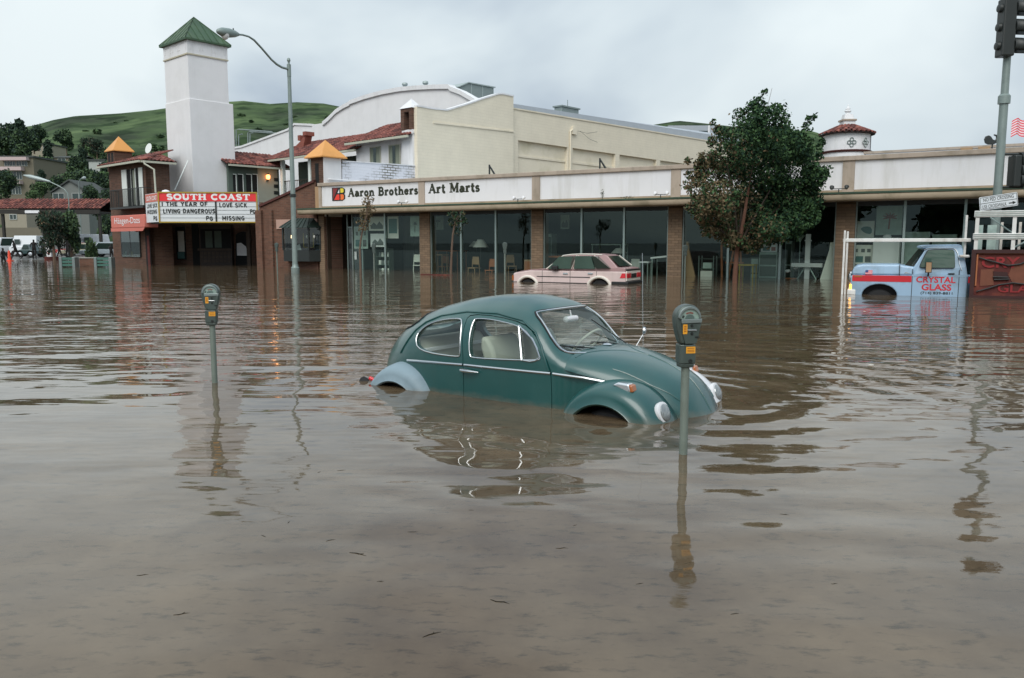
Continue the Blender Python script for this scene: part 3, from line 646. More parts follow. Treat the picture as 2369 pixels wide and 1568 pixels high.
# small spotlights that light the sign band
def spot(c, x, y, lab, lit=True):
    s, z = ST.loc(*c(x, y), -.75); r = thing('sign_spotlight', lab, 'spotlight', ST.P(s, -.75, Z_LIP1+.05), STREET, 'twin spotlights on the shop canopy')
    MB().tube([(0, 0, 0), (0, 0, .16)], .02, 6).tube([(-.24, 0, .16), (.24, 0, .16)], .018, 6).build('bracket', MATS['dark_metal'], r)
    for q in (-.27, .27):
        MB().lathe([(.03, 0), (.06, .03), (.085, .12), (.09, .14)], (q, 0, .15), 12, (0, .7, .6)).build('lamp_head', MATS['white_paint' if lit else 'dark_metal'], r, smooth=True)
spot(c4, 1165, 425, 'twin white spotlights under the word Brothers on the shop canopy')
spot(c5, 395, 330, 'twin white spotlights right of the words Art Marts on the canopy')
spot(c5, 1810, 290, 'twin white spotlights on the canopy just left of the big leafy tree')
spot(c6, 1800, 240, 'twin dark spotlights on the canopy just right of the big leafy tree', False)
# roof brackets and weeds along the canopy
def bracket(c, x, y, lab):
    s, z = ST.loc(*c(x, y), .15); r = thing('roof_bracket', lab, 'bracket', ST.P(s, .15, Z_CAP1), STREET, 'dark sign brackets on the parapet')
    MB().box(-.13, -.07, -.03, .03, 0, .50).build('upright', MATS['dark_metal'], r)
    MB().prism([(-.07, .46), (-.07, .36), (.16, .0), (.26, .0)], -.03, .03).build('brace', MATS['dark_metal'], r)
bracket(c4, 2180, 100, 'dark triangular bracket on the parapet above the words Art Marts')
bracket(c5, 1228, 35, 'dark triangular bracket on the parapet above the blank white board')
def weed(c, x, y, lab, w, h, seed):
    s, z = ST.loc(*c(x, y), -.5); rr = random.Random(seed); b = MB()
    for _ in range(60):
        p = Vector((rr.gauss(0, w*.45), rr.gauss(0, .06), rr.random()*h)); q = [p+Vector((rr.uniform(-.05,.05), rr.uniform(-.04,.04), rr.uniform(-.03,.05))) for _ in range(3)]
        b._add(q, [(0, 1, 2)])
    r = thing('weed', lab, 'plant', ST.P(s, -.5, Z_LIP1+.02), STREET); b.build('leaves', MATS['leaf_dark'], r)
    MB().tube([(0, 0, 0), (.01, 0, h*.8)], .008, 5).build('stem', MATS['leaf_dark'], r)
mat('leaf_dark', A(46, 58, 38), .7, var=.4, vs=6); mat('leaf_dry', A(98, 84, 60), .8, var=.35, vs=6)
weed(c5, 1490, 318, 'low green weeds sprouting on the canopy under the blank white board', .32, .16, 1)
weed(c5, 1235, 330, 'single pale weed stalk sprouting on the canopy, left of the low weeds', .06, .5, 2)

# ---------------------------------------------------------------- what stands in the windows
def inside(name, lab, cat, c, x, d, group=None):
    s = ST.loc(*c(x, 900), d)[0]; return thing(name, lab, cat, ST.P(s, d, 0), STREET, group), s
def poster(lab, c, x0, y0, x1, y1, d, paper='paper_c', ink='print_dark', kind='mountain', border=.12):
    s0, s1, z0, z1 = ST.rc(c, x0, y0, x1, y1, d); w, h = s1-s0, z1-z0
    r = thing('poster', lab, 'poster', ST.P((s0+s1)/2, d, z0), STREET, 'prints hung in the shop windows')
    MB().box(-w/2, w/2, 0, .025, 0, h).build('sheet', MATS[paper], r)
    i0, i1, j0, j1 = -w/2*(1-2*border), w/2*(1-2*border), h*border, h*(1-border)
    if kind == 'mountain': MB().prism([(i0, j0), (i0, j0+.3*(j1-j0)), (i0*.5, j0+.6*(j1-j0)), (0, j0+.35*(j1-j0)), (i1*.4, j0+.7*(j1-j0)), (i1, j0+.3*(j1-j0)), (i1, j0)], -.004, 0).build('print', MATS[ink], r)
    elif kind == 'block': MB().box(i0, i1, -.004, 0, j0+.12*h, j1).build('print', MATS[ink], r)
    elif kind == 'fish': MB().prism(chaikin([(i0*.8, j0+.5*h), (0, j0+.25*h), (i1, j0+.2*h), (i1, j0+.55*h), (0, j0+.62*h)], 1), -.004, 0).build('print', MATS[ink], r)
    elif kind == 'palm':
        b = MB(); b.tube([(0, -.003, h*.2), (w*.03, -.003, h*.6)], w*.03, 4)
        for k in range(7): a_ = R(-20+k*37); b.tube([(w*.03, -.003, h*.62), (w*.03+.28*w*math.cos(a_), -.003, h*.62+.16*h*math.sin(a_))], [w*.05, w*.015], 4)
        b.build('print', MATS[ink], r)
    elif kind == 'cards':
        for a_, b_, cc, dd_ in ((-.34,-.2,.62,.8),(-.05,.12,.62,.8),(.22,.38,.62,.8),(-.38,.05,.1,.42),(.14,.4,.1,.42)): MB().box(a_*w, b_*w, -.004, 0, cc*h, dd_*h).build('print', MATS[ink if a_ > -.36 else 'print_teal'], r)
    return r
poster('pale landscape print hung left in the shop window beside the entrance', c4, 792, 590, 978, 750, .45, 'paper_a', 'print_dark')
poster('pale print of grey peaks hanging below the landscape print', c4, 812, 785, 980, 935, .45, 'paper_c', 'print_dark')
poster('white framed print with a blue figure, second from the brick pillar', c4, 1005, 590, 1130, 838, .45, 'paper_a', 'print_teal', 'block', .11)
poster('tall pale print hanging against the second brick pillar', c4, 1262, 590, 1368, 815, .5, 'paper_b', 'print_dark', 'palm')
poster('grey notice board behind the glass next to the shop door', c4, 622, 715, 785, 955, .8, 'paper_b', 'print_dark', 'cards')
poster('print of a teal fish leaning in the right window', c7, 438, 595, 616, 800, 1.2, 'paper_a', 'print_teal', 'fish')
poster('large framed print of a red-brown palm in the right window', c7, 650, 440, 908, 740, 1.25, 'paper_b', 'print_red', 'palm')
poster('sheet of small pictures low in the right window behind the truck bonnet', c7, 385, 845, 606, 1050, 1.0, 'paper_a', 'print_dark', 'cards', .06)
def slant_board(lab, c, pts, d, m_):
    P_ = ST.pl(c, pts, d); s = sum(p[0] for p in P_)/len(P_); r = thing('display_board', lab, 'board', ST.P(s, d, -.5), STREET)
    MB().prism([(p[0]-s, p[1]+.5 if p[1] > .06 else 0.0) for p in P_], 0, .12).build('panel', MATS[m_], r)
    MB().box(-.03, .03, .12, .7, 0, .5).build('foot', MATS['wood_tan'], r)
slant_board('tan slanting display board right of the third brick pillar', c6, [(245, 765), (305, 765), (315, 850), (402, 1115), (402, 1240), (245, 1240)], .6, 'wood_tan')
slant_board('pale slanting display board left of the fourth brick pillar', c6, [(1772, 765), (1715, 775), (1705, 850), (1580, 1150), (1580, 1240), (1772, 1240)], .6, 'paper_a')
def easel():
    s, _ = ST.loc(*c6(1485, 1000), .9); r = thing('easel', 'white studio easel with a broad cross shelf in the window', 'easel', ST.P(s, .9, -.6), STREET)
    zt = ST.loc(*c6(1490, 690), .9)[1]+.6; zs = ST.loc(*c6(1485, 998), .9)[1]+.6
    MB().box(-.1, .1, 0, .06, .4, zt).build('mast', MATS['white_paint'], r); MB().box(-.13, .13, -.02, .09, zt*.88, zt*.9).build('clamp', MATS['white_paint'], r)
    MB().box(-.62, .62, -.12, .1, zs-.08, zs+.08).build('shelf', MATS['white_paint'], r)
    for q in (-1, 1): MB().tube([(q*.06, .03, zs-.05), (q*.72, .03, 0)], .028, 6).build('leg', MATS['alu'], r)
    MB().box(-.4, .4, .1, .5, .0, .75).build('base_box', MATS['dark_metal'], r)
easel()
def wood_easel():
    s, _ = ST.loc(*c6(790, 1000), 1.0); r = thing('artist_easel', 'leaning brown wooden easel behind the tree trunk', 'easel', ST.P(s, 1.0, -.6), STREET)
    for a_, b_ in ((-.45, -.05), (.25, .05), (-.62, -.75)): MB().tube([(a_, .0, 0), (b_, .1, 2.75 if a_ > -.6 else 2.4)], .045, 6).build('leg', MATS['wood_orange'], r)
    MB().box(-.5, .3, -.06, .02, 1.2, 1.27).build('ledge', MATS['wood_orange'], r)
wood_easel()
def table(lab, c, x0, x1, y, d, m_, depth=.7, th=.06, group='tables in the shop windows', tilt=0.0):
    s0, z = ST.loc(*c(x0, y), d); s1, _ = ST.loc(*c(x1, y), d); w = s1-s0; r = thing('table', lab, 'table', ST.P((s0+s1)/2, d, -.6), STREET, group); h = z+.6
    b = MB(Matrix.Translation((0, 0, 0)))
    MB().prism([(-w/2, h-tilt), (w/2, h+tilt), (w/2, h+tilt+th), (-w/2, h-tilt+th)], 0, depth).build('top', MATS[m_], r)
    for q in (-1, 1):
        for e_ in (.06, depth-.06): MB().tube([(q*(w/2-.06), e_, 0), (q*(w/2-.06), e_, h+q*tilt)], .03, 6).build('leg', MATS[m_ if m_ != 'white_paint' else 'alu'], r)
table('yellow painted table behind the tree trunk', c6, 800, 960, 1003, .9, 'yellow_paint')
table('small round-edged white table right of the pink car', c5, 1590, 1690, 975, 1.2, 'white_paint', .5)
table('tilted white drafting table left of the third brick pillar', c5, 1710, 1895, 925, .9, 'white_paint', .8, .07, tilt=.05)
table('pale side table behind the second window bay', c4, 1500, 1625, 1030, 1.6, 'wood_tan', .6)
def cabinet(lab, c, x0, y0, x1, d, m_, depth=.7, drawers=3, mo='paper_b', top=None):
    s0, z = ST.loc(*c(x0, y0), d); s1, _ = ST.loc(*c(x1, y0), d); w = s1-s0; h = z+.6; r = thing('cabinet', lab, 'cabinet', ST.P((s0+s1)/2, d, -.6), STREET)
    MB().box(-w/2, w/2, .02, depth, 0, h).build('case', MATS[m_], r, bevel=.01)
    for k in range(drawers): MB().box(-w/2+.04, w/2-.04, 0, .02, h*(.08+.9*k/drawers), h*(.04+.9*(k+1)/drawers)).build('drawer', MATS[mo], r)
    if top: MB().lathe([(.14, 0), (.16, .05), (.13, .12), (.02, .14)], (0, .3, h), 14).build('lid_jar', MATS['white_paint'], r, smooth=True)
cabinet('white plan chest with a domed jar on top behind the truck bonnet', c7, 612, 770, 890, .75, 'paper_c', .6, 1, 'white_paint', True)
cabinet('tall pale grey cabinet behind the truck cab', c7, 948, 708, 1208, 1.6, 'paper_b', .6, 2, 'paper_b')
cabinet('wide pale grey cabinet behind the truck cab, right of the tall one', c7, 1232, 735, 1490, 1.8, 'paper_b', .6, 2, 'paper_b')
cabinet('grey filing cabinet stacked with prints, right of the yellow table', c6, 1012, 870, 1190, 1.5, 'paper_b', .6, 3, 'interior_light')
cabinet('low grey cabinet beside the filing cabinet', c6, 925, 915, 1008, 1.6, 'interior_light', .5, 2, 'paper_b')
poster('pair of small pictures standing on the grey filing cabinet', c6, 1032, 752, 1188, 868, 1.6, 'paper_c', 'print_red', 'cards')
cabinet('orange wood cabinet behind the roof of the pink car', c5, 690, 905, 835, 1.2, 'wood_orange', .5, 1, 'dark_wood')
def cart(lab, c, x0, y0, x1, d):
    s0, z = ST.loc(*c(x0, y0), d); s1, _ = ST.loc(*c(x1, y0), d); w = s1-s0; h = z+.6; r = thing('supply_cart', lab, 'cart', ST.P((s0+s1)/2, d, -.6), STREET)
    for q in (-1, 1):
        for e_ in (0, .45): MB().tube([(q*w/2, e_, 0), (q*w/2, e_, h)], .022, 6).build('post', MATS['alu'], r)
    for k in range(3): MB().box(-w/2, w/2, 0, .45, h*(.3+.3*k), h*(.3+.3*k)+.03).build('shelf', MATS['interior_light'], r)
    MB().box(-w/2*.8, w/2*.8, .06, .36, h*.33, h*.56).build('carton', MATS['paper_a'], r); MB().box(-w/2*.5, w/2*.7, .06, .3, h*.63, h*.8).build('carton', MATS['paper_b'], r)
cart('metal supply cart with cartons right of the tan slanting board', c6, 415, 905, 560, 1.0)
def floor_lamp(lab, c, x, y0, y1, d):
    s, zt = ST.loc(*c(x, y0), d); zb = ST.loc(*c(x, y1), d)[1]; r = thing('floor_lamp', lab, 'lamp', ST.P(s, d, -.6), STREET); zt += .6; zb += .6
    MB().lathe([(.42, zb), (.16, zt)], (0, 0, 0), 20).build('lamp_shade', MATS['paper_a'], r, smooth=True); MB().tube([(0, 0, 0), (0, 0, zt)], .025, 8).build('stand', MATS['dark_metal'], r); MB().lathe([(.22, 0), (.2, .04), (.03, .06)], (0, 0, 0), 16).build('base', MATS['dark_metal'], r)
floor_lamp('floor lamp with a wide pale cone shade in the second window bay', c4, 2060, 850, 938, 1.8)
def torchere(c, x, y0, d, lab):
    s, zt = ST.loc(*c(x, y0), d); zt += .6; r = thing('uplighter_lamp', lab, 'lamp', ST.P(s, d, -.6), STREET, 'slim uplighter lamps in the window')
    MB().lathe([(.03, zt-.28), (.06, zt-.2), (.22, zt)], (0, 0, 0), 16).build('lamp_bowl', MATS['paper_b'], r, smooth=True); MB().tube([(0, 0, 0), (0, 0, zt-.2)], .018, 6).build('stand', MATS['alu'], r)
torchere(c6, 1420, 700, 1.2, 'slim uplighter lamp standing left of the white easel'); torchere(c6, 1238, 700, 1.3, 'slim uplighter lamp just right of the window mullion')
def chair(lab, c, x, d, m_, hs=.0, rz=0.0):
    s, _ = ST.loc(*c(x, 1100), d); r = thing('chair', lab, 'chair', ST.P(s, d, -.6), STREET+rz, 'chairs in the shop windows'); sh = .75+hs
    MB().box(-.24, .24, -.24, .24, sh, sh+.05).build('seat', MATS[m_], r, bevel=.02); MB().prism([(-.22, sh+.2), (.22, sh+.2), (.2, sh+.62), (-.2, sh+.62)], .2, .24).build('backrest', MATS[m_], r, bevel=.02)
    for a_ in (-1, 1):
        for b_ in (-1, 1): MB().tube([(a_*.26, b_*.26, 0), (a_*.2, b_*.2, sh if b_ < 0 else sh+.5)], .022, 6).build('leg', MATS[m_], r)
chair('pale wooden chair in the second window bay under the lamp shade', c4, 1980, 1.3, 'wood_tan'); chair('pale bentwood chair just left of the second brick pillar', c4, 1345, .9, 'paper_a', .1, .6); chair('orange wooden stool chair left of the third window bay pillar', c4, 2175, 1.1, 'wood_orange', -.1)
def shelf_unit():
    s0, z = ST.loc(*c4(870, 950), .9); s1, _ = ST.loc(*c4(1020, 950), .9); w = s1-s0; h = z+.6; r = thing('shelf_unit', 'low shelf unit stacked with small tins below the prints', 'shelf', ST.P((s0+s1)/2, .9, -.6), STREET)
    for k in range(4): MB().box(-w/2, w/2, 0, .4, h*(.24+.25*k)-.03, h*(.24+.25*k)).build('shelf', MATS['interior_light'], r)
    for q in (-1, 1): MB().box(q*w/2-.015, q*w/2+.015, 0, .4, 0, h).build('side', MATS['interior_light'], r)
    for k in range(3):
        for j in range(4): MB().lathe([(.09, 0), (.09, .22), (.08, .24)], (-w/2+.18+j*(w-.36)/3, .18, h*(.24+.25*k)), 10).build('tin', MATS['paper_a' if (j+k) % 2 else 'print_dark'], r, smooth=True)
shelf_unit()
# more of the crowded stock further back
chair('dark wooden chair far back in the second window bay', c4, 1640, 2.6, 'wood_orange'); chair('pale chair behind the bonnet of the pink car', c5, 330, 2.2, 'wood_tan', .1, .8); chair('pale stool chair beside the tilted drafting table', c5, 1560, 2.4, 'paper_a', -.05, .4)
table('long dark desk across the back of the second bay', c4, 1560, 1800, 985, 3.0, 'wood_orange', 1.0); table('white worktop behind the pink car roof', c5, 1120, 1420, 800, 3.2, 'paper_b', 1.0); table('low worktop behind the tree, right of the cart', c6, 580, 690, 930, 2.6, 'interior_light', .8)
cabinet('brown crate cabinet left of the pink car', c5, 455, 945, 530, 1.4, 'wood_tan', .5, 2, 'wood_orange'); cabinet('tall dark cabinet at the back of the third bay', c5, 660, 690, 730, 3.4, 'paper_b', .6, 2, 'interior_light'); cabinet('pale cabinet at the back behind the white easel', c6, 1270, 760, 1340, 3.0, 'paper_b', .6, 2, 'interior_light')
poster('small pale print at the back of the second bay', c4, 1500, 590, 1640, 740, 3.0, 'paper_b', 'print_dark', 'palm'); poster('grey print on the back wall of the third bay', c5, 820, 500, 905, 640, 3.6, 'paper_b', 'print_dark', 'mountain'); poster('small square frame high behind the tree', c6, 470, 655, 550, 705, 2.2, 'paper_c', 'interior', 'block'); poster('pale print behind the window mullion right of the tree', c6, 880, 690, 960, 830, 2.8, 'paper_b', 'print_teal', 'fish')
floor_lamp('small floor lamp behind the pink car roof', c5, 1400, 830, 880, 2.6); floor_lamp('pale cone lamp between the second bay chairs', c4, 2010, 870, 930, 3.4)
def flowers():
    s, z = ST.loc(*c6(1330, 1030), 1.0); r = thing('flower_pot', 'brown pot of white flowers left of the white easel', 'plant', ST.P(s, 1.0, -.6), STREET); rr = random.Random(4)
    MB().lathe([(.22, 0), (.26, .55), (.28, .6), (.2, .62)], (0, 0, 0), 14).build('pot', MATS['wood_orange'], r, smooth=True)
    MB().tube([(0, 0, .55), (0, 0, z+.5)], .02, 5).build('stem', MATS['leaf_dark'], r)
    for k in range(6): MB().lathe([(.02, 0), (.10, .04), (.06, .10)], (rr.uniform(-.2, .2), rr.uniform(-.1, .1), z+.45+rr.uniform(-.1, .15)), 8).build('flower', MATS['white_paint'], r, smooth=True)
flowers()
# ================================================================== THE PICTURE THEATRE
def U(u, Y): p = atY(u, 562, Y); return Vector((p.x, Y, 0))
LW = VP(U(752.7, 46.6), AA)                      # low side wall that runs back from the pavement corner
C0 = LW.P(LW.loc(965, 400)[0], 0, 0)
FB = VP(C0, BB); CW = VP(C0, AA)                 # upper front block, tall cream side wall
K1 = U(345, 54.0); LB = VP(K1, BB); LA = VP(K1, AA)
TW = VP(U(454, 58.0), AA)
S_in = FB.loc(640, 400)[0]; RWo = FB.P(S_in, 0, 0); RW = VP(RWo, AA)
AG = VP(C0 + Vector((.669, .743, 0))*8.0, BB)
theatre = thing('theatre_building', 'Spanish style brick theatre with red tile roofs, white arched gable and orange caps', 'building', K1)
def tp(name, fr, m_, fn, parent=None, **k):
    b = MB(fr); fn(b); return b.build(name, MATS[m_], parent or theatre, origin=theatre.location, **k)
# --- half-round roof tiles, each its own piece
def tile_mesh(m_):
    b = MB(); rows = []
    for y, r in ((0, .135), (.50, .115)): rows.append([(r*math.cos(R(180-30*k)), y, .012+r*.8*math.sin(R(30*k))) for k in range(7)])
    b.grid(rows); b.grid([[(x*.82, y, z*.72) for x, y, z in rw] for rw in rows]); b.grid([rows[0], [(x*.82, y, z*.72) for x, y, z in rows[0]]])
    me = b.mesh('roof_tile'); me.materials.append(MATS[m_]); return me
TILES = [tile_mesh(m_) for m_ in ('terracotta', 'terracotta', 'terracotta_b', 'terracotta_c')]
class TileRoof:
    def __init__(self, root, limit): self.root = root; self.n = 0; self.limit = limit; self.rest = MB(Matrix()); self.rest_m = []
    def lay(self, fr, s0, s1, d0, L, z0, slope, cond=None, step=.27, course=.40, deck=True):
        sl = R(slope); rr = random.Random(int(abs(s0*100)))
        if deck:
            pts = [(s0, d0, z0-.03), (s1, d0, z0-.03), (s1, d0+L*math.cos(sl), z0-.03+L*math.sin(sl)), (s0, d0+L*math.cos(sl), z0-.03+L*math.sin(sl))]
            if cond is not None:
                q = [(s, d0+t*math.cos(sl), z0-.03+t*math.sin(sl)) for s, t in cond['deck'](s0, s1, L*math.cos(sl), math.cos(sl))]; pts = q
            MB(fr)._add(pts, [tuple(range(len(pts)))]).build('roof_deck', MATS['roof_under'], self.root, origin=self.root.location)
        nr = int(L/course)
        for r_ in range(nr):
            t = r_*course; d = d0+t*math.cos(sl); z = z0+t*math.sin(sl)
            k = 0; s = s0+step/2
            while s < s1:
                if cond is None or cond['ok'](s, d):
                    p = fr.P(s+rr.uniform(-.02, .02), d+rr.uniform(-.03, .03), z+rr.uniform(0, .02)); rot = (sl-.03, rr.uniform(-.05, .05), fr.a+rr.uniform(-.04, .04))
                    if self.n < self.limit: place('roof_tile', rr.choice(TILES), self.root, p, rot); self.n += 1
                    else:
                        M_ = Matrix.Translation(p) @ Matrix.Rotation(rot[2], 4, 'Z') @ Matrix.Rotation(rot[0], 4, 'X')
                        me = TILES[0]; b = len(self.rest.v); self.rest.v += [tuple(M_ @ v.co) for v in me.vertices]; self.rest.f += [tuple(b+i for i in pl.vertices) for pl in me.polygons]; c_ = rr.choice((0, 0, 1, 2)); self.rest.mi += [c_]*len(me.polygons)
                s += step
    def done(self):
        if self.rest.v:
            o = self.rest.build('roof_tiles', [MATS['terracotta'], MATS['terracotta_b'], MATS['terracotta_c']], self.root, origin=self.root.location); tag(o, kind='stuff')
TR = TileRoof(theatre, 300)

# --- front block with two windows, balcony to its left
zE = FB.loc(*m1(1900, 350), -.5)[1]; zE2 = FB.loc(*m1(900, 575), -.3)[1]
sW = FB.loc(*m1(1405, 500))[0]; zW0 = 3.0
tp('front_wall', FB, 'white_paint', lambda b: b.box(sW, -.02, 0, .3, -.6, zE+.02))
for x0, y0, x1, y1 in ((1612, 490, 1756, 800), (1880, 460, 2034, 800)):
    s0, s1, z0, z1 = FB.rc(m1, x0, y0, x1, y1)
    w_ = tp('window', FB, 'curtain', lambda b: b.box(s0, s1, -.02, .0-.003, z0, z1)); sm = (s0+s1)/2+.05
    tp('window_frame', FB, 'gutter_paint', lambda b: (b.box(s0-.05, s0, -.07, -.003, z0, z1+.05), b.box(s1, s1+.05, -.07, -.003, z0, z1+.05), b.box(s0, s1, -.07, -.003, z1, z1+.05)), w_)
    tp('pane', FB, 'dark_glass', lambda b: b.box(sm-.28, sm+.02, -.035, -.025, z0, z1-.03), w_)
tp('balcony_wall', FB, 'interior_light', lambda b: b.box(S_in+.05, sW-.02, 1.9, 2.1, -.6, zE2))
tp('balcony_floor', FB, 'interior', lambda b: b.box(S_in+.05, sW-.02, .15, 1.9, 2.9, 3.1))
tp('lower_wall', FB, 'brick_b', lambda b: b.box(S_in+.05, sW-.03, .1, .4, -.6, 2.88))
for x in (740, 345):
    s = FB.loc(*m1(x, 800))[0]; tp('column', FB, 'shutter_white', lambda b: b.box(s-.14, s+.14, .0, .28, 3.1, zE2-.02))
zr = FB.loc(*m1(600, 940), .1)[1]
tp('railing', FB, 'dark_metal', lambda b: [b.box(S_in+.3, sW-.1, .1, .14, zr-.03, zr+.03)] + [b.box(s, s+.025, .108, .132, 3.1, zr) for s in np.arange(S_in+.4, sW-.2, .22)])
tp('gutter', FB, 'gutter_paint', lambda b: b.box(FB.loc(*m1(1255, 430), -.75)[0], .06, -.86, -.72, zE-.12, zE+.02))
tp('gutter', FB, 'gutter_paint', lambda b: b.box(S_in-.3, FB.loc(*m1(1400, 510), -.45)[0], -.56, -.42, zE2-.12, zE2+.02))
TR.lay(FB, FB.loc(*m1(1255, 430), -.75)[0]-.2, .02, -.72, 4.3, zE, 23)
TR.lay(FB, S_in-1.6, FB.loc(*m1(1400, 510), -.45)[0], -.42, 4.6, zE2, 23)
sC, zC = FB.loc(*m1(690, 300), 2.5)
tp('chimney', FB, 'terracotta_b', lambda b: (b.prism([(sC-1.6, zC-1.35), (sC+.1, zC-.9), (sC+.45, zC-.1), (sC+.28, zC-.1), (sC-.3, zC-.5), (sC-1.4, zC-1.0)], 2.2, 2.8), b.box(sC+.2, sC+.6, 2.1, 2.9, zC-.12, zC+.18), b.box(sC-.65, sC-.3, 2.2, 2.8, zC-.42, zC-.02)))
# --- pylon with niche at the head of the cream wall
s0, s1, z0, z1 = FB.rc(m1, 2130, 10, 2262, 225)
tp('corner_pier', FB, 'white_paint', lambda b: b.box(-1.05, -.03, -.32, -.003, -.6, z0))
tp('niche_pier', FB, 'brick_b', lambda b: (b.box(-1.1, -.78, -.35, .55, z0, z1+.3), b.box(-.3, -.03, -.35, .55, z0, z1+.3), b.box(-.78, -.3, -.35, .55, z0+1.1, z1+.3), b.box(-.78, -.3, .3, .55, z0, z0+1.1)))
tp('pier_cap', FB, 'white_paint', lambda b: b.pyramid([(-1.18, -.42, z1+.3), (.05, -.42, z1+.3), (.05, .62, z1+.3), (-1.18, .62, z1+.3)], (-.55, .1, z1+.95)))
# --- right court wall with french windows and a lit lantern
zR = RW.loc(*c3(1600, 222), -.4)[1]; sA = RW.loc(528, 400)[0]
tp('court_wall', RW, 'interior_light', lambda b: b.box(sA, .2, 0, .3, -.6, zR+.02))
MATS['court_paint'] = mat('court_paint', A(150, 152, 140), .8, var=.08)
tp('court_wall_paint', RW, 'court_paint', lambda b: b.box(RW.loc(*c3(1668, 400))[0], .05, -.02, -.003, 2.0, zR-.05))
for x0, x1 in ((1418, 1452), (1466, 1520), (1548, 1604), (1612, 1662)):
    s0, s1, z0, z1 = RW.rc(c3, x0, 300, x1, 500)
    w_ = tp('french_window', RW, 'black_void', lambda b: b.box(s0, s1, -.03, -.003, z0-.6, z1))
    tp('window_frame', RW, 'shutter_white', lambda b: (b.box(s1, s1+.05, -.06, -.003, z0-.6, z1), b.box(s0, s1, -.06, -.031, z1-.05, z1)), w_)
TR.lay(RW, sA-.4, .9, -.6, 3.2, zR, 22, step=.27)
tp('gutter', RW, 'gutter_paint', lambda b: b.box(sA-.3, 1.1, -.72, -.60, zR-.13, zR+.0))
tp('eave_soffit', RW, 'interior_light', lambda b: b.box(sA-.3, .8, -.595, -.004, zR-.06, zR-.04))
p = RW.loc(*c3(1765, 335), -.12); lan = thing('wall_lantern', 'glowing orange wall lantern on the theatre court wall', 'lantern', RW.P(p[0], -.03, p[1]), RW.a)
MB().lathe([(.05, -.16), (.13, -.10), (.15, .12), (.06, .2)], (0, -.16, 0), 10).build('glass_bowl', MATS['lamp_glow'], lan, smooth=True); MB().box(-.05, .05, -.16, 0, -.28, -.2).build('arm', MATS['dark_metal'], lan); MB().lathe([(.03, .2), (.09, .22), (.02, .32)], (0, -.16, 0), 8).build('lamp_cap', MATS['dark_metal'], lan)
ld = bpy.data.lights.new('lantern_light', 'POINT'); ld.energy = 4; ld.color = (1, .55, .25); ld.shadow_soft_size = .15; lo = bpy.data.objects.new('lantern_light', ld); COL.objects.link(lo); lo.parent = lan; lo.location = (0, -.45, 0)
for yy in (340, 405, 470):
    s0, s1, z0, z1 = RW.rc(c3, 1828, yy, 1872, yy+36, -.05); tp('wall_frame', RW, 'dark_metal', lambda b: b.box(s0, s1, -.05, -.022, z0, z1))

# --- arched gable and hall behind it
top = [(300, 365), (340, 332), (400, 272), (455, 236), (500, 214), (507, 203), (620, 163), (750, 128), (880, 104), (1000, 93), (1130, 86), (1252, 84), (1262, 98), (1340, 128), (1420, 174), (1500, 225)]
topD = [c8(*q) for q in top]; left = [(534, 343), (561, 338), (667, 299), (682, 286), (700, 287), (722, 288)]
outline = [AG.loc(u, v) for u, v in left + topD]
tp('gable', AG, 'tower_stucco', lambda b: b.prism(outline + [(outline[-1][0], 4.0), (outline[0][0], 4.0)], 0, .45))
o2 = [AG.loc(u, v) for u, v in topD]
tp('gable_coping', AG, 'white_paint', lambda b: b.prism([(s, z+.10) for s, z in o2] + [(s, z-.22) for s, z in o2[::-1]], -.16, .55))
ll = [AG.loc(u, v) for u, v in left]
tp('gable_coping', AG, 'white_paint', lambda b: b.prism([(s, z+.06) for s, z in ll] + [(s, z-.12) for s, z in ll[::-1]], -.1, .5))
tp('hall_roof', AG, 'roof_grey', lambda b: b.prism([(s, z-.45) for s, z in o2] + [(o2[-1][0], 4), (o2[0][0], 4)], .46, 26))
for x, y0, y1 in ((915, 58, 106), (1070, 46, 92)):
    s, z = AG.loc(*c8(x, y1), 1.2); zt = AG.loc(*c8(x, y0), 1.2)[1]
    v_ = tp('vent_pipe', AG, 'galv', lambda b: b.tube([(s, 1.2, z-.6), (s, 1.2, zt-.2)], .12, 10)); tp('vent_cap', AG, 'galv', lambda b: b.lathe([(.14, zt-.3), (.24, zt-.18), (.22, zt-.05), (.08, zt)], (s, 1.2, 0), 12), v_, smooth=True)
# --- tall white tower
tower = thing('tower', 'tall white stucco tower with a green pyramid metal roof', 'tower', TW.P(1.5, 1.5, 0))
def tw(name, m_, fn, parent=None, **k):
    b = MB(TW); fn(b); return b.build(name, MATS[m_], parent or tower, origin=tower.location, **k)
zB = TW.loc(*c2(800, 505))[1]; zEv = TW.loc(*c2(800, 372))[1]
WA = TW.loc(532, 300)[0]; rA = TW.loc(*c2(1170, 620))[0]; zS = TW.loc(531, 240)[1]
nb = VP(TW.o, math.atan2(.669, -.743)); WBv = None
def b_extent(u):     # how far the left face reaches back
    r_ = Vector(ray(u, 400)); d = Vector((-.743, .669)); o = TW.o; # o + d*t on ray
    t = (r_.x*o.y - r_.y*o.x)/(d.x*r_.y - d.y*r_.x); return t
WB = b_extent(393)
tw('shaft', 'tower_stucco', lambda b: b.box(0, WA, 0, WB, zS-.1, zB-.003))
tw('lower_shaft', 'tower_stucco', lambda b: b.prismz([(-.06, -.06), (WA+.30, -.06), (WA+.30, WB+.06), (-.06, WB+.06)], -.6, zS), bevel=.03)
tw('band', 'band_tan', lambda b: b.box(-.07, WA+.07, -.07, WB+.07, zB, zB+.09))
tw('frieze', 'white_paint', lambda b: b.box(-.03, WA+.03, -.03, WB+.03, zB+.093, zEv+.12))
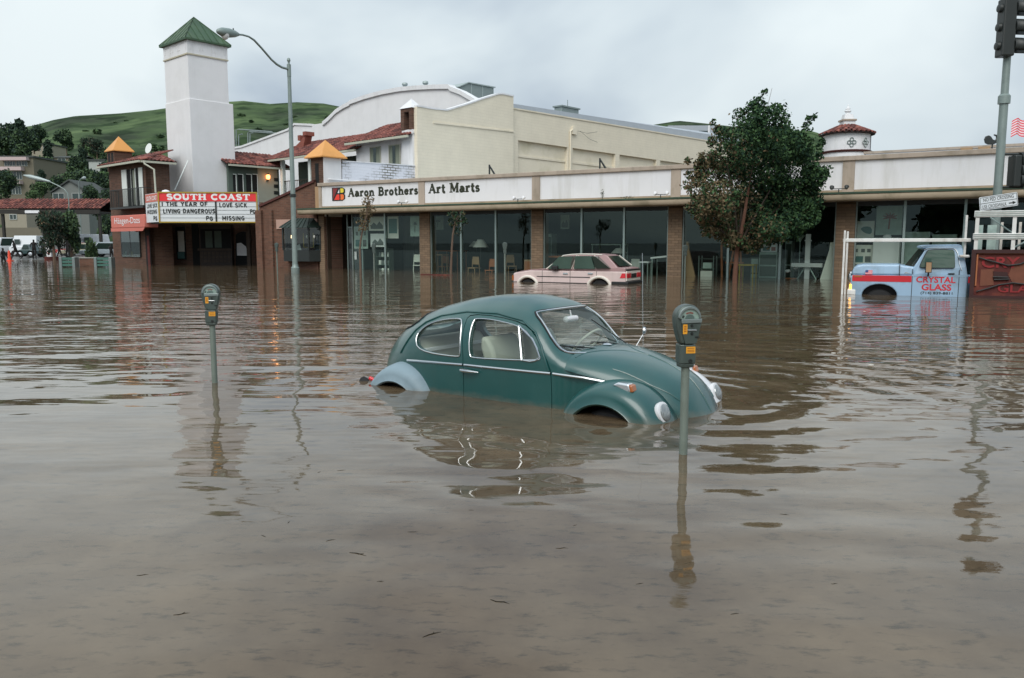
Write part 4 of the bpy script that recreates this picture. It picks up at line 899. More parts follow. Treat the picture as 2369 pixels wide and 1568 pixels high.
for k in range(3):
    a_ = .16+k*(WA-.2)/3; tw('frieze_panel', 'white_paint', lambda b: (b.box(a_, a_+WA/3-.22, -.06, -.033, zB+.85*(zEv-zB), zB+.9*(zEv-zB)), b.box(a_, a_+.06, -.06, -.033, zB+.4*(zEv-zB), zB+.85*(zEv-zB)), b.box(a_+WA/3-.28, a_+WA/3-.22, -.06, -.033, zB+.4*(zEv-zB), zB+.85*(zEv-zB))))
    c_ = .16+k*(WB-.2)/3; tw('frieze_panel', 'white_paint', lambda b: (b.box(-.06, -.033, c_, c_+WB/3-.22, zB+.85*(zEv-zB), zB+.9*(zEv-zB)), b.box(-.06, -.033, c_, c_+.06, zB+.4*(zEv-zB), zB+.85*(zEv-zB)), b.box(-.06, -.033, c_+WB/3-.28, c_+WB/3-.22, zB+.4*(zEv-zB), zB+.85*(zEv-zB))))
ov = .24; base = [(-ov, -ov), (WA+ov, -ov), (WA+ov, WB+ov), (-ov, WB+ov)]; ax, ay = WA/2, WB/2; cpt = TW.P(ax, ay, 0)
zA = atY(445, 40, cpt.y).z; zEv2 = zEv+.13
rf = tw('tower_roof', 'green_roof', lambda b: (b.pyramid([(x, y, zEv2) for x, y in base], (ax, ay, zA)), b.prismz(base, zEv2-.12, zEv2-.003)))
for (x0, y0), (x1, y1) in ((base[0], base[1]), (base[0], base[3])):
    for k in range(0, 8):
        f = k/7.0; px, py = x0+(x1-x0)*f, y0+(y1-y0)*f; h = 1-abs(2*f-1)      # seams run up the slope until they meet the hip
        mx_, my_ = (x0+x1)/2, (y0+y1)/2; q = h if 0 < k < 7 else 1.0
        ex, ey = (px + (ax-mx_)*q, py + (ay-my_)*q) if 0 < k < 7 else (ax, ay)
        ez = zEv2 + (zA-zEv2)*q
        tw('roof_seam', 'green_roof', lambda b: b.tube([(px, py, zEv2+.02), (ex, ey, ez+.02)], .03, 5), rf)
q0 = TW.loc(*c3(980, 165), -.1); q1 = TW.loc(*c3(835, 465), -.8)
tw('stay_rod', 'shutter_white', lambda b: b.tube([(q0[0], -.05, q0[1]), (q1[0], -.9, q1[1])], .035, 6))

# --- left wing with balcony and french shutters
sL = LB.loc(*c1(880, 700))[0]; zL = LB.loc(*c1(1000, 590), -.5)[1]
tp('wing_wall', LB, 'brick_b', lambda b: b.box(sL, 0, 0, .35, -.6, zL+.05))
tp('wing_side_wall', LA, 'brick_a', lambda b: b.box(.02, LA.loc(392, 400)[0], 0, .35, -.6, zL+.05))
tp('gutter', LB, 'gutter_paint', lambda b: b.box(sL-.5, .55, -.66, -.52, zL-.13, zL+.0)); tp('gutter', LA, 'gutter_paint', lambda b: b.box(-.5, LA.loc(405, 365, -.5)[0], -.66, -.52, zL-.14, zL-.01))
LWD = 5.2
okB = {'ok': lambda s, d: d <= -s+.05, 'deck': lambda s0, s1, Lc, cs: [(s0, 0), (s1, 0), (s1-Lc, Lc/cs), (s0, Lc/cs)]}
okA = {'ok': lambda s, d: d <= s+.05, 'deck': lambda s0, s1, Lc, cs: [(s0, 0), (s1, 0), (s1, Lc/cs), (s0+Lc, Lc/cs)]}
TR.lay(LB, sL-.6, .5, -.52, 4.2, zL, 17, okB); TR.lay(LA, -.5, LA.loc(406, 365, -.5)[0], -.52, 2.0, zL, 17, okA)
def pylon(fr, s, d, w, z0, z1, zap, mats_, ov=.12):
    pr = tp('pylon', fr, mats_, lambda b: b.box(s-w/2, s+w/2, d-w/2, d+w/2, z0, z1))
    tp('pylon_cap', fr, 'orange_metal', lambda b: (b.pyramid([(s-w/2-ov, d-w/2-ov, z1+.06), (s+w/2+ov, d-w/2-ov, z1+.06), (s+w/2+ov, d+w/2+ov, z1+.06), (s-w/2-ov, d+w/2+ov, z1+.06)], (s, d, zap)), b.prismz([(s-w/2-ov, d-w/2-ov), (s+w/2+ov, d-w/2-ov), (s+w/2+ov, d+w/2+ov), (s-w/2-ov, d+w/2+ov)], z1+.003, z1+.057)), pr)
    for a_ in (-.26, .26): tp('pylon_opening', fr, 'black_void', lambda b: b.box(s+a_-.17, s+a_+.17, d-w/2-.006, d-w/2-.002, max(z0, z1-.75), z1-.12), pr)
    return pr
sp, zp = LB.loc(*c1(965, 505), .9); zap = LB.loc(*c1(965, 375), .9)[1]
pylon(LB, sp, .9, 1.25, zL-.3, zp, zap, 'brick_b')
s0, s1, z0, z1 = LB.rc(c1, 985, 650, 1172, 935)
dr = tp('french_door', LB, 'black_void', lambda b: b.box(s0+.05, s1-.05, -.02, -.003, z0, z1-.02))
for x0, x1 in ((985, 1040), (1058, 1074), (1092, 1112), (1122, 1168)):
    a0, a1, _, _ = LB.rc(c1, x0, 650, x1, 935); tp('shutter', LB, 'shutter_white', lambda b: b.box(a0, a1, -.06, -.022, z0+.03, z1), dr)
tp('door_pane', LB, 'curtain', lambda b: b.box(LB.loc(*c1(1074, 700))[0]+.01, LB.loc(*c1(1092, 700))[0]-.01, -.03, -.022, z0+.1, z1-.1), dr)
s0, s1, z0, z1 = LB.rc(c1, 905, 815, 1178, 940, -.55)
bal = tp('balcony', LB, 'dark_metal', lambda b: b.box(s0, s1, -.75, -.003, z0-.1, z0+.02))
tp('balcony_rail', LB, 'dark_metal', lambda b: [b.box(s0, s1, -.75, -.71, z1-.04, z1), b.box(s0, s0+.04, -.71, -.05, z1-.04, z1), b.box(s1-.04, s1, -.71, -.05, z1-.04, z1)] + [b.box(s, s+.025, -.742, -.718, z0+.02, z1-.04) for s in np.arange(s0+.03, s1, .16)] + [b.box(s0, s0+.03, d_, d_+.03, z0+.02, z1-.04) for d_ in np.arange(-.65, -.05, .16)], bal)
s0, z0 = LB.loc(*c1(1170, 580), -.5); s1, z1 = LB.loc(*c1(1245, 645), -.1); zb = LB.loc(*c1(1255, 830), -.1)[1]
tp('downpipe', LB, 'gutter_paint', lambda b: b.tube([(s0, -.58, zL-.1), (s0+.05, -.55, z0-.15), (s1, -.1, z1), (s1+.05, -.1, zb)], .06, 8))
s, z = LB.loc(*c1(1212, 490), 1.5)
tp('satellite_dish', LB, 'shutter_white', lambda b: b.lathe([(.02, 0), (.2, .03), (.36, .12)], (s, 1.5, z+.1), 16, (.15, -.95, .25)), smooth=True); tp('dish_post', LB, 'dark_metal', lambda b: b.tube([(s, 1.6, z-.6), (s, 1.55, z+.1)], .03, 6))
# shop window of the wing
s0, s1, z0, z1 = LB.rc(c1, 985, 1140, 1142, 1352)
wn = tp('shop_window', LB, 'interior_light', lambda b: b.box(s0, s1, -.02, -.003, z0, z1)); tp('pane', LB, 'dark_glass', lambda b: b.box(s0, s1, -.09, -.08, z0, z1), wn)
tp('window_frame', LB, 'dark_metal', lambda b: (b.box(s0-.06, s0, -.1, -.003, z0, z1), b.box(s1, s1+.06, -.1, -.003, z0, z1), b.box((s0+s1)/2-.03, (s0+s1)/2+.03, -.1, -.021, z0, z1)), wn)
for k in range(5): tp('window_goods', LB, ('paper_a', 'paper_c', 'print_red', 'paper_b', 'yellow_paint')[k], lambda b: b.box(s0+.15+k*.33, s0+.36+k*.33, -.07, -.022, z0, z0+.25+.12*(k % 3)), wn)
s0, s1, z0, z1 = LB.rc(c1, 1182, 1130, 1225, 1420)
tp('wing_door', LB, 'black_void', lambda b: b.box(s0-.2, s1, -.02, -.003, -.6, z1)); tp('door_panel', LB, 'rust_red', lambda b: b.box(s0+.1, s1-.1, -.05, -.021, -.6, z1-.4))
# --- pink shop awning
s0, s1, z0, z1 = LB.rc(c1, 893, 1020, 1170, 1140, -.9)
aw = thing('shop_awning', 'pink box awning with white ice cream lettering on the left theatre wing', 'awning', LB.P((s0+s1)/2, -.9, z0), BB)
w = s1-s0; h = z1-z0
MB().prism([(-w/2, .22*h), (w/2, .22*h), (w/2, .98*h), (w/2-.1, h), (-w/2, h)], 0, .9).build('awning_box', MATS['awning_pink'], aw, bevel=.04)
MB().prism([(-w/2, 0), (w/2-.25, 0), (w/2, .16*h), (w/2, .21*h), (-w/2, .21*h)], -.03, .0-.003).build('valance', MATS['awning_pink'], aw)
sans(MB(), 'Häagen-Dazs', -w/2+.12*w, .36*h, w/2-.12*w, .86*h, -.01, .0).build('lettering', MATS['letter_white'], aw)
# --- entrance hall under the marquee
EN = VP(U(470, 56.5), R(-6))
zM = EN.loc(*c3(1000, 760))[1]
sE0, sE1 = EN.loc(*c3(560, 900))[0], EN.loc(*c3(1720, 900))[0]
tp('entrance_wall', EN, 'brick_b', lambda b: b.box(sE0, sE1, 0, .3, -.6, zM+1.2))
tp('entrance_side', EN, 'brick_a', lambda b: b.box(sE1-.02, sE1+.3, -1.0, -.004, -.6, zM+.8))  # side wall added to darken the entrance
def er(name, m_, x0, y0, x1, y1, d0, d1, parent=None, **k):
    s0, s1, z0, z1 = EN.rc(c3, x0, y0, x1, y1); return tp(name, EN, m_, lambda b: b.box(s0, s1, d0, d1, z0, z1), parent, **k)
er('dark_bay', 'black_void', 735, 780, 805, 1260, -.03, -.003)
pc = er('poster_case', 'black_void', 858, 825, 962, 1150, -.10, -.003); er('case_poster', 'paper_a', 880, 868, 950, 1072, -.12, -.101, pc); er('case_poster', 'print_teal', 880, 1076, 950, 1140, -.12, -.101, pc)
tb = er('ticket_booth', 'tile_dark', 1108, 805, 1440, 1260, -.35, -.003); er('booth_window', 'black_void', 1122, 850, 1425, 1040, -.37, -.351, tb)
for x in (1170, 1260): er('booth_pane', 'interior_light', x, 868, x+76, 1032, -.39, -.371, tb)
er('booth_sill', 'brown_door', 1104, 1040, 1444, 1062, -.5, -.352, tb)
for r_ in range(3):
    for k in range(8): er('booth_tile', 'brown_door', 1118+k*39, 1072+r_*38, 1150+k*39, 1102+r_*38, -.37, -.351, tb)
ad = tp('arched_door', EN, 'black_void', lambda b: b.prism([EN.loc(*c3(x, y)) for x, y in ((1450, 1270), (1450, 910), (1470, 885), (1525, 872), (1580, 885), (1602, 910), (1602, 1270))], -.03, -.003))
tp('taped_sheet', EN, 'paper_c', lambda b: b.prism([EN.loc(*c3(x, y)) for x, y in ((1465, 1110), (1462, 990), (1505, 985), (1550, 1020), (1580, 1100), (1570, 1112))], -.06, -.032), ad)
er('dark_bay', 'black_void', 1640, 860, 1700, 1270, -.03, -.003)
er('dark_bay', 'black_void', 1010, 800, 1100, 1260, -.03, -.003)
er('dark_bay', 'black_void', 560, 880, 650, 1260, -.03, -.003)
for x in (655, 1612): s, _ = EN.loc(*c3(x+10, 900)); tp('entrance_post', EN, 'brown_door', lambda b: b.box(s-.12, s+.12, -.9, -.66, -.6, zM+.1))
er('entrance_ceiling', 'dark_wood', 668, 738, 1700, 760, -3.2, -.3)  # unseen ceiling, drawn forward to shade the entrance
# --- marquee
MQ = VP(U(480, 50.5), R(4.0))
s0, s1, z0, z1 = MQ.rc(c3, 680, 486, 1668, 778)
mq = thing('marquee_sign', 'lit cinema marquee board with red SOUTH COAST header over the theatre entrance', 'sign', MQ.P((s0+s1)/2, 0, z0), MQ.a)
w, h = s1-s0, z1-z0; W2 = w/2
MB().prismz([(-W2, 0), (W2, 0), (W2-.4, 2.2), (-W2-1.6, 2.2)], 0, h).build('cabinet', MATS['sign_white'], mq)
X = lambda x: (x-680)/(1668-680)*w - W2
Zm = lambda y: (778-y)/(778-486)*h
zh = Zm(572)
MB().box(-W2+.03, W2-.03, -.02, -.003, zh, h-.03).build('header', MATS['sign_red'], mq)
fr_ = MB(); 
for a_ in ((-W2-.02, W2+.02, h-.03, h+.05), (-W2-.02, W2+.02, -.06, .02), (-W2-.03, -W2+.05, 0, h), (W2-.05, W2+.03, 0, h)): fr_.box(a_[0], a_[1], -.06, -.021, a_[2], a_[3])
fr_.build('trim', MATS['sign_gold'], mq)
serif(MB(), 'SOUTH COAST', X(760), Zm(556), X(1598), Zm(500), -.02).build('lettering', MATS['letter_white'], mq)
for y in (578, 624, 660, 700, 738): MB().box(-W2+.06, W2-.06, -.012, -.003, Zm(y)-.012, Zm(y)+.012).build('letter_rail', MATS['sign_line'], mq)
MB().box(X(1243), X(1258), -.05, -.003, .02, zh-.01).build('divider', MATS['letter_black'], mq)
for txt, x0, x1, y0, y1 in (('I THE YEAR OF', 706, 1168, 620, 578), ('LIVING DANGEROUS', 720, 1240, 692, 648), ('PG', 1145, 1218, 764, 722), ('LOVE SICK', 1285, 1566, 630, 587), ('PG', 1592, 1648, 695, 652), ('MISSING', 1310, 1535, 762, 718)):
    block(MB(), txt, X(x0), Zm(y0), X(x1), Zm(y1), -.014).build('letters', MATS['letter_black'], mq)
# the side panel turned to the left
a0 = Vector((-W2, 0, 0)); a1 = Vector((-W2-1.6, 2.2, 0)); ang = math.atan2(a0.y-a1.y, a0.x-a1.x); L_ = (a1-a0).length
SM = Matrix.Translation(a1) @ Matrix.Rotation(ang, 4, 'Z')
def side(name, m_, fn): b = MB(SM); fn(b); b.build(name, MATS[m_], mq, origin=(0, 0, 0))
side('side_header', 'awning_pink', lambda b: b.box(.05, L_-.05, -.02, -.003, zh, h-.03)); side('side_lettering', 'letter_white', lambda b: sans(b, 'SOUTH COAST', .3, zh+.1, L_-.3, h-.15, -.02, .02))
side('side_letters', 'letter_black', lambda b: (block(b, 'LOVE SICK', .3, Zm(630), L_-.3, Zm(590), -.006), block(b, 'MISSING', .3, Zm(692), L_-.4, Zm(650), -.006), block(b, 'PG', L_*.55, Zm(762), L_*.85, Zm(720), -.006)))
MB().lathe([(.05, 0), (.25, .05), (.22, .16), (.05, .22)], (X(760)-.3, .8, h), 12).build('top_lamp', MATS['paper_c'], mq, smooth=True)
MB().prismz([(-W2+.1, .1), (W2-.1, .1), (W2-.4, 2.1), (-W2-1.3, 2.1)], -.09, -.005).build('soffit', MATS['dark_wood'], mq)

# --- low brick corner building with bay window
low = thing('corner_brick_shop', 'low red-brown brick shop with slanting parapet and dark green bay window', 'building', ST.P(ST.loc(675, 560)[0], 0, 0))
def lp(name, fr, m_, fn, parent=None, **k): b = MB(fr); fn(b); return b.build(name, MATS[m_], parent or low, origin=low.location, **k)
sl0 = ST.loc(604, 560, .05)[0]; sl1 = S_L-.42
pts = ST.pl(c3, [(1700, 632), (2232, 385)], .05)
poly = [(sl0, -.6), (sl1, -.6), (sl1, pts[1][1]), pts[1], pts[0], (sl0, pts[0][1]-.05)]
lp('front_wall', ST, 'brick_street', lambda b: b.prism(poly, .05, .4))
lp('coping', ST, 'terracotta_c', lambda b: b.prism([(pts[0][0]-.1, pts[0][1]), pts[1], (pts[1][0], pts[1][1]+.14), (pts[0][0]-.1, pts[0][1]+.14)], -.05, .5))
lp('edge_pier', ST, 'brick_street', lambda b: b.box(sl0-.25, sl0+.25, -.12, .046, -.6, ST.loc(*c3(1750, 660))[1]))
sq = ST.loc(*c3(1808, 900))[0]; lp('edge_pier', ST, 'brick_street', lambda b: b.box(sq-.12, sq+.12, -.10, .047, -.6, ST.loc(*c3(1800, 660))[1]))
a0, a1, b0, b1 = ST.rc(c3, 1850, 755, 2258, 860, .0)
lp('lintel', ST, 'awning_pink', lambda b: b.box(a0, a1, -.02, .047, b0+.1, b1)); mat('lintel_plaster', A(165, 135, 122), .85, var=.1); low.children[-1].data.materials[0] = MATS['lintel_plaster']
by0, by1, bz0, bz1 = ST.rc(c3, 1885, 840, 2235, 1170, -.5)
bw = by1-by0; zr0 = ST.loc(*c3(2050, 835), -.6)[1]; zr1 = ST.loc(*c3(2050, 742), -.1)[1]
bay_ = [(by0, .0), (by0+.35, -.6), (by1-.35, -.6), (by1, .0)]
lp('bay_base', ST, 'dark_metal', lambda b: b.prismz(bay_, bz0, bz0+.45*(bz1-bz0)*.75))
zs = bz0+.45*(bz1-bz0)*.75
lp('bay_glass', ST, 'dark_glass', lambda b: b._add([(x, y, z) for z in (zs+.003, zr0-.003) for x, y in bay_], [(0, 1, 5, 4), (1, 2, 6, 5), (2, 3, 7, 6)]))
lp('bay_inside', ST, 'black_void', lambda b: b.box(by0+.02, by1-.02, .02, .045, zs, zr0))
for x, y in bay_ + [((by0+by1)/2, -.6)]: lp('bay_post', ST, 'dark_metal', lambda b: b.box(x-.05, x+.05, y-.04, y+.04, zs, zr0))
mat('bay_green', A(30, 44, 39), .6, var=.25)
lp('bay_roof', ST, 'bay_green', lambda b: (b._add([(by0-.15, .03, zr0), (by0+.25, -.8, zr0), (by1-.25, -.8, zr0), (by1+.15, .03, zr0), (by0+.5, .03, zr1), (by0+.75, -.12, zr1), (by1-.75, -.12, zr1), (by1-.5, .03, zr1)], [(0, 1, 5, 4), (1, 2, 6, 5), (2, 3, 7, 6), (4, 5, 6, 7), (3, 2, 1, 0)])))
for k in range(7):
    f = k/6; x0, x1_ = by0+.25+(bw-.5)*f, by0+.75+(bw-1.5)*f
    lp('bay_roof_rib', ST, 'bay_green', lambda b: b.tube([(x0, -.8, zr0+.02), (x1_, -.12, zr1+.02)], .025, 5))
for x, m_ in ((.28, 'lamp_warm'), (.72, 'paper_a'), (.92, 'paper_a')):
    lp('window_lamp', ST, m_, lambda b: b.lathe([(.02, zr0-.62), (.07, zr0-.55), (.05, zr0-.42)], (by0+bw*x, -.3, 0), 8))
lp('window_item', ST, 'paper_c', lambda b: b.prism([(by0+bw*.32, zs), (by0+bw*.55, zs), (by0+bw*.5, zs+.35), (by0+bw*.4, zs+.2)], -.35, -.3)); lp('window_frame_gold', ST, 'sign_gold', lambda b: (b.box(by0+bw*.62, by0+bw*.64, -.35, -.33, zs+.15, zr0-.3), b.box(by0+bw*.9, by0+bw*.92, -.35, -.33, zs+.15, zr0-.3), b.box(by0+bw*.64, by0+bw*.9, -.35, -.33, zs+.15, zs+.18)))
# its side wall of bare and painted brick, and the pylon on the corner
zw = LW.loc(*m1(1700, 715))[1]; zw0 = Z_CAP1-.2
se = LW.loc(965, 380)[0]
lp('side_wall', LW, 'brick_bare', lambda b: b.prism([(1.3, Z_CAP0-.2), (se-.05, Z_CAP0-.2), (se-.05, LW.loc(*m1(2268, 745))[1]), (1.3, LW.loc(*m1(1215, 680))[1])], 0, .3))
lp('side_coping', LW, 'white_paint', lambda b: b.prism([(1.3, LW.loc(*m1(1215, 680))[1]+.003), (se-.05, LW.loc(*m1(2268, 745))[1]+.003), (se-.05, LW.loc(*m1(2268, 745))[1]+.06), (1.3, LW.loc(*m1(1215, 680))[1]+.06)], -.04, .34))
lp('flashing_pipe', LW, 'white_paint', lambda b: b.tube([(.2, -.15, LW.loc(*m1(1000, 932))[1]), (se-.6, -.15, LW.loc(*m1(1000, 932))[1]-.02)], .06, 8))
zpb = LW.loc(*m1(985, 622))[1]; zpa = LW.loc(*m1(990, 375), .6)[1]; pw = 1.2
pr = lp('pylon', LW, 'brick_b', lambda b: b.box(.004, pw, 0.004, pw, -.6, zpb)); lp('pylon_face', LW, 'tower_stucco', lambda b: b.box(.0, pw+.02, -.03, .0, 3.0, zpb-.003), pr)
lp('pylon_opening', LW, 'black_void', lambda b: b.box(-.004, -.002, .45, .8, 3.3, zpb-.3), pr)
ov = .28; lp('pylon_cap', LW, 'orange_metal', lambda b: (b.pyramid([(-ov, -ov, zpb+.06), (pw+ov, -ov, zpb+.06), (pw+ov, pw+ov, zpb+.06), (-ov, pw+ov, zpb+.06)], (pw/2, pw/2, zpa)), b.prismz([(-ov, -ov), (pw+ov, -ov), (pw+ov, pw+ov), (-ov, pw+ov)], zpb+.003, zpb+.057)), pr)
lp('roof', ST, 'roof_grey', lambda b: b.box(sl0+.2, sl1+.3, .5, 5.0, 2.85, 3.0))
# ================================================================== CREAM HALL
hall = thing('cream_hall', 'tall cream painted block hall rising behind the shop roof', 'building', C0 + Vector((.7, .3, 0)))
def hp(name, fr, m_, fn, parent=None, **k): b = MB(fr); fn(b); return b.build(name, MATS[m_], parent or hall, origin=hall.location, **k)
fp = CW.pl(c8, [(1005, 240), (1040, 246), (1130, 262), (1235, 272), (1400, 222), (1500, 186), (1618, 150), (1650, 148), (1735, 165)], -.25)
hp('front_wall', CW, 'cream_block', lambda b: b.prism(fp + [(fp[-1][0], Z_CAP0-.2), (fp[0][0], Z_CAP0-.2)], -.25, .3))
hp('wall_coping', CW, 'white_paint', lambda b: b.prism([(s, z+.10) for s, z in fp] + [(s, z+.003) for s, z in fp[::-1]], -.30, .35))
lg = CW.pl(c8, [(1130, 355), (1740, 425)], -.25); hp('wall_ledge', CW, 'cream', lambda b: b.prism([lg[0], lg[1], (lg[1][0], lg[1][1]-.09), (lg[0][0], lg[0][1]-.09)], -.31, -.253))
sF = fp[-1][0]; sEnd = CW.loc(1760, 300)[0]
zt0 = CW.loc(*c8(1745, 262))[1]; zt1 = CW.loc(1620, 320)[1]; zT = (zt0+zt1)/2
r0 = [CW.loc(*c8(1770, 495)), CW.loc(*c8(2145, 545))]; zRc = (r0[0][1]+r0[1][1])/2; sR0, sR1 = r0[0][0], r0[1][0]; pitch_ = CW.loc(*c8(2182, 545))[0]-sR0
hp('side_wall', CW, 'cream_block', lambda b: b.prism([(sF+.003, zRc), (sEnd, zRc), (sEnd, zt1), (sF+.003, zt0)], 0, .4))
hp('side_wall_coping', CW, 'cream', lambda b: b.prism([(sF+.003, zt0+.003), (sEnd, zt1+.003), (sEnd, zt1+.10), (sF+.003, zt0+.10)], -.06, .45))
x = sF+.003; k = 0
while x < sEnd:
    e_ = min(sEnd, sR0+k*pitch_)
    hp('pier', CW, 'cream_block', lambda b: b.box(x, e_, 0, .4, Z_CAP0-.2, zRc-.003))
    x2 = min(sEnd, e_+(sR1-sR0))
    if x2 > e_+.05:
        rp_ = hp('recess_panel', CW, 'cream', lambda b: b.box(e_+.003, x2-.003, .26, .4, Z_CAP0-.2, zRc-.003)); hp('panel_rib', CW, 'cream', lambda b: b.box(e_+.01, x2-.01, .2, .257, zRc-1.15, zRc-1.0), rp_)
    x = x2; k += 1
    if k > 9: break
rg = [CW.loc(*c8(1742, 224), 1.5), CW.loc(1640, 306, 1.5)]
hp('roof', CW, 'roof_grey', lambda b: b._add([(sF+.05, .45, zt0-.1), (sEnd, .45, zt1-.1), (sEnd, 5, rg[1][1]+1.0), (sF+.05, 5, rg[0][1]+.6)], [(0, 1, 2, 3)])); hp('roof_edge', CW, 'roof_grey', lambda b: b.prism([(sF+.05, zt0-.2), (sEnd, zt1-.2), (sEnd, rg[1][1]), (sF+.05, rg[0][1])], 1.5, 1.6))
s, z = CW.loc(*c8(2165, 700), -.1); zc = CW.loc(*c8(2165, 425), -.1)[1]
hp('conduit', CW, 'cream', lambda b: b.tube([(s, -.08, Z_CAP0-.2), (s, -.08, zc), (s+.4, -.1, zc+.25)], .07, 8)); hp('junction_box', CW, 'cream', lambda b: b.box(s+.2, s+.7, -.16, -.003, zc-.2, zc+.35))
for x0, x1_, y1_ in ((2240, 2369, 510), (2220, 2369, 430)):
    a0 = CW.loc(*c8(x0, 425), -.2); a1 = CW.loc(*c8(x1_, y1_), -.2); hp('service_wire', CW, 'dark_metal', lambda b: b.tube([(a0[0], -.2, a0[1]), ((a0[0]+a1[0])/2, -.2, (a0[1]+a1[1])/2-.15), (a1[0], -.2, a1[1])], .012, 4))
s0, z0 = CW.loc(*c8(2100, 300), 3.0); s1, z1 = CW.loc(*c8(2228, 265), 3.0)
ve = thing('roof_vent', 'grey box vent with a small mast on the cream hall roof', 'vent', CW.P((s0+s1)/2, 3.0, z0-.6), AA); w = s1-s0
MB().box(-w/2, w/2, 0, .8, 0, z1-z0+.6).build('box', MATS['steel_blue'], ve, bevel=.03); MB().box(-w/2-.1, w/2+.1, -.1, .9, z1-z0+.603, z1-z0+.72).build('lid', MATS['steel_blue'], ve); MB().tube([(0, .3, z1-z0+.7), (0, .3, z1-z0+1.3)], .03, 6).build('mast', MATS['steel_blue'], ve)
# rooftop plant room
RB = VP(CW.P(4.2, 5.5, 0), AA)
q = RB.pl(c8, [(1328, 150), (1328, 98), (1390, 65), (1585, 100), (1585, 200), (1500, 220), (1328, 220)])
pr_ = thing('rooftop_plant_house', 'grey sheet metal plant house on the roof behind the white gable', 'rooftop unit', RB.P(q[4][0]-1, 0, q[4][1]-1.2), 0)
b = MB(RB); b.prism([(q[1][0], q[5][1]-1), (q[3][0], q[5][1]-1), (q[3][0], q[3][1]), (q[2][0], q[2][1]), (q[1][0], q[1][1])], 0, 2.6); b.build('case', MATS['steel_blue'], pr_)
b = MB(RB); b.prism([(q[1][0]-.1, q[1][1]+.02), (q[2][0], q[2][1]+.02), (q[3][0]+.12, q[3][1]+.02), (q[3][0]+.12, q[3][1]+.1), (q[2][0], q[2][1]+.1), (q[1][0]-.1, q[1][1]+.1)], -.1, 2.7); b.build('lid', MATS['galv'], pr_)
for f in (.33, .66): b = MB(RB); xx = q[1][0]+(q[3][0]-q[1][0])*f; b.box(xx-.04, xx+.04, -.03, -.003, q[5][1]-1, q[3][1]); b.build('panel_seam', MATS['galv'], pr_)
TR.done()
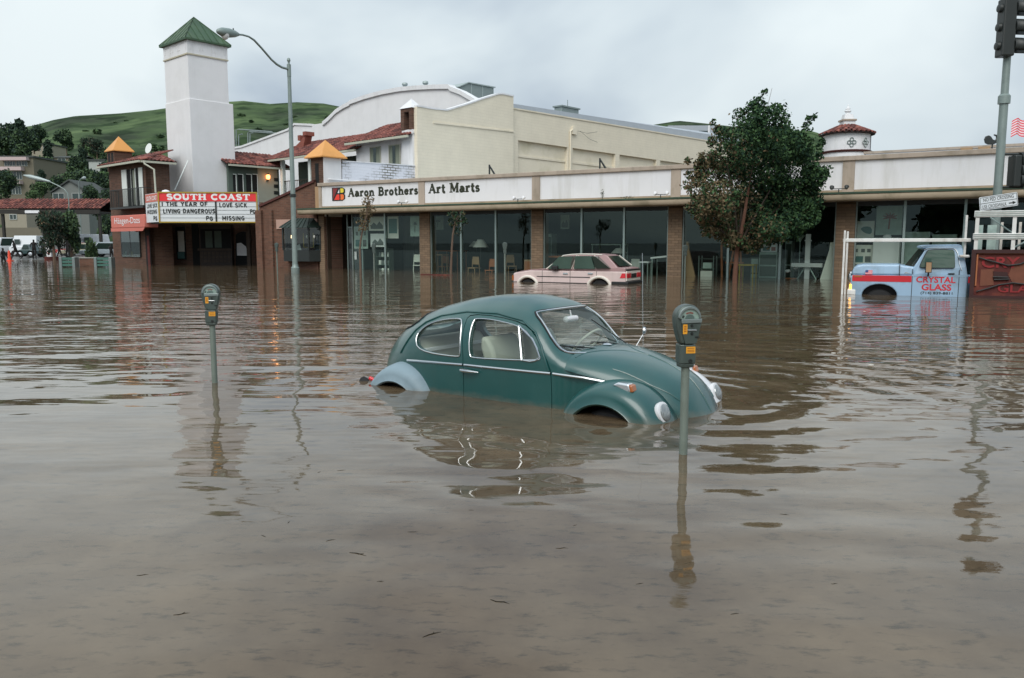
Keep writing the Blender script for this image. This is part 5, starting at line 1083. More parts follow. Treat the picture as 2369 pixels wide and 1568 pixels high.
# ================================================================== STREET FURNITURE
mat('meter_grey', A(74, 84, 80), .38, metal=.35, var=.12, vs=20, dirt=A(58, 64, 60), ds=12, da=.5)
mat('meter_light', A(118, 128, 126), .35, metal=.4, var=.1, vs=20)
mat('meter_post', A(112, 122, 114), .5, metal=.25, var=.14, vs=8, dirt=A(88, 94, 84), ds=6, da=.6)
mat('sticker', A(232, 150, 40), .5, var=.06)
mat('sticker_ink', A(150, 88, 30), .6, var=.1)
mat('dial_plate', A(190, 195, 190), .5, var=.08)
mat('dial_red', A(170, 70, 55), .5, var=.05)
def make_meter():
    k = .000405; X = lambda x: (x-390)*k; Z = lambda y: (1190-y)*k
    r = thing('parking_meter', 'x', 'parking meter', (0, 0, 0))
    MB().tube([(0, 0, -1.5), (0, 0, .02)], .0295, 14).build('post', MATS['meter_post'], r, smooth=True)
    dome = [((390+228*math.cos(R(a)))*1.0, 330-228*math.sin(R(a))) for a in range(0, 181, 12)]
    head = dome + [(165, 400), (178, 500), (215, 640), (262, 785), (528, 785), (562, 640), (603, 500), (616, 400)]
    hd = MB().prism([(X(x), Z(y)) for x, y in head], -.045, .05).build('head', MATS['meter_grey'], r, smooth=True, bevel=.014, seg=3)
    rim = [(390+200*math.cos(R(a)), 330-200*math.sin(R(a))) for a in range(0, 181, 12)]; rin = [(398+168*math.cos(R(a)), 345-165*math.sin(R(a))) for a in range(0, 181, 12)]
    MB().prism([(X(x), Z(y)) for x, y in rim] + [(X(x), Z(y)) for x, y in rin[::-1]], -.062, -.04).build('window_rim', MATS['meter_light'], hd, smooth=True, bevel=.004)
    MB().prism([(X(x), Z(y)) for x, y in rin], -.048, -.0455).build('dial', MATS['dial_plate'], hd)
    for r0, r1, a0, a1, m_ in ((128, 100, 60, 125, 'dial_red'), (85, 0, 0, 180, 'meter_light'), (142, 105, 150, 172, 'letter_black')):
        o_ = [(400+r0*math.cos(R(a0+(a1-a0)*t/8)), 345-r0*.9*math.sin(R(a0+(a1-a0)*t/8))) for t in range(9)]; i_ = [(400+r1*math.cos(R(a0+(a1-a0)*t/8)), 345-r1*.9*math.sin(R(a0+(a1-a0)*t/8))) for t in range(9)]
        MB().prism([(X(x), Z(y)) for x, y in o_] + ([(X(x), Z(y)) for x, y in i_[::-1]] if r1 else []), -.0505, -.0485).build('dial_mark', MATS[m_], hd)
    MB().prism([(X(x), Z(y)) for x, y in rin], -.0600, -.0592).build('dial_glass', MATS['car_glass'], hd)
    MB().prism([(X(245), Z(350)), (X(612), Z(345)), (X(605), Z(415)), (X(250), Z(425))], -.064, -.044).build('ledge', MATS['meter_light'], hd, bevel=.004)
    MB().prism([(X(260), Z(430)), (X(603), Z(425)), (X(560), Z(640)), (X(525), Z(775)), (X(330), Z(778)), (X(275), Z(610))], -.056, -.0452).build('face_plate', MATS['meter_grey'], hd, bevel=.003)
    MB().box(X(355), X(500), -.064, -.0562, Z(552), Z(526)).build('coin_slot', MATS['chrome'], hd, bevel=.002); MB().prism([(X(498), Z(562)), (X(525), Z(538)), (X(498), Z(516))], -.064, -.0562).build('coin_arrow', MATS['chrome'], hd)
    for x, y, q in ((435, 465, 27), (437, 600, 27)): MB().lathe([(q*k, 0), (q*k*.8, .006)], (X(x), -.0562, Z(y)), 12, (0, -1, 0)).build('knob', MATS['letter_black'], hd)
    MB().box(X(495), X(572), -.059, -.0563, Z(676), Z(650)).build('slot', MATS['letter_black'], hd)
    vt = MB().prismz([(X(240), -.045), (X(300), -.052), (X(500), -.052), (X(528), -.045), (X(528), .045), (X(240), .045)], Z(1120), Z(792)).build('coin_vault', MATS['meter_grey'], r, bevel=.006, seg=2)
    MB().prismz([(X(262), -.04), (X(500), -.045), (X(500), .04), (X(262), .04)], Z(1192), Z(1121), 1.06, (X(385), 0)).build('vault_base', MATS['meter_grey'], r, bevel=.006)
    MB().lathe([(36*k, 0), (36*k, .004), (22*k, .005), (20*k, .001)], (X(425), -.052, Z(1070)), 14, (0, -1, 0)).build('vault_lock', MATS['dark_metal'], vt)
    s1 = MB().box(X(275), X(352), -.0585, -.0562, Z(604), Z(440)).build('sticker', MATS['sticker'], hd); s2 = MB().box(X(345), X(508), -.0545, -.0522, Z(940), Z(826)).build('sticker', MATS['sticker'], vt)
    for y in (470, 500, 530, 560): MB().box(X(292), X(336), -.0592, -.0586, Z(y+9), Z(y-9)).build('sticker_text', MATS['sticker_ink'], hd)
    for y in (850, 884, 910): MB().box(X(365), X(490), -.0552, -.0546, Z(y+7), Z(y-6)).build('sticker_text', MATS['sticker_ink'], vt)
    return r
MT = make_meter()
def put_meter(u, v_base, v_head, lab, rz, first=False, sc=1.0):
    g = gp(u, v_base); zb = atY(u, v_head, g.y).z; o = MT if first else copy_tree(MT)
    o.location = (g.x, g.y, zb); o.rotation_euler = (0, 0, R(rz)); o.scale = (sc,)*3; tag(o, lab, 'parking meter', 'parking meters along the flooded kerbs')
put_meter(1580.5, 1050, 848, 'grey parking meter in front of the green car bonnet, nearest of all', 9, True)
put_meter(497, 885, 752, 'grey parking meter standing alone in the water at the left', 8)
put_meter(866, 640, 586, 'parking meter in front of the pale prints in the shop window', 174)
put_meter(1168, 652, 587, 'parking meter left of the pink hatchback', 176)
put_meter(1584, 650, 592, 'parking meter beside the third brick pillar and tan board', 170)
put_meter(642, 632, 582, 'parking meter just left of the street lamp pole', 172)

def street_lamp():
    g = gp(683.5, 632); L_ = VP(g, math.atan2(-.859, -.512)); r = thing('street_lamp', 'tall grey street lamp with a curved arm in front of the theatre', 'street lamp', (g.x, g.y, 0))
    z1 = atY(668, 150, g.y).z
    MB().lathe([(.20, -1.0), (.20, .28), (.15, .34), (.135, .5), (.085, z1-.3)], (0, 0, 0), 16).build('pole', MATS['grey_metal'], r, smooth=True)
    MB().lathe([(.10, z1-.55), (.10, z1+.02), (.05, z1+.06), (.05, z1+.14), (.09, z1+.2), (.07, z1+.3), (.01, z1+.34)], (0, 0, 0), 12).build('finial', MATS['grey_metal'], r, smooth=True)
    zc = atY(677, 452, g.y).z; MB().lathe([(.16, zc-.07), (.16, zc+.07)], (0, 0, 0), 12).build('collar', MATS['dark_metal'], r)
    pts = [L_.loc(*c2(x, y)) for x, y in ((1742, 645), (1690, 630), (1640, 600), (1590, 555), (1500, 450), (1430, 375), (1380, 342), (1320, 325), (1270, 322))]
    W_ = lambda s, z: L_.P(s, 0, z) - Vector((g.x, g.y, 0))
    MB().tube([W_(*p) for p in pts], [.055]*3+[.05]*3+[.042]*3, 10).build('arm', MATS['grey_metal'], r, smooth=True)
    a = L_.loc(*c2(1270, 320)); b = L_.loc(*c2(1078, 290)); P0, P1 = W_(*a), W_(*b); dr = (P1-P0); n = len_ = dr.length
    hd = MB().lathe([(.06, -.1), (.10, 0), (.15, .12*n), (.20, .4*n), (.19, .75*n), (.10, .95*n), (.02, n)], P0, 16, dr).build('lamp_head', MATS['grey_metal'], r, smooth=True)
    m_ = P0+dr*.60; MB().lathe([(.19, 0), (.17, .1), (.10, .2), (.02, .24)], m_-Vector((0, 0, .08)), 14, (0, 0, -1)).build('lens', MATS['paper_c'], hd, smooth=True)
    MB().lathe([(.03, 0), (.03, .1), (.01, .12)], P0+dr*.18+Vector((0, 0, .12)), 8).build('photocell', MATS['dark_metal'], hd)
street_lamp()

# ================================================================== TREES
LEAF = []
for nm, c_ in (('leaf_a', (34, 52, 34)), ('leaf_b', (50, 70, 44)), ('leaf_c', (24, 40, 30)), ('leaf_br', (84, 72, 54)), ('leaf_br2', (62, 58, 42)), ('leaf_pale', (80, 98, 66))):
    mat(nm, A(*c_, 2.0), .8, var=.25, vs=5, spec=.12)
mat('bark_dark', A(52, 44, 36), .9, var=.3, vs=8)
mat('bark', A(92, 76, 64), .9, var=.3, vs=8, bump=.6, bs=25); mat('bark_red', A(96, 66, 52), .9, var=.3, vs=8, bump=.6, bs=25)
def leaves(mb, P, size, rng, mi_fn=None, aspect=.6):
    """one small folded leaf face at each point"""
    n = len(P); N_ = rng.normal(size=(n, 3)); N_ /= np.linalg.norm(N_, axis=1)[:, None]; T_ = np.cross(N_, rng.normal(size=(n, 3))); T_ /= np.linalg.norm(T_, axis=1)[:, None]; B_ = np.cross(N_, T_)
    s = size*rng.uniform(.6, 1.25, n)[:, None]
    V = np.stack([P-T_*s, P-B_*s*aspect+N_*s*.12, P+T_*s, P+B_*s*aspect+N_*s*.12], 1).reshape(-1, 3); b = len(mb.v)
    mb.v += [tuple(v) for v in V.tolist()]; mb.f += [(b+4*i, b+4*i+1, b+4*i+2, b+4*i+3) for i in range(n)]
    mb.mi += [0]*n if mi_fn is None else [int(x) for x in mi_fn(P)]
def blob_points(blobs, n, rng, shell=.55):
    w = np.array([b[3]**2.2 for b in blobs]); w /= w.sum(); idx = rng.choice(len(blobs), n, p=w); B_ = np.array(blobs)[idx]
    d = rng.normal(size=(n, 3)); d /= np.linalg.norm(d, axis=1)[:, None]; r = (shell+(1-shell)*rng.random(n))**.6
    r = r*(1+.22*rng.normal(size=n)*.6); return B_[:, :3]+d*(B_[:, 3]*r)[:, None]
def big_tree():
    g = gp(1699, 655); r = thing('street_tree', 'large leafy tree with a browned left side in front of the shop', 'tree', (g.x, g.y, 0)); rng = np.random.default_rng(11)
    px = [(1768,214,9),(1755,240,20),(1742,272,40),(1790,285,45),(1722,322,55),(1800,335,58),(1852,335,36),(1866,302,13),(1682,362,46),(1760,385,80),(1846,392,52),(1872,432,30),(1642,400,40),(1612,438,28),(1660,455,52),(1742,470,70),(1826,462,62),(1645,506,36),(1700,524,44),(1762,518,44),(1846,500,32),(1606,478,20),(1880,468,30),(1858,505,32),(1888,405,34),(1840,530,24),(1690,552,26),(1745,548,30),(1665,535,26),(1790,530,34),(1825,515,36),(1870,480,26),(1625,500,26),(1648,328,14),(1668,305,12),(1886,352,22),(1596,405,14),(1640,535,18),(1650,285,7),(1870,275,9),(1884,268,5),(1658,300,10),(1590,372,9),(1900,330,9),(1700,560,26),(1740,572,22),(1770,555,26),(1800,540,25),(1716,560,16)]
    bl = []
    for u, v, q in px:
        Y = g.y + rng.uniform(-1, 1)*(1.6 if q > 30 else .5); p = atY(u, v, Y); bl.append((p.x-g.x, Y-g.y, p.z, q/FPX*Y))
    sub_ = []
    for x, y, z, q in bl:
        for _ in range(9 if q > .5 else 4):
            d = rng.normal(size=3); d /= np.linalg.norm(d); f = rng.uniform(.45, 1.02); sub_.append((x+d[0]*q*f, y+d[1]*q*f, z+d[2]*q*f, q*rng.uniform(.22, .42)+.05))
    P = np.vstack([blob_points(sub_, 22000, rng, .25), blob_points([(x, y, z, q*.82) for x, y, z, q in bl], 21000, rng)])
    mb = MB()
    def mi(P):
        u = CX + (P[:, 0]+g.x)/(P[:, 1]+g.y)*FPX; v = 562 - (P[:, 2]-HCAM)/(P[:, 1]+g.y)*FPX
        br = 1/(1+np.exp(-((1700-u)/28 + (v-420)/60))); k = rng.random(len(P)); cl = .5+.5*np.sin(P[:, 0]*3.1+P[:, 2]*2.3)*np.cos(P[:, 1]*2.7-P[:, 2]*1.9)
        out = np.where(k < br*.7, np.where(rng.random(len(P)) < .55, 3, 4), np.where(rng.random(len(P)) < .25+.35*cl, 1, np.where(rng.random(len(P)) < .5, 0, 2))); return out
    leaves(mb, P, .066, rng, mi, .6)
    mb.build('crown', [MATS[m_] for m_ in ('leaf_a', 'leaf_b', 'leaf_c', 'leaf_br', 'leaf_br2')], r)
    top = atY(1712, 560, g.y).z
    MB().tube([(0, 0, -.8), (.02, 0, .4), (.06, .02, 1.2), (.14, .0, top), (.3, .05, top+1.0), (.5, .1, top+2.4)], [.105, .09, .08, .075, .06, .03], 10).build('trunk', MATS['bark_red'], r, smooth=True)
    for a_, b_, c_ in ((-1.2, .3, 2.0), (1.3, -.2, 2.2), (.4, .9, 2.5), (-.6, -.7, 2.8), (2.0, .4, 1.6), (-1.7, .1, 1.2)): MB().tube([(.12, 0, top-.15), (a_*.45+.1, b_*.4, top+c_*.45), (a_, b_, top+c_)], [.055, .04, .015], 7).build('limb', MATS['bark_dark'], r, smooth=True)
    MB().tube([(.5, .1, top+2.4), (.75, .1, top+3.6), (1.15, .05, atY(1766, 203, g.y).z)], [.03, .015, .006], 5).build('limb', MATS['bark'], r)
big_tree()
def sapling(lab, u, vb, trunk_px, crown_px, n, seed, mats_, tm):
    g = gp(u, vb); r = thing('young_tree', lab, 'tree', (g.x, g.y, 0)); rng = np.random.default_rng(seed)
    pts = [(0, 0, -.8)] + [tuple(atY(a_, b_, g.y)-Vector((g.x, g.y, 0))) for a_, b_ in trunk_px]
    MB().tube(pts, [.055-.035*i/len(pts) for i in range(len(pts))], 7).build('trunk', MATS[tm], r, smooth=True)
    bl = [(*(atY(a_, b_, g.y+rng.uniform(-.3, .3))-Vector((g.x, g.y, 0))), q/FPX*g.y) for a_, b_, q in crown_px]
    mb = MB(); leaves(mb, blob_points(bl, n, rng, .2), .06, rng, lambda P: rng.integers(0, len(mats_), len(P)), .55); mb.build('crown', [MATS[m_] for m_ in mats_], r)
    for x, y, z, q in bl[::2]: MB().tube([pts[len(pts)//2+1], ((x+pts[-1][0])/2, y*.5, (z+pts[-1][2])/2-.1), (x, y, z)], [.022, .014, .006], 5).build('limb', MATS[tm], r)
sapling('thin young tree with dry leaves reaching over the word Aaron', 834, 640, [c4(700, 1150), c4(692, 960), c4(705, 840), c4(735, 700), c4(790, 520), c4(800, 400)], [(*c4(790, 410), 14), (*c4(760, 440), 9), (*c4(760, 540), 17), (*c4(820, 500), 14), (*c4(740, 640), 18), (*c4(790, 600), 12), (*c4(730, 720), 12), (*c4(830, 400), 6)], 520, 21, ('leaf_br2', 'leaf_dry', 'leaf_br'), 'bark')
sapling('thin dark young tree standing before the second window bay', 1043, 646, [c4(1725, 1200), c4(1735, 950), c4(1745, 800), c4(1770, 660), c4(1800, 580)], [(*c4(1740, 570), 12), (*c4(1790, 620), 15), (*c4(1850, 560), 10), (*c4(1730, 660), 12), (*c4(1870, 640), 12), (*c4(1800, 760), 12)], 320, 22, ('leaf_c', 'leaf_a', 'leaf_br2'), 'bark')

# ================================================================== RIGHT-HAND BACKGROUND
def turret():
    c = U(1947, 60.0); r = thing('round_turret', 'small round white turret with a tiled cone roof and finial', 'turret', (c.x, c.y, 0)); k = 60/FPX
    ze = atY(1947, 313, 60).z; zt = atY(1947, 293, 60).z; rd, rr_ = 50*k, 59*k
    MB().lathe([(rd, 3.5), (rd, ze+.1)], (0, 0, 0), 40).build('drum', MATS['white_paint'], r, smooth=True)
    zc = atY(1947, 352, 60).z; MB().lathe([(rd+.08, zc-.12), (rd+.16, zc), (rd+.02, zc+.05)], (0, 0, 0), 40).build('string_course', MATS['terracotta_c'], r, smooth=True)
    MB().lathe([(rr_, ze-.02), (rr_, ze+.04), (.5, zt)], (0, 0, 0), 40).build('roof_deck', MATS['roof_under'], r)
    tr = TileRoof(r, 300); n = 30; sl = math.atan2(zt-ze, rr_-.5)
    for row in range(4):
        R0 = rr_+.03-row*.36*math.cos(sl); z = ze+.04+row*.36*math.sin(sl); m_ = max(8, int(n*R0/rr_))
        for q in range(m_):
            a_ = 2*math.pi*q/m_
            if math.sin(a_) > .35: continue
            place('roof_tile', random.choice(TILES), r, (c.x+R0*math.cos(a_), c.y+R0*math.sin(a_), z), (sl, 0, a_+math.pi/2))
    zl = lambda v: atY(1947, v, 60).z
    MB().prismz(rrect(-.42, .42, -.42, .42, .05), zl(300), zl(281)).build('pedestal', MATS['white_paint'], r); MB().prismz(rrect(-.50, .50, -.50, .50, .05), zl(280.8), zl(277)).build('pedestal_cap', MATS['tan_concrete'], r)
    MB().prismz(rrect(-.36, .36, -.36, .36, .05), zl(276.8), zl(265), .8).build('pedestal_step', MATS['white_paint'], r); MB().lathe([(.2, zl(265)), (.13, zl(262)), (.24, zl(257)), (.14, zl(253)), (.18, zl(252)), (.07, zl(247)), (.02, zl(241))], (0, 0, 0), 16).build('urn', MATS['white_paint'], r, smooth=True)
    for a_ in (-100, -62):
        w_ = R(a_); px_, py_ = (rd+.01)*math.cos(w_), (rd+.01)*math.sin(w_); M_ = Matrix.Translation((px_, py_, zl(335))) @ Matrix.Rotation(w_+math.pi/2, 4, 'Z')
        b = MB(M_)
        for q in range(4): b.tube([(.18*math.cos(R(90*q))+.12*math.cos(R(t*40)), -.03, .2*math.sin(R(90*q))+.12*math.sin(R(t*40))) for t in range(10)], .03, 4)
        b.build('ornament', MATS['grey_metal'], r, origin=(0, 0, 0))
    w_ = R(-22); b = MB(Matrix.Translation(((rd+.01)*math.cos(w_), (rd+.01)*math.sin(w_), zl(336))) @ Matrix.Rotation(w_+math.pi/2, 4, 'Z')); b.box(-.2, .2, -.02, .02, -.9, .9); b.build('slit_window', MATS['black_void'], r, origin=(0, 0, 0))
turret()
def back_walls():
    s0 = ST.loc(2003, 345, 16)[0]; s1 = ST.loc(2460, 345, 16)[0]; z = ST.loc(2200, 346, 16)[1]
    r = thing('rear_parapet_building', 'low pink-white parapet of a building behind the right end of the shop', 'building', ST.P((s0+s1)/2, 16, 0)); b = MB(ST); b.box(s0, s1, 16, 20, -.6, z); b.build('wall', MATS['tower_stucco'], r)
    for x in (80, 212): q = ST.loc(*e7(x, 1115), 15.9)[0]; b = MB(ST); b.box(q-.28, q+.28, 15.9, 16.0-.003, z-.6, z+.06); b.build('merlon', MATS['wood_tan'], r)
    b = MB(ST); b.box(s0-.1, s1, 15.95, 20.1, z+.003, z+.14); b.build('coping', MATS['tan_concrete'], r)
    Y = 95.0; p0, p1 = atY(1546, 290, Y), atY(1660, 330, Y); r = thing('grey_roofed_block', 'flat pale grey block beyond the cream hall roof', 'building', ((p0.x+p1.x)/2, Y, 0))
    MB().box(-(p1.x-p0.x)/2, (p1.x-p0.x)/2, 0, 10, 0, p0.z).build('wall', MATS['roof_grey'], r); q0, q1 = atY(1662-8, 292, Y), atY(1660, 320, Y)
    a0 = atY(e6(455, 600)[0], 300, Y).x-(p0.x+p1.x)/2; a1 = atY(e6(552, 600)[0], 300, Y).x-(p0.x+p1.x)/2; MB().box(a0, a1, -.06, -.003, p0.z-2.6, p0.z-.6).build('window', MATS['dark_glass'], r); MB().box(a1, a1+.2, -.08, -.003, 0, p0.z).build('corner_trim', MATS['white_paint'], r)
back_walls()
def whale():
    F_ = VP(ST.P(0, 2.5, 0), R(-8)); pts = [(212, 1045), (222, 1022), (245, 1014), (262, 1024), (275, 1045), (292, 1052), (302, 1040), (302, 1022), (286, 1016), (284, 1006), (302, 1010), (318, 1010), (318, 1030), (314, 1056), (300, 1074), (278, 1084), (240, 1084), (218, 1072)]
    P_ = F_.pl(e7, pts); cx_ = sum(p[0] for p in P_)/len(P_); zb = min(p[1] for p in P_)
    r = thing('whale_figure', 'dark whale shaped weathervane on the shop roof beside the signal pole', 'weathervane', F_.P(cx_, 0, Z_CAP1-.3), F_.a)
    MB().prism([(s-cx_, z-(Z_CAP1-.3)) for s, z in P_], -.06, .06).build('whale_body', MATS['dark_metal'], r, bevel=.03); MB().tube([(0, 0, 0), (0, 0, zb-Z_CAP1+.4)], .03, 6).build('spindle', MATS['dark_metal'], r)
whale()
def flag():
    Y = 48.0; p0 = atY(*e7(415, 975), Y); p1 = atY(*e7(620, 905), Y); r = thing('flag', 'red and white striped flag blowing at the right edge of the picture', 'flag', (p1.x, Y, 0)); H_ = atY(2350, 277, Y).z-atY(2350, 305, Y).z; W_ = (p1.x-p0.x); z0 = atY(2350, 305, Y).z
    mat('flag_red', A(205, 70, 80), .8, var=.05); mat('flag_white', A(215, 205, 210), .8, var=.05); mat('flag_blue', A(60, 70, 120), .8, var=.05)
    n = 13; hh = H_*1.35/n
    for k in range(n):
        rows = []
        for zz in (k*hh, (k+1)*hh): rows.append([(-W_*t/14, .12*math.sin(t*.9), zz+.10*math.sin(t*.7)-.012*t) for t in range(15)])
        mb = MB(); mb.grid([[(x, y, z+z0-.1) for x, y, z in rw] for rw in rows]); mb.build('stripe', MATS['flag_red' if k % 2 == 0 else 'flag_white'], r, smooth=True)
    MB().box(-W_*.4, -.02, -.16, -.14, z0+6*hh, z0+n*hh-.05).build('canton', MATS['flag_blue'], r); MB().tube([(0, 0, Z_CAP1-.4), (0, 0, z0+H_*2)], .05, 8).build('flagpole', MATS['white_paint'], r)
flag()
def signal():
    Y = 26.4; b0 = atY(2308, 445, Y); r = thing('traffic_signal', 'grey traffic signal pole with dark signal heads at the right edge', 'traffic signal', (b0.x, Y, 0)); k = Y/FPX
    zt = atY(2330, -40, Y).z; zc = atY(2318, 225, Y).z
    MB().lathe([(.14, -1.0), (.128, zc)], (0, 0, 0), 16).build('pole', MATS['grey_metal'], r, smooth=True); MB().lathe([(.115, zc), (.10, zt)], (0, 0, 0), 14).build('mast', MATS['grey_metal'], r, smooth=True); MB().lathe([(.18, zc-.2), (.18, zc+.04), (.13, zc+.1)], (0, 0, 0), 14).build('collar', MATS['grey_metal'], r, smooth=True)
    def head(u, vs, sec, lab, back=True):
        x = atY(u, vs[1], Y).x-b0.x; z = [atY(u, v, Y).z for v in vs]; hs = (z[0]-z[1])/2
        hw = .2 if back else .12
        h = MB().box(x-hw, x+hw, -.32, .1, z[-1]-hs-.05, z[0]+hs).build('signal_head', MATS['dark_metal'], r, bevel=.04)
        for q in z:
            MB().prismz([(0, 0)]*3, 0, 0) if False else None
            vz = [(.26*math.cos(R(a_)), .26*math.sin(R(a_))) for a_ in range(-40, 221, 20)]
            mb = MB(); mb.grid([[(x+hw, -.1+p[0], q+p[1]) for p in vz], [(x+hw+.62, -.1+p[0], q+p[1]*.98-.02) for p in vz]]); o = mb.build('visor', MATS['dark_metal'], h, smooth=True); sm = o.modifiers.new('s', 'SOLIDIFY'); sm.thickness = .015
            MB().lathe([(.23, 0), (.2, .05), (.05, .08)], (x+hw, -.1, q), 16, (1, 0, 0)).build('lens', MATS['letter_black'], h, smooth=True)
            if back: MB().lathe([(.14, 0), (.12, .08), (.04, .1)], (x-.2, -.1, q), 14, (-1, 0, 0)).build('back_cap', MATS['dark_metal'], h, smooth=True)
    head(2323, (21, 65, 108), 0, ''); head(2342, (372, 395, 418), 0, '', False)
    for v in (357, 433): z = atY(2320, v, Y).z; MB().tube([(0, 0, z), (.75, -.1, z)], .04, 8).build('bracket', MATS['dark_metal'], r)
    Y2 = Y-.3; c = [atY(u, v, Y2) for u, v in ((2264, 456), (2352, 443), (2357, 477), (2267, 487))]; ctr = sum(c, Vector())/4; w_ = (c[1]-c[0]).length; h_ = (c[0]-c[3]).length; ang = math.atan2((c[1]-c[0]).z, (c[1]-c[0]).x)
    s = thing('crossing_sign', 'tilted white sign reading NO PED CROSSING USE CROSSWALK on the signal pole', 'sign', ctr); s.rotation_euler = (0, -ang, 0)
    MB().prism(rrect(-w_/2, w_/2, -h_/2, h_/2, .04), -.012, .012).build('plate', MATS['sign_white'], s)
    b = MB()
    for a_ in ((-w_/2+.03, w_/2-.03, h_/2-.035, h_/2-.022), (-w_/2+.03, w_/2-.03, -h_/2+.022, -h_/2+.035), (-w_/2+.03, w_/2-.03, -.008, .008)): b.box(a_[0], a_[1], -.016, -.0125, a_[2], a_[3])
    b.box(-w_/2+.02, -w_/2+.032, -.016, -.0125, -h_/2+.03, h_/2-.03).box(w_/2-.032, w_/2-.02, -.016, -.0125, -h_/2+.03, h_/2-.03); b.build('border', MATS['letter_black'], s)
    sans(MB(), 'NO PED CROSSING', -w_*.40, h_*.12, w_*.40, h_*.38, -.0125, .004).build('lettering', MATS['letter_black'], s); sans(MB(), 'USE CROSSWALK', -w_*.44, -h_*.38, w_*.2, -h_*.12, -.0125, .004).build('lettering', MATS['letter_black'], s)
    MB().prism([(w_*.26, -h_*.28), (w_*.36, -h_*.28), (w_*.36, -h_*.37), (w_*.45, -h_*.24), (w_*.36, -h_*.11), (w_*.36, -h_*.2), (w_*.26, -h_*.2)], -.0165, -.0125).build('arrow', MATS['letter_black'], s); MB().box(-.3, .3, .0125, .16, -.04, .04).build('clamp', MATS['grey_metal'], s)
signal()
# ================================================================== THE GREEN CAR
mat('car_green', (.004, .068, .063), .36, var=.14, vs=2.2, coat=.6, coat_r=.15, dirt=(.022, .096, .09), ds=2.6, da=.35, spec=.6, streak=(.028, .075, .066), sa=.35, mud=(.575, .66, .55))
mat('car_primer', (.22, .30, .345), .55, var=.07, vs=4, dirt=(.17, .235, .27), ds=3.5, da=.65, mud=(.565, .64, .6))
mat('car_white', (.72, .72, .73), .35, var=.04, coat=.4)
mat('car_black', (.006, .006, .007), .6, var=0)
mat('seat_vinyl', A(165, 165, 150), .6, var=.08, vs=5)
mat('amber', A(150, 84, 38), .25, var=.05, coat=.6)
mat('red_lens', A(190, 30, 40), .25, var=.05, coat=.6)
mat('chrome_soft', (.70, .72, .74), .22, metal=.85, var=.05)
mat('lens_glass', (.26, .28, .28), .15, metal=.4, var=.08, vs=25, coat=1.0)
HULL = np.array([(.66,.48,.40,.10,2),(.62,.57,.45,.24,2),(.55,.705,.5,.34,2.1),(.42,.855,.56,.43,2.2),(.22,.96,.64,.51,2.3),(0,1.03,.73,.575,2.4),(-.25,1.07,.81,.625,2.6),(-.45,1.075,.86,.655,3.0),(-.55,1.08,.875,.665,3.2),(-.62,1.125,.88,.67,3.4),(-.72,1.265,.88,.675,3.2),(-.80,1.375,.88,.68,3.0),(-.87,1.44,.88,.68,2.9),(-.98,1.495,.88,.68,2.75),(-1.25,1.54,.88,.685,2.6),(-1.6,1.53,.88,.685,2.55),(-1.9,1.49,.87,.68,2.5),(-2.25,1.41,.86,.65,2.3),(-2.5,1.325,.84,.605,2.15),(-2.7,1.235,.80,.54,2.05),(-2.88,1.115,.75,.455,2.0),(-3.02,.97,.66,.365,2.0),(-3.12,.78,.52,.26,2),(-3.18,.55,.4,.13,2)])[::-1]
_xs = np.arange(-3.18, .661, .02); _tab = np.stack([np.interp(_xs, HULL[:, 0], HULL[:, k]) for k in range(1, 5)], 1)
def _smooth(a, sg=2.2):
    k = np.exp(-.5*(np.arange(-7, 8)/sg)**2); k /= k.sum(); return np.stack([np.convolve(np.pad(a[:, j], 7, mode='edge'), k, 'valid') for j in range(a.shape[1])], 1)
_tab = _smooth(_tab)
def hpar(x): return [float(np.interp(x, _xs, _tab[:, k])) for k in range(4)]
def ysurf(x, z):
    zt, zb, w, n = hpar(x)
    if z <= zb: return w
    return w*(1-min(1, (z-zb)/(zt-zb))**n)**(1/n)
def zsurf(x, y):
    zt, zb, w, n = hpar(x); return zb+(zt-zb)*max(0, 1-min(1, abs(y)/w)**n)**(1/n)
def hull_mb(off=0.0, x0=-3.18, x1=.66, zbot=.26, step=.05, nph=13, front=0.0):
    rows = []
    for x in np.linspace(x0, x1, int((x1-x0)/step)+1):
        zt, zb, w, n = hpar(x); of = off+front*sstep(-.54, -.46, x); zt -= of; w = max(.03, w-of*1.5); zb = min(zb, zt-.05); half = [(w, zbot), (w, zbot+.33*(zb-zbot)), (w, zbot+.66*(zb-zbot))]
        for k in range(nph):
            p = math.pi/2*k/(nph-1); c_, s_ = max(0, math.cos(p)), math.sin(p); half.append((w*c_**(2/n), zb+(zt-zb)*s_**(2/n)))
        sec = [(-y, z) for y, z in half] + [(y, z) for y, z in half[-2::-1]]
        rows.append([(x, y, z) for y, z in sec])
    mb = MB(); mb.grid(rows, closed=True); m = len(rows[0]); a = len(rows); mb.f.append(tuple(range(m))); mb.f.append(tuple(range((a-1)*m, a*m))[::-1]); mb.mi += [0, 0]
    return mb
def fixn(me):
    bm = bmesh.new(); bm.from_mesh(me); bmesh.ops.remove_doubles(bm, verts=bm.verts, dist=1e-5); bmesh.ops.recalc_face_normals(bm, faces=bm.faces); bm.to_mesh(me); bm.free(); return me
def boolean(me, ops):
    """me changed by a list of (mesh, operation)"""
    o = bpy.data.objects.new('tmp', me); COL.objects.link(o); tmp = [o]
    for cm, op in ops:
        c_ = bpy.data.objects.new('tmpc', cm); COL.objects.link(c_); tmp.append(c_); md = o.modifiers.new('b', 'BOOLEAN'); md.operation = op; md.object = c_; md.solver = 'EXACT'
    bpy.context.view_layer.update(); out = bpy.data.meshes.new_from_object(o.evaluated_get(bpy.context.evaluated_depsgraph_get()))
    for t in tmp: bpy.data.objects.remove(t)
    return out
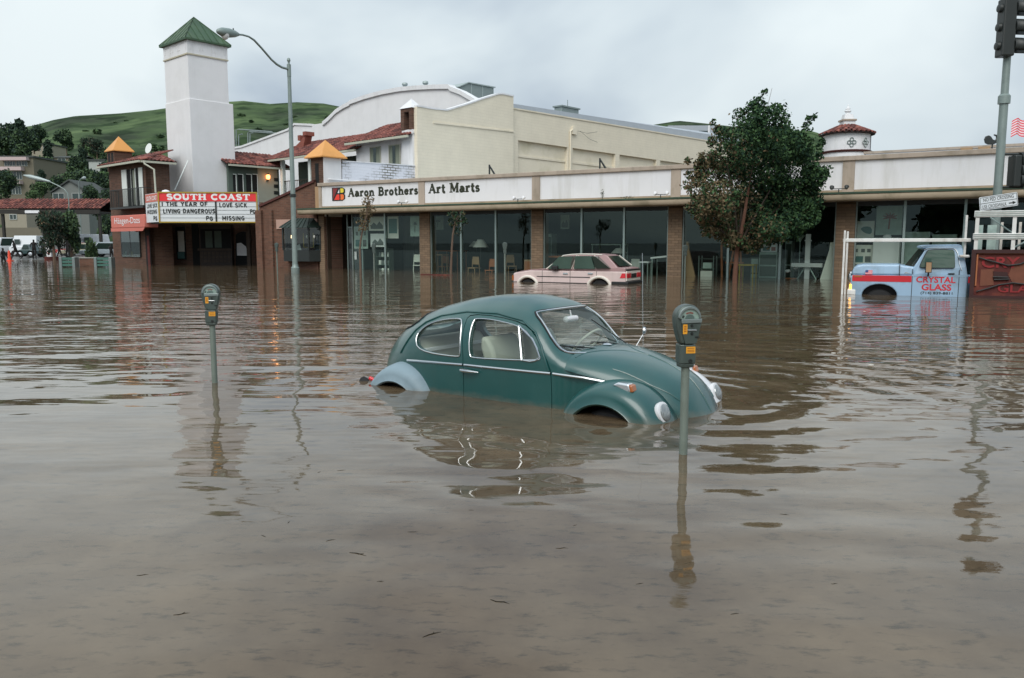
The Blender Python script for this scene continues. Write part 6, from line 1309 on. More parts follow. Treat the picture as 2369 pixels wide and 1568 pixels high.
def link(me, name, m_, parent, smooth=True, ang=40):
    me.materials.clear(); me.materials.append(MATS[m_]); o = bpy.data.objects.new(name, me); COL.objects.link(o); o.parent = parent
    if smooth: me.polygons.foreach_set('use_smooth', [True]*len(me.polygons)); me.set_sharp_from_angle(angle=R(ang))
    return o
CARZ = -.56
bug = thing('rounded_green_car', 'dark teal green rounded old car sunk to its headlights in the flood', 'car', (1.261, 7.355, CARZ), R(-36.0))
QWIN = [(-2.37,1.085),(-2.30,1.19),(-2.115,1.268),(-1.82,1.312),(-1.725,1.29),(-1.68,.965),(-1.72,.940),(-2.27,.953)]
DWIN = [(-1.60,1.30),(-1.56,1.325),(-1.31,1.32),(-.995,1.275),(-.845,1.165),(-.745,1.02),(-.765,.985),(-1.52,.948),(-1.575,.97)]
WSH = [(-.565,1.075),(-.50,1.385),(-.38,1.425),(.38,1.425),(.50,1.385),(.565,1.075),(.45,1.045),(-.45,1.045)]
RWIN = [(-.42,1.10),(-.38,1.30),(.38,1.30),(.42,1.10)]
DOOR = [(-1.645,.20),(-1.642,.90),(-1.70,1.30),(-1.66,1.352),(-1.33,1.352),(-1.01,1.306),(-.86,1.225),(-.755,1.095),(-.665,.96),(-.632,.86),(-.623,.20)]
def rnd(p, it=2): return chaikin(p, it)
def xz(poly, y0, y1): return fixn(MB().prism(poly, y0, y1).mesh('c'))
def yz(poly, x0, x1): return fixn(MB().prismx(poly, x0, x1).mesh('c'))
def build_bug_body():
    hull = fixn(hull_mb(front=.02).mesh('hull')); full = fixn(hull_mb().mesh('full')); cav = fixn(hull_mb(.035, -2.62, -.60, .34, .05).mesh('cav'))
    qw, dw = rnd(QWIN), rnd(DWIN)
    cuts = [(cav, 'DIFFERENCE'), (xz(qw, -1, 1), 'DIFFERENCE'), (xz(dw, -1, 1), 'DIFFERENCE'), (yz(rnd(WSH), -1.15, -.2), 'DIFFERENCE'), (yz(rnd(RWIN), -3.2, -2.2), 'DIFFERENCE')]
    # wheel wells
    for x, z in ((-.06, .31), (-2.545, .27)):
        cut = MB(); cut.lathe([(.40, 0), (.40, 2.0)], (x, -1.0, z), 24, (0, 1, 0)); cuts.append((fixn(cut.mesh('w')), 'DIFFERENCE'))
    shell = boolean(hull, cuts)
    door_o = rnd(DOOR, 1); grow = lambda p, k: [(x+(.006*k if x > -1.15 else -.006*k), z+(.006*k if z > 1.1 else 0)) for x, z in p]
    edge = [(-.50,.925),(-.45,.912),(-.31,.886),(-.05,.842),(.136,.782),(.319,.69),(.471,.565),(.60,.40),(.80,.40),(.80,1.4),(-.50,1.4)]
    body = boolean(shell.copy(), [(xz(grow(door_o, 1), -1.2, -.3), 'DIFFERENCE')])
    door = boolean(shell.copy(), [(xz(grow(door_o, -.2), -1.2, -.3), 'INTERSECT')])
    hd = boolean(full, [(xz(edge, -1.0, 1.0), 'INTERSECT')])
    b_ = link(body, 'body', 'car_green', bug); d_ = link(door, 'door', 'car_green', bug); h_ = link(hd, 'bonnet', 'car_green', bug)
    return b_, d_, h_
B_body, B_door, B_hood = build_bug_body()
def along(poly, lift=.004, closed=True, sgn=-1): return [(x, sgn*(ysurf(x, z)+lift), z) for x, z in (poly+poly[:1] if closed else poly)]
def seg(pts, n=6):
    out = []
    for (a, b), (c, d) in zip(pts, pts[1:]): out += [(a+(c-a)*k/n, b+(d-b)*k/n) for k in range(n)]
    return out + [pts[-1]]
def trim(name, poly, r, parent, m_='chrome', closed=True, lift=.003): return MB().tube(along(poly, lift, closed), r, 6, cap=not closed).build(name, MATS[m_], parent, smooth=True)
trim('window_trim', rnd(QWIN), .0065, B_body); trim('window_trim', rnd(DWIN), .0065, B_door)
for q, par in ((rnd(QWIN), B_body), (rnd(DWIN), B_door)):
    MB().face([(x, -(ysurf(x, z)-.018), z) for x, z in q]).build('side_glass', MATS['car_glass'], par); MB().face([(x, (ysurf(x, z)-.018), z) for x, z in q]).build('side_glass', MATS['car_glass'], B_body)
MB().tube([(-1.045, -(ysurf(-1.045, 1.28)+.002), 1.28), (-.954, -(ysurf(-.954, .975)+.002), .975)], .010, 6).build('vent_window_post', MATS['chrome'], B_door)
MB().tube(along([(-.95, .978), (-.86, .972), (-.80, .985), (-.755, 1.02), (-.80, 1.10), (-.86, 1.175), (-1.045, 1.285)], .004, False), .008, 6).build('vent_window_trim', MATS['chrome'], B_door, smooth=True)
# drip rail over the windows, belt strips
trim('drip_rail', seg([(-2.60,.90),(-2.53,1.0),(-2.42,1.155),(-2.30,1.24),(-2.10,1.315),(-1.74,1.375),(-1.34,1.38),(-1.02,1.332),(-.85,1.235),(-.76,1.12),(-.70,1.0),(-.655,.90)], 4), .010, B_body, 'car_green', False, .004)
trim('belt_strip', seg([(-2.46,.838),(-2.3,.850),(-2.06,.860),(-1.655,.872)], 6), .012, B_body, closed=False, lift=.004); trim('belt_strip', seg([(-1.635,.872),(-1.09,.876),(-.64,.881)], 6), .012, B_door, closed=False, lift=.004); trim('belt_strip', seg([(-.615,.881),(-.32,.868),(-.03,.834)], 6), .012, B_body, closed=False, lift=.004)
hz = .822; MB().tube([(-1.655, -.715, hz), (-1.60, -.735, hz+.002), (-1.52, -.73, hz), (-1.44, -.712, hz-.003)], [.016, .019, .015, .006], 8).build('handle', MATS['chrome'], B_door, smooth=True)
# windshield: glass, chrome surround
def ws_x(y, z):
    lo, hi = -1.0, -.45
    for _ in range(30):
        m_ = (lo+hi)/2
        if zsurf(m_, y) > z: lo = m_
        else: hi = m_
    return lo
W_ = rnd(WSH); wp = [(ws_x(y, z), y, z) for y, z in W_]
MB().tube([(x+.006, y, z) for x, y, z in wp+wp[:1]], .0115, 6, cap=False).build('windshield_trim', MATS['chrome'], B_body, smooth=True); MB().tube([(x-.002, y*1.015, 1.235+(z-1.235)*1.03) for x, y, z in wp+wp[:1]], .010, 6, cap=False).build('windshield_seal', MATS['rubber'], B_body, smooth=True); MB().face([(x-.008, y, z) for x, y, z in wp]).build('windshield', MATS['car_glass'], B_body)
def rw_x(y, z):
    lo, hi = -3.15, -1.9
    for _ in range(30):
        m_ = (lo+hi)/2
        if zsurf(m_, y) > z: hi = m_
        else: lo = m_
    return hi
RW_ = rnd(RWIN); rp = [(rw_x(y, z), y, z) for y, z in RW_]
MB().tube([(x-.004, y, z) for x, y, z in rp+rp[:1]], .012, 6, cap=False).build('rear_window_trim', MATS['rubber'], B_body, smooth=True); MB().face([(x+.01, y, z) for x, y, z in rp]).build('rear_window', MATS['car_glass'], B_body)
# fenders
def fender(x0, z0, Rf, side, m_, y_in, y_out, a0=-35, a1=215, lip=.375, name='fender', hl=None):
    """swept mudguard round the wheel centre (x0,z0); Rf(angle) = outer radius where it meets the body"""
    rows = []; n = 40
    for k in range(n+1):
        a_ = a0+(a1-a0)*k/n; ca, sa = math.cos(R(a_)), math.sin(R(a_)); Ro = Rf(a_); row = []
        for j in range(12):
            t = j/11; w = R(90*t); y = y_in+(y_out-y_in)*math.sin(w)**.85; r_ = lip+(Ro-lip)*(max(0, math.cos(w))**.55 if t < 1 else 0); row.append((x0+r_*ca, side*y, z0+r_*sa))
        row += [(x0+(lip-.004)*ca, side*(y_out+.006), z0+(lip-.004)*sa), (x0+(lip-.016)*ca, side*(y_out-.004), z0+(lip-.016)*sa), (x0+(lip-.01)*ca, side*(y_out-.05), z0+(lip-.01)*sa)]
        rows.append(row if side < 0 else row)
    o = MB().grid(rows).build(name, MATS[m_], bug, smooth=True, angle=60); o.modifiers.new('s', 'SOLIDIFY').thickness = .004; return o
def lerp_tab(tab): return lambda a_: float(np.interp(a_, [q[0] for q in tab], [q[1] for q in tab]))
RF = lerp_tab([(-40, .62), (0, .60), (30, .60), (60, .585), (90, .56), (120, .54), (150, .51), (180, .48), (215, .46)])
RR = lerp_tab([(-40, .60), (0, .56), (30, .56), (60, .575), (90, .565), (120, .53), (150, .48), (180, .47), (215, .47)])
for side, m_ in ((-1, 'car_green'), (1, 'car_white')): f_ = fender(-.06, .31, RF, side, m_, .42, .775); (tag(f_, 'white replacement front fender') if side > 0 else None)
for side in (-1, 1): tag(fender(-2.545, .26, RR, side, 'car_primer', .36, .765), 'pale grey primer rear fender')
for x, z in ((-.06, .29), (-2.545, .25)):
    for sd_ in (-1, 1):
        w_ = MB().lathe([(.20, 0), (.30, .0), (.325, .03), (.325, .12), (.30, .15), (.2, .15)], (x, sd_*.60-.07, z), 28, (0, 1, 0)).build('wheel', MATS['rubber'], bug, smooth=True); MB().lathe([(.19, 0), (.19, .02), (.08, .05)], (x, sd_*.66, z), 20, (0, sd_, 0)).build('rim', MATS['chrome_soft'], w_, smooth=True)
        MB().lathe([(.395, 0), (.395, .01)], (x, sd_*.44, z+.02), 24, (0, 1, 0)).build('wheel_well', MATS['car_black'], bug)
# headlights, turn signals
for sd_, m_ in ((-1, 'car_green'), (1, 'car_white')):
    c_ = Vector((.42, sd_*.575, .63)); ax_ = Vector((.93, sd_*.05, .30))
    h_ = MB().lathe([(.04, -.30), (.075, -.16), (.088, -.05), (.092, 0)], c_, 24, ax_).build('headlight', MATS[m_], bug, smooth=True)
    MB().lathe([(.092, -.02), (.098, .004), (.095, .022), (.080, .028)], c_, 24, ax_).build('headlight_rim', MATS['car_white'], h_, smooth=True); MB().lathe([(.079, .018), (.072, .038), (.048, .052), (.01, .058)], c_, 24, ax_).build('headlight_lens', MATS['lens_glass'], h_, smooth=True)
    t_s = MB().prism([(.00, .845), (.06, .872), (.165, .868), (.185, .80), (.15, .79)], sd_*.655-.045, sd_*.655+.045).build('turn_signal', MATS['chrome_soft'], bug, smooth=True, bevel=.016, seg=3); MB().prism([(.150, .864), (.192, .858), (.205, .80), (.160, .792)], sd_*.655-.04, sd_*.655+.04).build('turn_lens', MATS['amber'], t_s, bevel=.012)
# bonnet ridge, washer jet, badge-free handle plate, wipers, mirror, aerial
for sg in (-1, 1):
    sw_ = [(-.459, .538), (-.445, .46), (-.418, .374), (-.37, .28), (-.306, .191), (-.22, .10), (-.12, .035), (0, .0)]
    MB().tube([(x, sg*y, zsurf(x, y)-.003) for x, y in sw_], .008, 6).build('bonnet_swage', MATS['car_green'], B_hood, smooth=True)
    MB().tube([(x, sg*float(np.interp(x, [-.2, -.01, .234, .445, .55], [.52, .476, .422, .335, .26])), zsurf(x, float(np.interp(x, [-.2, -.01, .234, .445, .55], [.52, .476, .422, .335, .26])))-.004) for x in np.linspace(-.1, .52, 24)], .008, 6).build('bonnet_crease', MATS['car_green'], B_hood, smooth=True)
MB().tube([(x, 0, zsurf(x, 0)-.002) for x in np.linspace(0, .62, 24)], .009, 6).build('bonnet_ridge', MATS['car_green'], B_hood, smooth=True)
MB().lathe([(.045, 0), (.05, .006), (.03, .016), (.005, .02)], (-.475, .06, zsurf(-.475, .06)), 14).build('washer_jet', MATS['chrome'], B_body, smooth=True)
for y0, y1, z1 in ((-.10, -.42, 1.10), (.32, .02, 1.10)):
    pv = Vector((ws_x(y0, 1.06)+.035, y0, 1.055)); e_ = Vector((ws_x(y1, z1+.0)+.014, y1, z1)); wv = MB().tube([pv, pv*.5+e_*.5+Vector((.012, 0, .006)), e_], .006, 6).build('wiper', MATS['dark_metal'], B_body)
    d_ = Vector((0, (y1-y0), 0)).normalized(); MB().tube([Vector((ws_x(e_.y-d_.y*.17, e_.z-.01)+.012, e_.y-d_.y*.17, e_.z-.012)), Vector((ws_x(e_.y+d_.y*.09, e_.z+.01)+.012, e_.y+d_.y*.09, e_.z+.012))], .005, 5).build('wiper_blade', MATS['rubber'], wv)
MB().tube([(ws_x(.40, 1.06)+.03, .40, 1.06), (ws_x(.20, 1.30)+.015, .20, 1.30)], .006, 5).build('wiper', MATS['dark_metal'], B_body)
mr = MB().tube([(-.47, .64, .99), (-.42, .72, 1.13)], .005, 6).build('wing_mirror', MATS['chrome'], bug, smooth=True); MB().lathe([(.042, 0), (.038, .02), (.01, .03)], (-.42, .72, 1.16), 16, (.9, .3, 0)).build('mirror_glass', MATS['chrome'], mr, smooth=True)
MB().tube([(-.36, .60, .98), (-.40, .62, 1.95)], .002, 5).build('aerial', MATS['chrome_soft'], bug)
# rear bumper end and tail lamp
MB().tube([(-3.20, -.20, .50), (-3.18, -.45, .51), (-3.10, -.60, .52), (-2.96, -.68, .53)], .035, 8).build('rear_bumper', MATS['chrome_soft'], bug, smooth=True); MB().lathe([(.015, -.05), (.022, 0), (.022, .02), (.01, .03)], (-2.95, -.66, .60), 12, (-.9, -.2, .3)).build('tail_lamp', MATS['red_lens'], bug, smooth=True); MB().tube([(-3.12, -.58, .53), (-3.07, -.66, .565)], .05, 8).build('bumper_guard', MATS['rubber'], bug)
# inside
def seat(x, y, w, name='seat', rear=False):
    s_ = MB().prism([(x-.5, .62), (x, .66), (x, .80), (x-.45, .74)], y-w, y+w).build(name, MATS['seat_vinyl'], bug, smooth=True, bevel=.05, seg=3)
    MB().prism(chaikin([(x-.44, .70), (x-.30, .72), (x-.42, 1.14 if not rear else 1.06), (x-.58, 1.15 if not rear else 1.07)], 1), y-w, y+w).build('seat_back', MATS['seat_vinyl'], s_, smooth=True, bevel=.04, seg=3)
seat(-.98, -.33, .25); seat(-.98, .33, .25); seat(-1.95, 0, .56, 'rear_seat', True)
MB().prism([(-.66, 1.02), (-.60, 1.03), (-.62, .80), (-.72, .80)], -.58, .58).build('dashboard', MATS['car_green'], bug, bevel=.02)
MB().box(-2.62, -2.28, -.5, .5, .93, .96).build('parcel_shelf', MATS['paper_c'], bug)
sw = Vector((-.86, .33, 1.03)); ax_ = Vector((-.75, 0, .62)).normalized(); u_ = ax_.cross(Vector((0, 1, 0))).normalized(); v_ = Vector((0, 1, 0))
wh = MB().tube([sw+(u_*math.cos(2*math.pi*k/28)+v_*math.sin(2*math.pi*k/28))*.20 for k in range(29)], .013, 8, cap=False).build('steering_wheel', MATS['seat_vinyl'], bug, smooth=True); MB().tube([sw+v_*.2, sw-ax_*.05, sw-v_*.2], .012, 6).build('spoke', MATS['seat_vinyl'], wh); MB().tube([sw-ax_*.05, sw-ax_*.35], .02, 8).build('column', MATS['dark_metal'], wh)
im = MB().tube([(-.86, .0, 1.40), (-.84, .0, 1.33)], .008, 6).build('inner_mirror', MATS['car_white'], bug); MB().lathe([(.005, -.11), (.03, -.095), (.033, 0), (.03, .095), (.005, .11)], (-.84, -.01, 1.315), 12, (0, 1, 0)).build('mirror_housing', MATS['car_white'], im, smooth=True)
# ================================================================== OTHER VEHICLES IN THE WATER
mat('pink_light', A(200, 180, 176), .34, var=.07, vs=3, coat=.5, dirt=A(165, 148, 140), ds=1.5, da=.4, streak=A(150, 134, 126), sa=.4); mat('pink_dark', A(152, 122, 121), .3, var=.08, vs=3, coat=.3); mat('off_white', A(205, 198, 188), .5, var=.05)
mat('tinted', A(40, 54, 49), .05, var=.3, vs=1.5, spec=.9); mat('tinted_light', A(70, 94, 86), .05, var=.45, vs=1.2, spec=.9)
mat('truck_blue', A(140, 167, 190), .38, var=.06, vs=2, coat=.35, dirt=A(108, 124, 132), ds=1.4, da=.55, streak=A(96, 104, 104), sa=.45); mat('truck_red', A(180, 35, 45), .45, var=.08); mat('plastic_black', (.015, .016, .016), .6, var=.1)
mat('rack_white', A(205, 205, 202), .45, var=.08, vs=4, dirt=A(150, 145, 135), ds=3, da=.55, streak=A(120, 100, 80), sa=.5); mat('letter_red', A(185, 42, 50), .5, var=.1)
def hatchback():
    Q = VP(gp(1330, 655), STREET+R(3)); P = lambda pts, d=0.0: Q.pl(e3, pts, d); W = 1.60
    r = thing('hatchback_car', 'pale pink hatchback car standing in the water before the shop', 'car', Q.P(0, .8, 0)); L0 = r.location
    def part(name, m_, fn, parent=None, **k): b = MB(Q); fn(b); return b.build(name, MATS[m_], parent or r, origin=L0, **k)
    zb = Q.loc(*e3(1000, 358))[1]; zbelt = Q.loc(*e3(1000, 330))[1]
    def arch(cx, top, halfw):
        s, zt = Q.loc(*e3(cx, top)); sa = Q.loc(*e3(cx-halfw, top))[0]; rad = (s-sa)*1.12; zc = zt-rad; return s, zc, rad
    aF, aR = arch(410, 474, 132), arch(1545, 484, 152)
    def notch(a, zlow): s, zc, rd = a; return [(s+rd*math.cos(R(t)), max(zlow, zc+rd*math.sin(R(t)))) for t in range(180, -1, -15)]
    z0 = -.42
    top = P([(182, 470), (180, 412), (196, 392)]) ; top_r = P([(1955, 358), (1965, 400), (1955, 540)])
    poly = [(top[0][0], z0), top[0], top[1], (top[2][0], top[2][1])] + [(P([(440, 362)])[0][0], zb-.01), (top_r[0][0], zb), top_r[1], (top_r[2][0], z0)]
    low_ = [(aR[0]+aR[2], z0)] + [q for q in notch(aR, z0)[::-1]] + [(aR[0]-aR[2], z0), (aF[0]+aF[2], z0)] + [q for q in notch(aF, z0)[::-1]] + [(aF[0]-aF[2], z0)]
    body = part('body', 'pink_light', lambda b: b.prism(poly + low_, .0, W), bevel=.035, seg=2)
    # upper shoulder and bonnet, darker pink
    up = P([(196, 390), (300, 362), (450, 340), (690, 324)]) + P([(1725, 318), (1860, 308), (1950, 328)]) + [(top_r[0][0], zb+.003), (up0 := P([(440, 362)])[0][0], zb+.003)]
    part('shoulder', 'pink_dark', lambda b: b.prism(up, .03, W-.03), bevel=.03)
    lean = lambda s, z: .05+max(0, (z-zbelt))*.30
    gh = P([(690, 326), (940, 112), (1050, 96), (1200, 88), (1440, 92), (1590, 106), (1640, 122), (1860, 306)])
    cab = part('cabin', 'pink_dark', lambda b: b.prism([(gh[0][0], zbelt-.02)] + gh[1:-1] + [(gh[-1][0], zbelt-.02)], 0, W, lean), bevel=.02)
    roof_ = P([(960, 112), (1060, 97), (1200, 89), (1440, 93), (1580, 106)]); part('roof_rail', 'off_white', lambda b: b.tube([(s, lean(s, z)-.005, z-.01) for s, z in P([(700, 326), (940, 116), (1050, 100), (1200, 92), (1440, 96), (1560, 105)])], .022, 6), cab)
    for pts, m_ in (([(735, 328), (940, 134), (1150, 126), (1095, 328)], 'tinted_light'), ([(1148, 328), (1200, 125), (1436, 124), (1480, 328)], 'tinted_light'), ([(1500, 326), (1458, 126), (1510, 132), (1720, 318)], 'tinted')):
        q = P(pts); g = part('side_window', m_, lambda b: b.prism(q, -.006, .004, lean), cab)
    for a_, b_ in (((1095, 332), (1160, 118)), ((1132, 332), (1192, 118)), ((1488, 332), (1444, 118))): x0, x1 = P([a_, b_]); part('window_pillar', 'off_white', lambda b: b.tube([(x0[0], lean(*x0)-.012, x0[1]), (x1[0], lean(*x1)-.012, x1[1])], .022, 6), cab)
    # far-side glass, hatch glass, windscreen
    hg = P([(1645, 132), (1838, 296)]); (sa, za), (sb, zb_) = hg; n = Vector((zb_-za, 0, sa-sb)).normalized()*-1
    off = .012
    part('hatch_glass', 'tinted', lambda b: b._add([(sa+off, lean(sa, za)+.06, za+off), (sb+off, lean(sb, zb_)+.08, zb_+off), (sb+off, W-lean(sb, zb_)-.08, zb_+off), (sa+off, W-lean(sa, za)-.06, za+off)], [(0, 1, 2, 3)]), cab); part('hatch_trim', 'off_white', lambda b: b.tube([(sa+.02, W-lean(sa, za)-.05, za+.02), (sb+.02, W-lean(sb, zb_)-.06, zb_+.02)], .02, 6), cab)
    (sa2, za2), (sb2, zb2) = P([(725, 318), (930, 122)]); part('windscreen', 'tinted', lambda b: b._add([(sa2-.012, .14, za2+.02), (sa2-.012, W-.14, za2+.02), (sb2-.012, W-.26, zb2+.01), (sb2-.012, .26, zb2+.01)], [(0, 1, 2, 3)]), cab)
    # rear end
    sr = top_r[1][0]; Z = lambda y: Q.loc(*e3(1960, y))[1]
    part('rear_panel', 'off_white', lambda b: b.box(sr-.02, sr+.025, .06, W-.06, Z(525), Z(368)), bevel=.01)
    for d0, d1 in ((.04, .46), (W-.46, W-.04)): part('tail_light', 'red_lens', lambda b: b.box(sr+.02, sr+.045, d0, d1, Z(480), Z(402)), bevel=.008)
    ql = P([(1872, 478), (1905, 402), (1960, 402), (1960, 478)]); part('tail_light', 'red_lens', lambda b: b.prism(ql, -.012, .05))
    part('number_plate', 'plastic_black', lambda b: b.box(sr+.02, sr+.04, W/2-.28, W/2+.28, Z(482), Z(410))); part('rear_deck', 'dark_wood', lambda b: b.box(sr-.15, sr+.03, .08, W-.08, Z(366), Z(340)), bevel=.01)
    part('rear_bumper', 'plastic_black', lambda b: b.box(P([(1735, 540)])[0][0], sr+.10, -.03, W+.03, Z(590), Z(535)), bevel=.03); part('side_moulding', 'plastic_black', lambda b: b.box(P([(555, 457)])[0][0], P([(1395, 457)])[0][0], -.012, -.002, Q.loc(*e3(1000, 463))[1], Q.loc(*e3(1000, 451))[1]))
    part('sill', 'plastic_black', lambda b: b.box(aF[0]+aF[2]+.05, aR[0]-aR[2]-.05, -.01, .05, Q.loc(*e3(1000, 566))[1]-.1, Q.loc(*e3(1000, 545))[1])); part('front_bumper', 'plastic_black', lambda b: b.box(top[1][0]-.08, top[1][0]+.18, -.02, W+.02, Z(590), Q.loc(*e3(200, 528))[1]), bevel=.03); part('corner_lamp', 'amber', lambda b: b.box(top[1][0]-.05, top[1][0]+.03, -.004, .3, Q.loc(*e3(160, 510))[1], Q.loc(*e3(160, 430))[1]))
    for a_ in (aF, aR):
        s, zc, rd = a_; part('wheel_flare', 'off_white', lambda b: b.tube([(s+(rd+.06)*math.cos(R(t)), -.01, zc+(rd+.06)*math.sin(R(t))) for t in range(-20, 201, 12)], .055, 8), smooth=True)
        w_ = part('wheel', 'rubber', lambda b: b.lathe([(.15, 0), (rd*.86, 0), (rd*.9, .05), (rd*.9, .17), (.1, .18)], (s, .04, zc), 22, (0, 1, 0)), smooth=True); part('rim', 'chrome_soft', lambda b: b.lathe([(rd*.45, 0), (.05, .02)], (s, .055, zc-.08), 16, (0, -1, 0)), w_); part('wheel_well', 'car_black', lambda b: b.box(s-rd, s+rd, .24, .3, zc-.2, zc+rd-.01))
    for x in (1010, 1405): s, z = Q.loc(*e3(x, 405)); part('handle', 'chrome', lambda b: b.box(s-.1, s+.1, -.03, -.002, z-.03, z+.03), bevel=.008)
    for x in (640, 1082, 1500): s, z = Q.loc(*e3(x, 450)); part('door_seam', 'plastic_black', lambda b: b.box(s-.008, s+.008, -.003, .01, z0, zb-.01))
    s, z = Q.loc(*e3(840, 335), -.1); part('door_mirror', 'plastic_black', lambda b: b.box(s-.13, s+.13, -.16, .04, z-.02, z+.13), bevel=.03)
    for x in (1240,): s, z = Q.loc(*e3(x, 260), .3); part('head_restraint', 'paper_b', lambda b: b.box(s-.15, s+.15, .3, .6, z-.2, z+.1))
hatchback()

def truck():
    Q = VP(gp(2105, 684), R(-24)); P = lambda pts, d=0.0: Q.pl(t1, pts, d); W = 1.95
    r = thing('pickup_truck', 'light blue glazier pickup truck with red stripe, half sunk at the right', 'pickup truck', Q.P(0, 1.0, 0)); L0 = r.location
    def part(name, m_, fn, parent=None, **k): b = MB(Q); fn(b); return b.build(name, MATS[m_], parent or r, origin=L0, **k)
    z0 = -.5; zbelt = Q.loc(*t1(1400, 800))[1]; zs = Q.loc(*t1(1400, 888))[1]
    s, zt = Q.loc(*t1(798, 978)); rad = (s-Q.loc(*t1(600, 1090))[0]); zc = Q.loc(*t1(798, 1100))[1]-.02
    ar = [(s-rad*1.0, z0), (s-rad, zc)] + [(s+rad*math.cos(R(t)), zc+(zt-zc)*math.sin(R(t))) for t in range(165, 14, -15)] + [(s+rad, zc), (s+rad*1.0, z0)]
    f = P([(482, 1070), (478, 900), (492, 878)]); rr = P([(1742, 1080), (1742, 800)])
    body = part('body', 'truck_blue', lambda b: b.prism([(f[0][0], z0), f[0], f[1], (f[2][0]+.02, zs), (rr[0][0], zs), (rr[0][0], z0)] + ar[::-1], 0, W), bevel=.03)
    hood = P([(492, 876), (500, 830), (520, 795), (552, 775), (620, 764), (1012, 766), (1060, 778), (1180, 790)]); lean2 = lambda s, z: .02+max(0, z-zs)*.12
    part('bonnet', 'truck_blue', lambda b: b.prism([(hood[0][0], zs+.004)] + hood[1:] + [(hood[-1][0], zs+.004)], 0, W, lean2), bevel=.05, seg=3)
    lean = lambda s, z: .02+max(0, z-zs)*.06+max(0, z-zbelt)*.16
    cab = P([(1165, 800), (1300, 596), (1330, 572), (1420, 556), (1660, 552), (1700, 562), (1716, 620), (1742, 790)])
    cb = part('cab', 'truck_blue', lambda b: b.prism([(P([(1165, 800)])[0][0], zs+.004)] + cab + [(rr[0][0], zs+.004)], 0, W, lean), bevel=.03)
    lid = P([(1228, 588), (1238, 562), (1300, 552), (1660, 546), (1700, 556), (1706, 584), (1640, 590), (1300, 594)]); part('roof', 'truck_blue', lambda b: b.prism(lid, .18, W-.18), cb, bevel=.04, seg=3)
    wnd = chaikin(P([(1232, 782), (1312, 625), (1335, 606), (1588, 604), (1612, 622), (1614, 792), (1600, 803), (1245, 797)]), 1); part('side_window', 'tinted_light', lambda b: b.prism(wnd, -.008, .004, lean), cb); part('window_rubber', 'plastic_black', lambda b: b.tube([(a_, lean(a_, c_)-.012, c_) for a_, c_ in wnd+wnd[:1]], .018, 5), cb)
    v0, v1 = P([(1335, 610), (1338, 800)]); part('vent_post', 'plastic_black', lambda b: b.box(v0[0]-.015, v0[0]+.015, .0, .03, v1[1], v0[1]), cb)
    (sa, za), (sb, zb_) = P([(1150, 785), (1296, 598)]); part('windscreen', 'tinted', lambda b: b._add([(sa-.02, .12, za+.02), (sa-.16, W/2, za+.0), (sa-.02, W-.12, za+.02), (sb-.02, W-.22, zb_), (sb-.14, W/2, zb_), (sb-.02, .22, zb_)], [(0, 1, 4, 5), (1, 2, 3, 4)]), cb)
    part('drip_rail', 'chrome_soft', lambda b: b.tube([(a_, lean(a_, c_)-.01, c_) for a_, c_ in P([(1285, 606), (1330, 590), (1600, 590), (1628, 602), (1650, 640), (1668, 760), (1690, 830)])], .014, 5), cb)
    st = P([(500, 880), (1146, 888)]); part('red_stripe', 'truck_red', lambda b: b.box(st[0][0], st[1][0], -.006, -.002, zs-.19, zs-.01)); part('marker_lamp', 'amber', lambda b: b.box(P([(520, 890)])[0][0], P([(606, 890)])[0][0], -.012, -.006, zs-.07, zs-.02)); part('red_stripe', 'truck_red', lambda b: b.box(rr[0][0]+.02, rr[0][0]+.30, .02, .04, zs-.19, zs-.01))
    part('swage', 'truck_blue', lambda b: b.box(P([(1146, 888)])[0][0], rr[0][0], -.008, -.001, zs-.02, zs+.03))
    for x in (1012, 1155, 1665): q = P([(x, 850)])[0][0]; part('door_seam', 'plastic_black', lambda b: b.box(q-.008, q+.008, -.004, .05, z0 if x > 1100 else zs, zbelt-.05 if x > 1100 else zs+.32))
    def words(t, x0, x1, y0, y1, m_, bold): a0, a1 = P([(x0, y0), (x1, y1)]); b = MB(Q); sans(b, t, a0[0], a0[1], a1[0], a1[1], -.003, bold); b.build('lettering', MATS[m_], r, origin=L0)
    words('CRYSTAL', 1192, 1626, 960, 900, 'letter_red', .025); words('GLASS', 1250, 1580, 1045, 980, 'letter_red', .025); words('(714) 839-8811', 1240, 1590, 1094, 1066, 'letter_black', .015)
    a0, a1 = P([(640, 872), (720, 826)]); w = a1[0]-a0[0]; h = a1[1]-a0[1]; fl = part('flag_sticker', 'flag_white', lambda b: b.box(a0[0], a1[0], lean2(0, a0[1])-.03, lean2(0, a0[1])-.015, a0[1], a1[1]))
    for k in range(4): part('flag_stripe', 'flag_red', lambda b: b.box(a0[0], a1[0], lean2(0, a0[1])-.034, lean2(0, a0[1])-.0305, a0[1]+h*(k*.27), a0[1]+h*(k*.27+.14)), fl)
    part('flag_canton', 'flag_blue', lambda b: b.box(a0[0], a0[0]+w*.4, lean2(0, a0[1])-.038, lean2(0, a0[1])-.0345, a0[1]+h*.5, a1[1]), fl)
    q = P([(1062, 862), (1132, 845)]); part('side_badge', 'chrome_soft', lambda b: b.prism([(q[0][0], q[0][1]), (q[1][0], q[0][1]), (q[1][0]-.12, q[1][1])], .02, .05)); q = P([(1543, 872), (1612, 860)]); part('handle', 'plastic_black', lambda b: b.box(q[0][0], q[1][0], -.03, .02, q[0][1], q[1][1]))
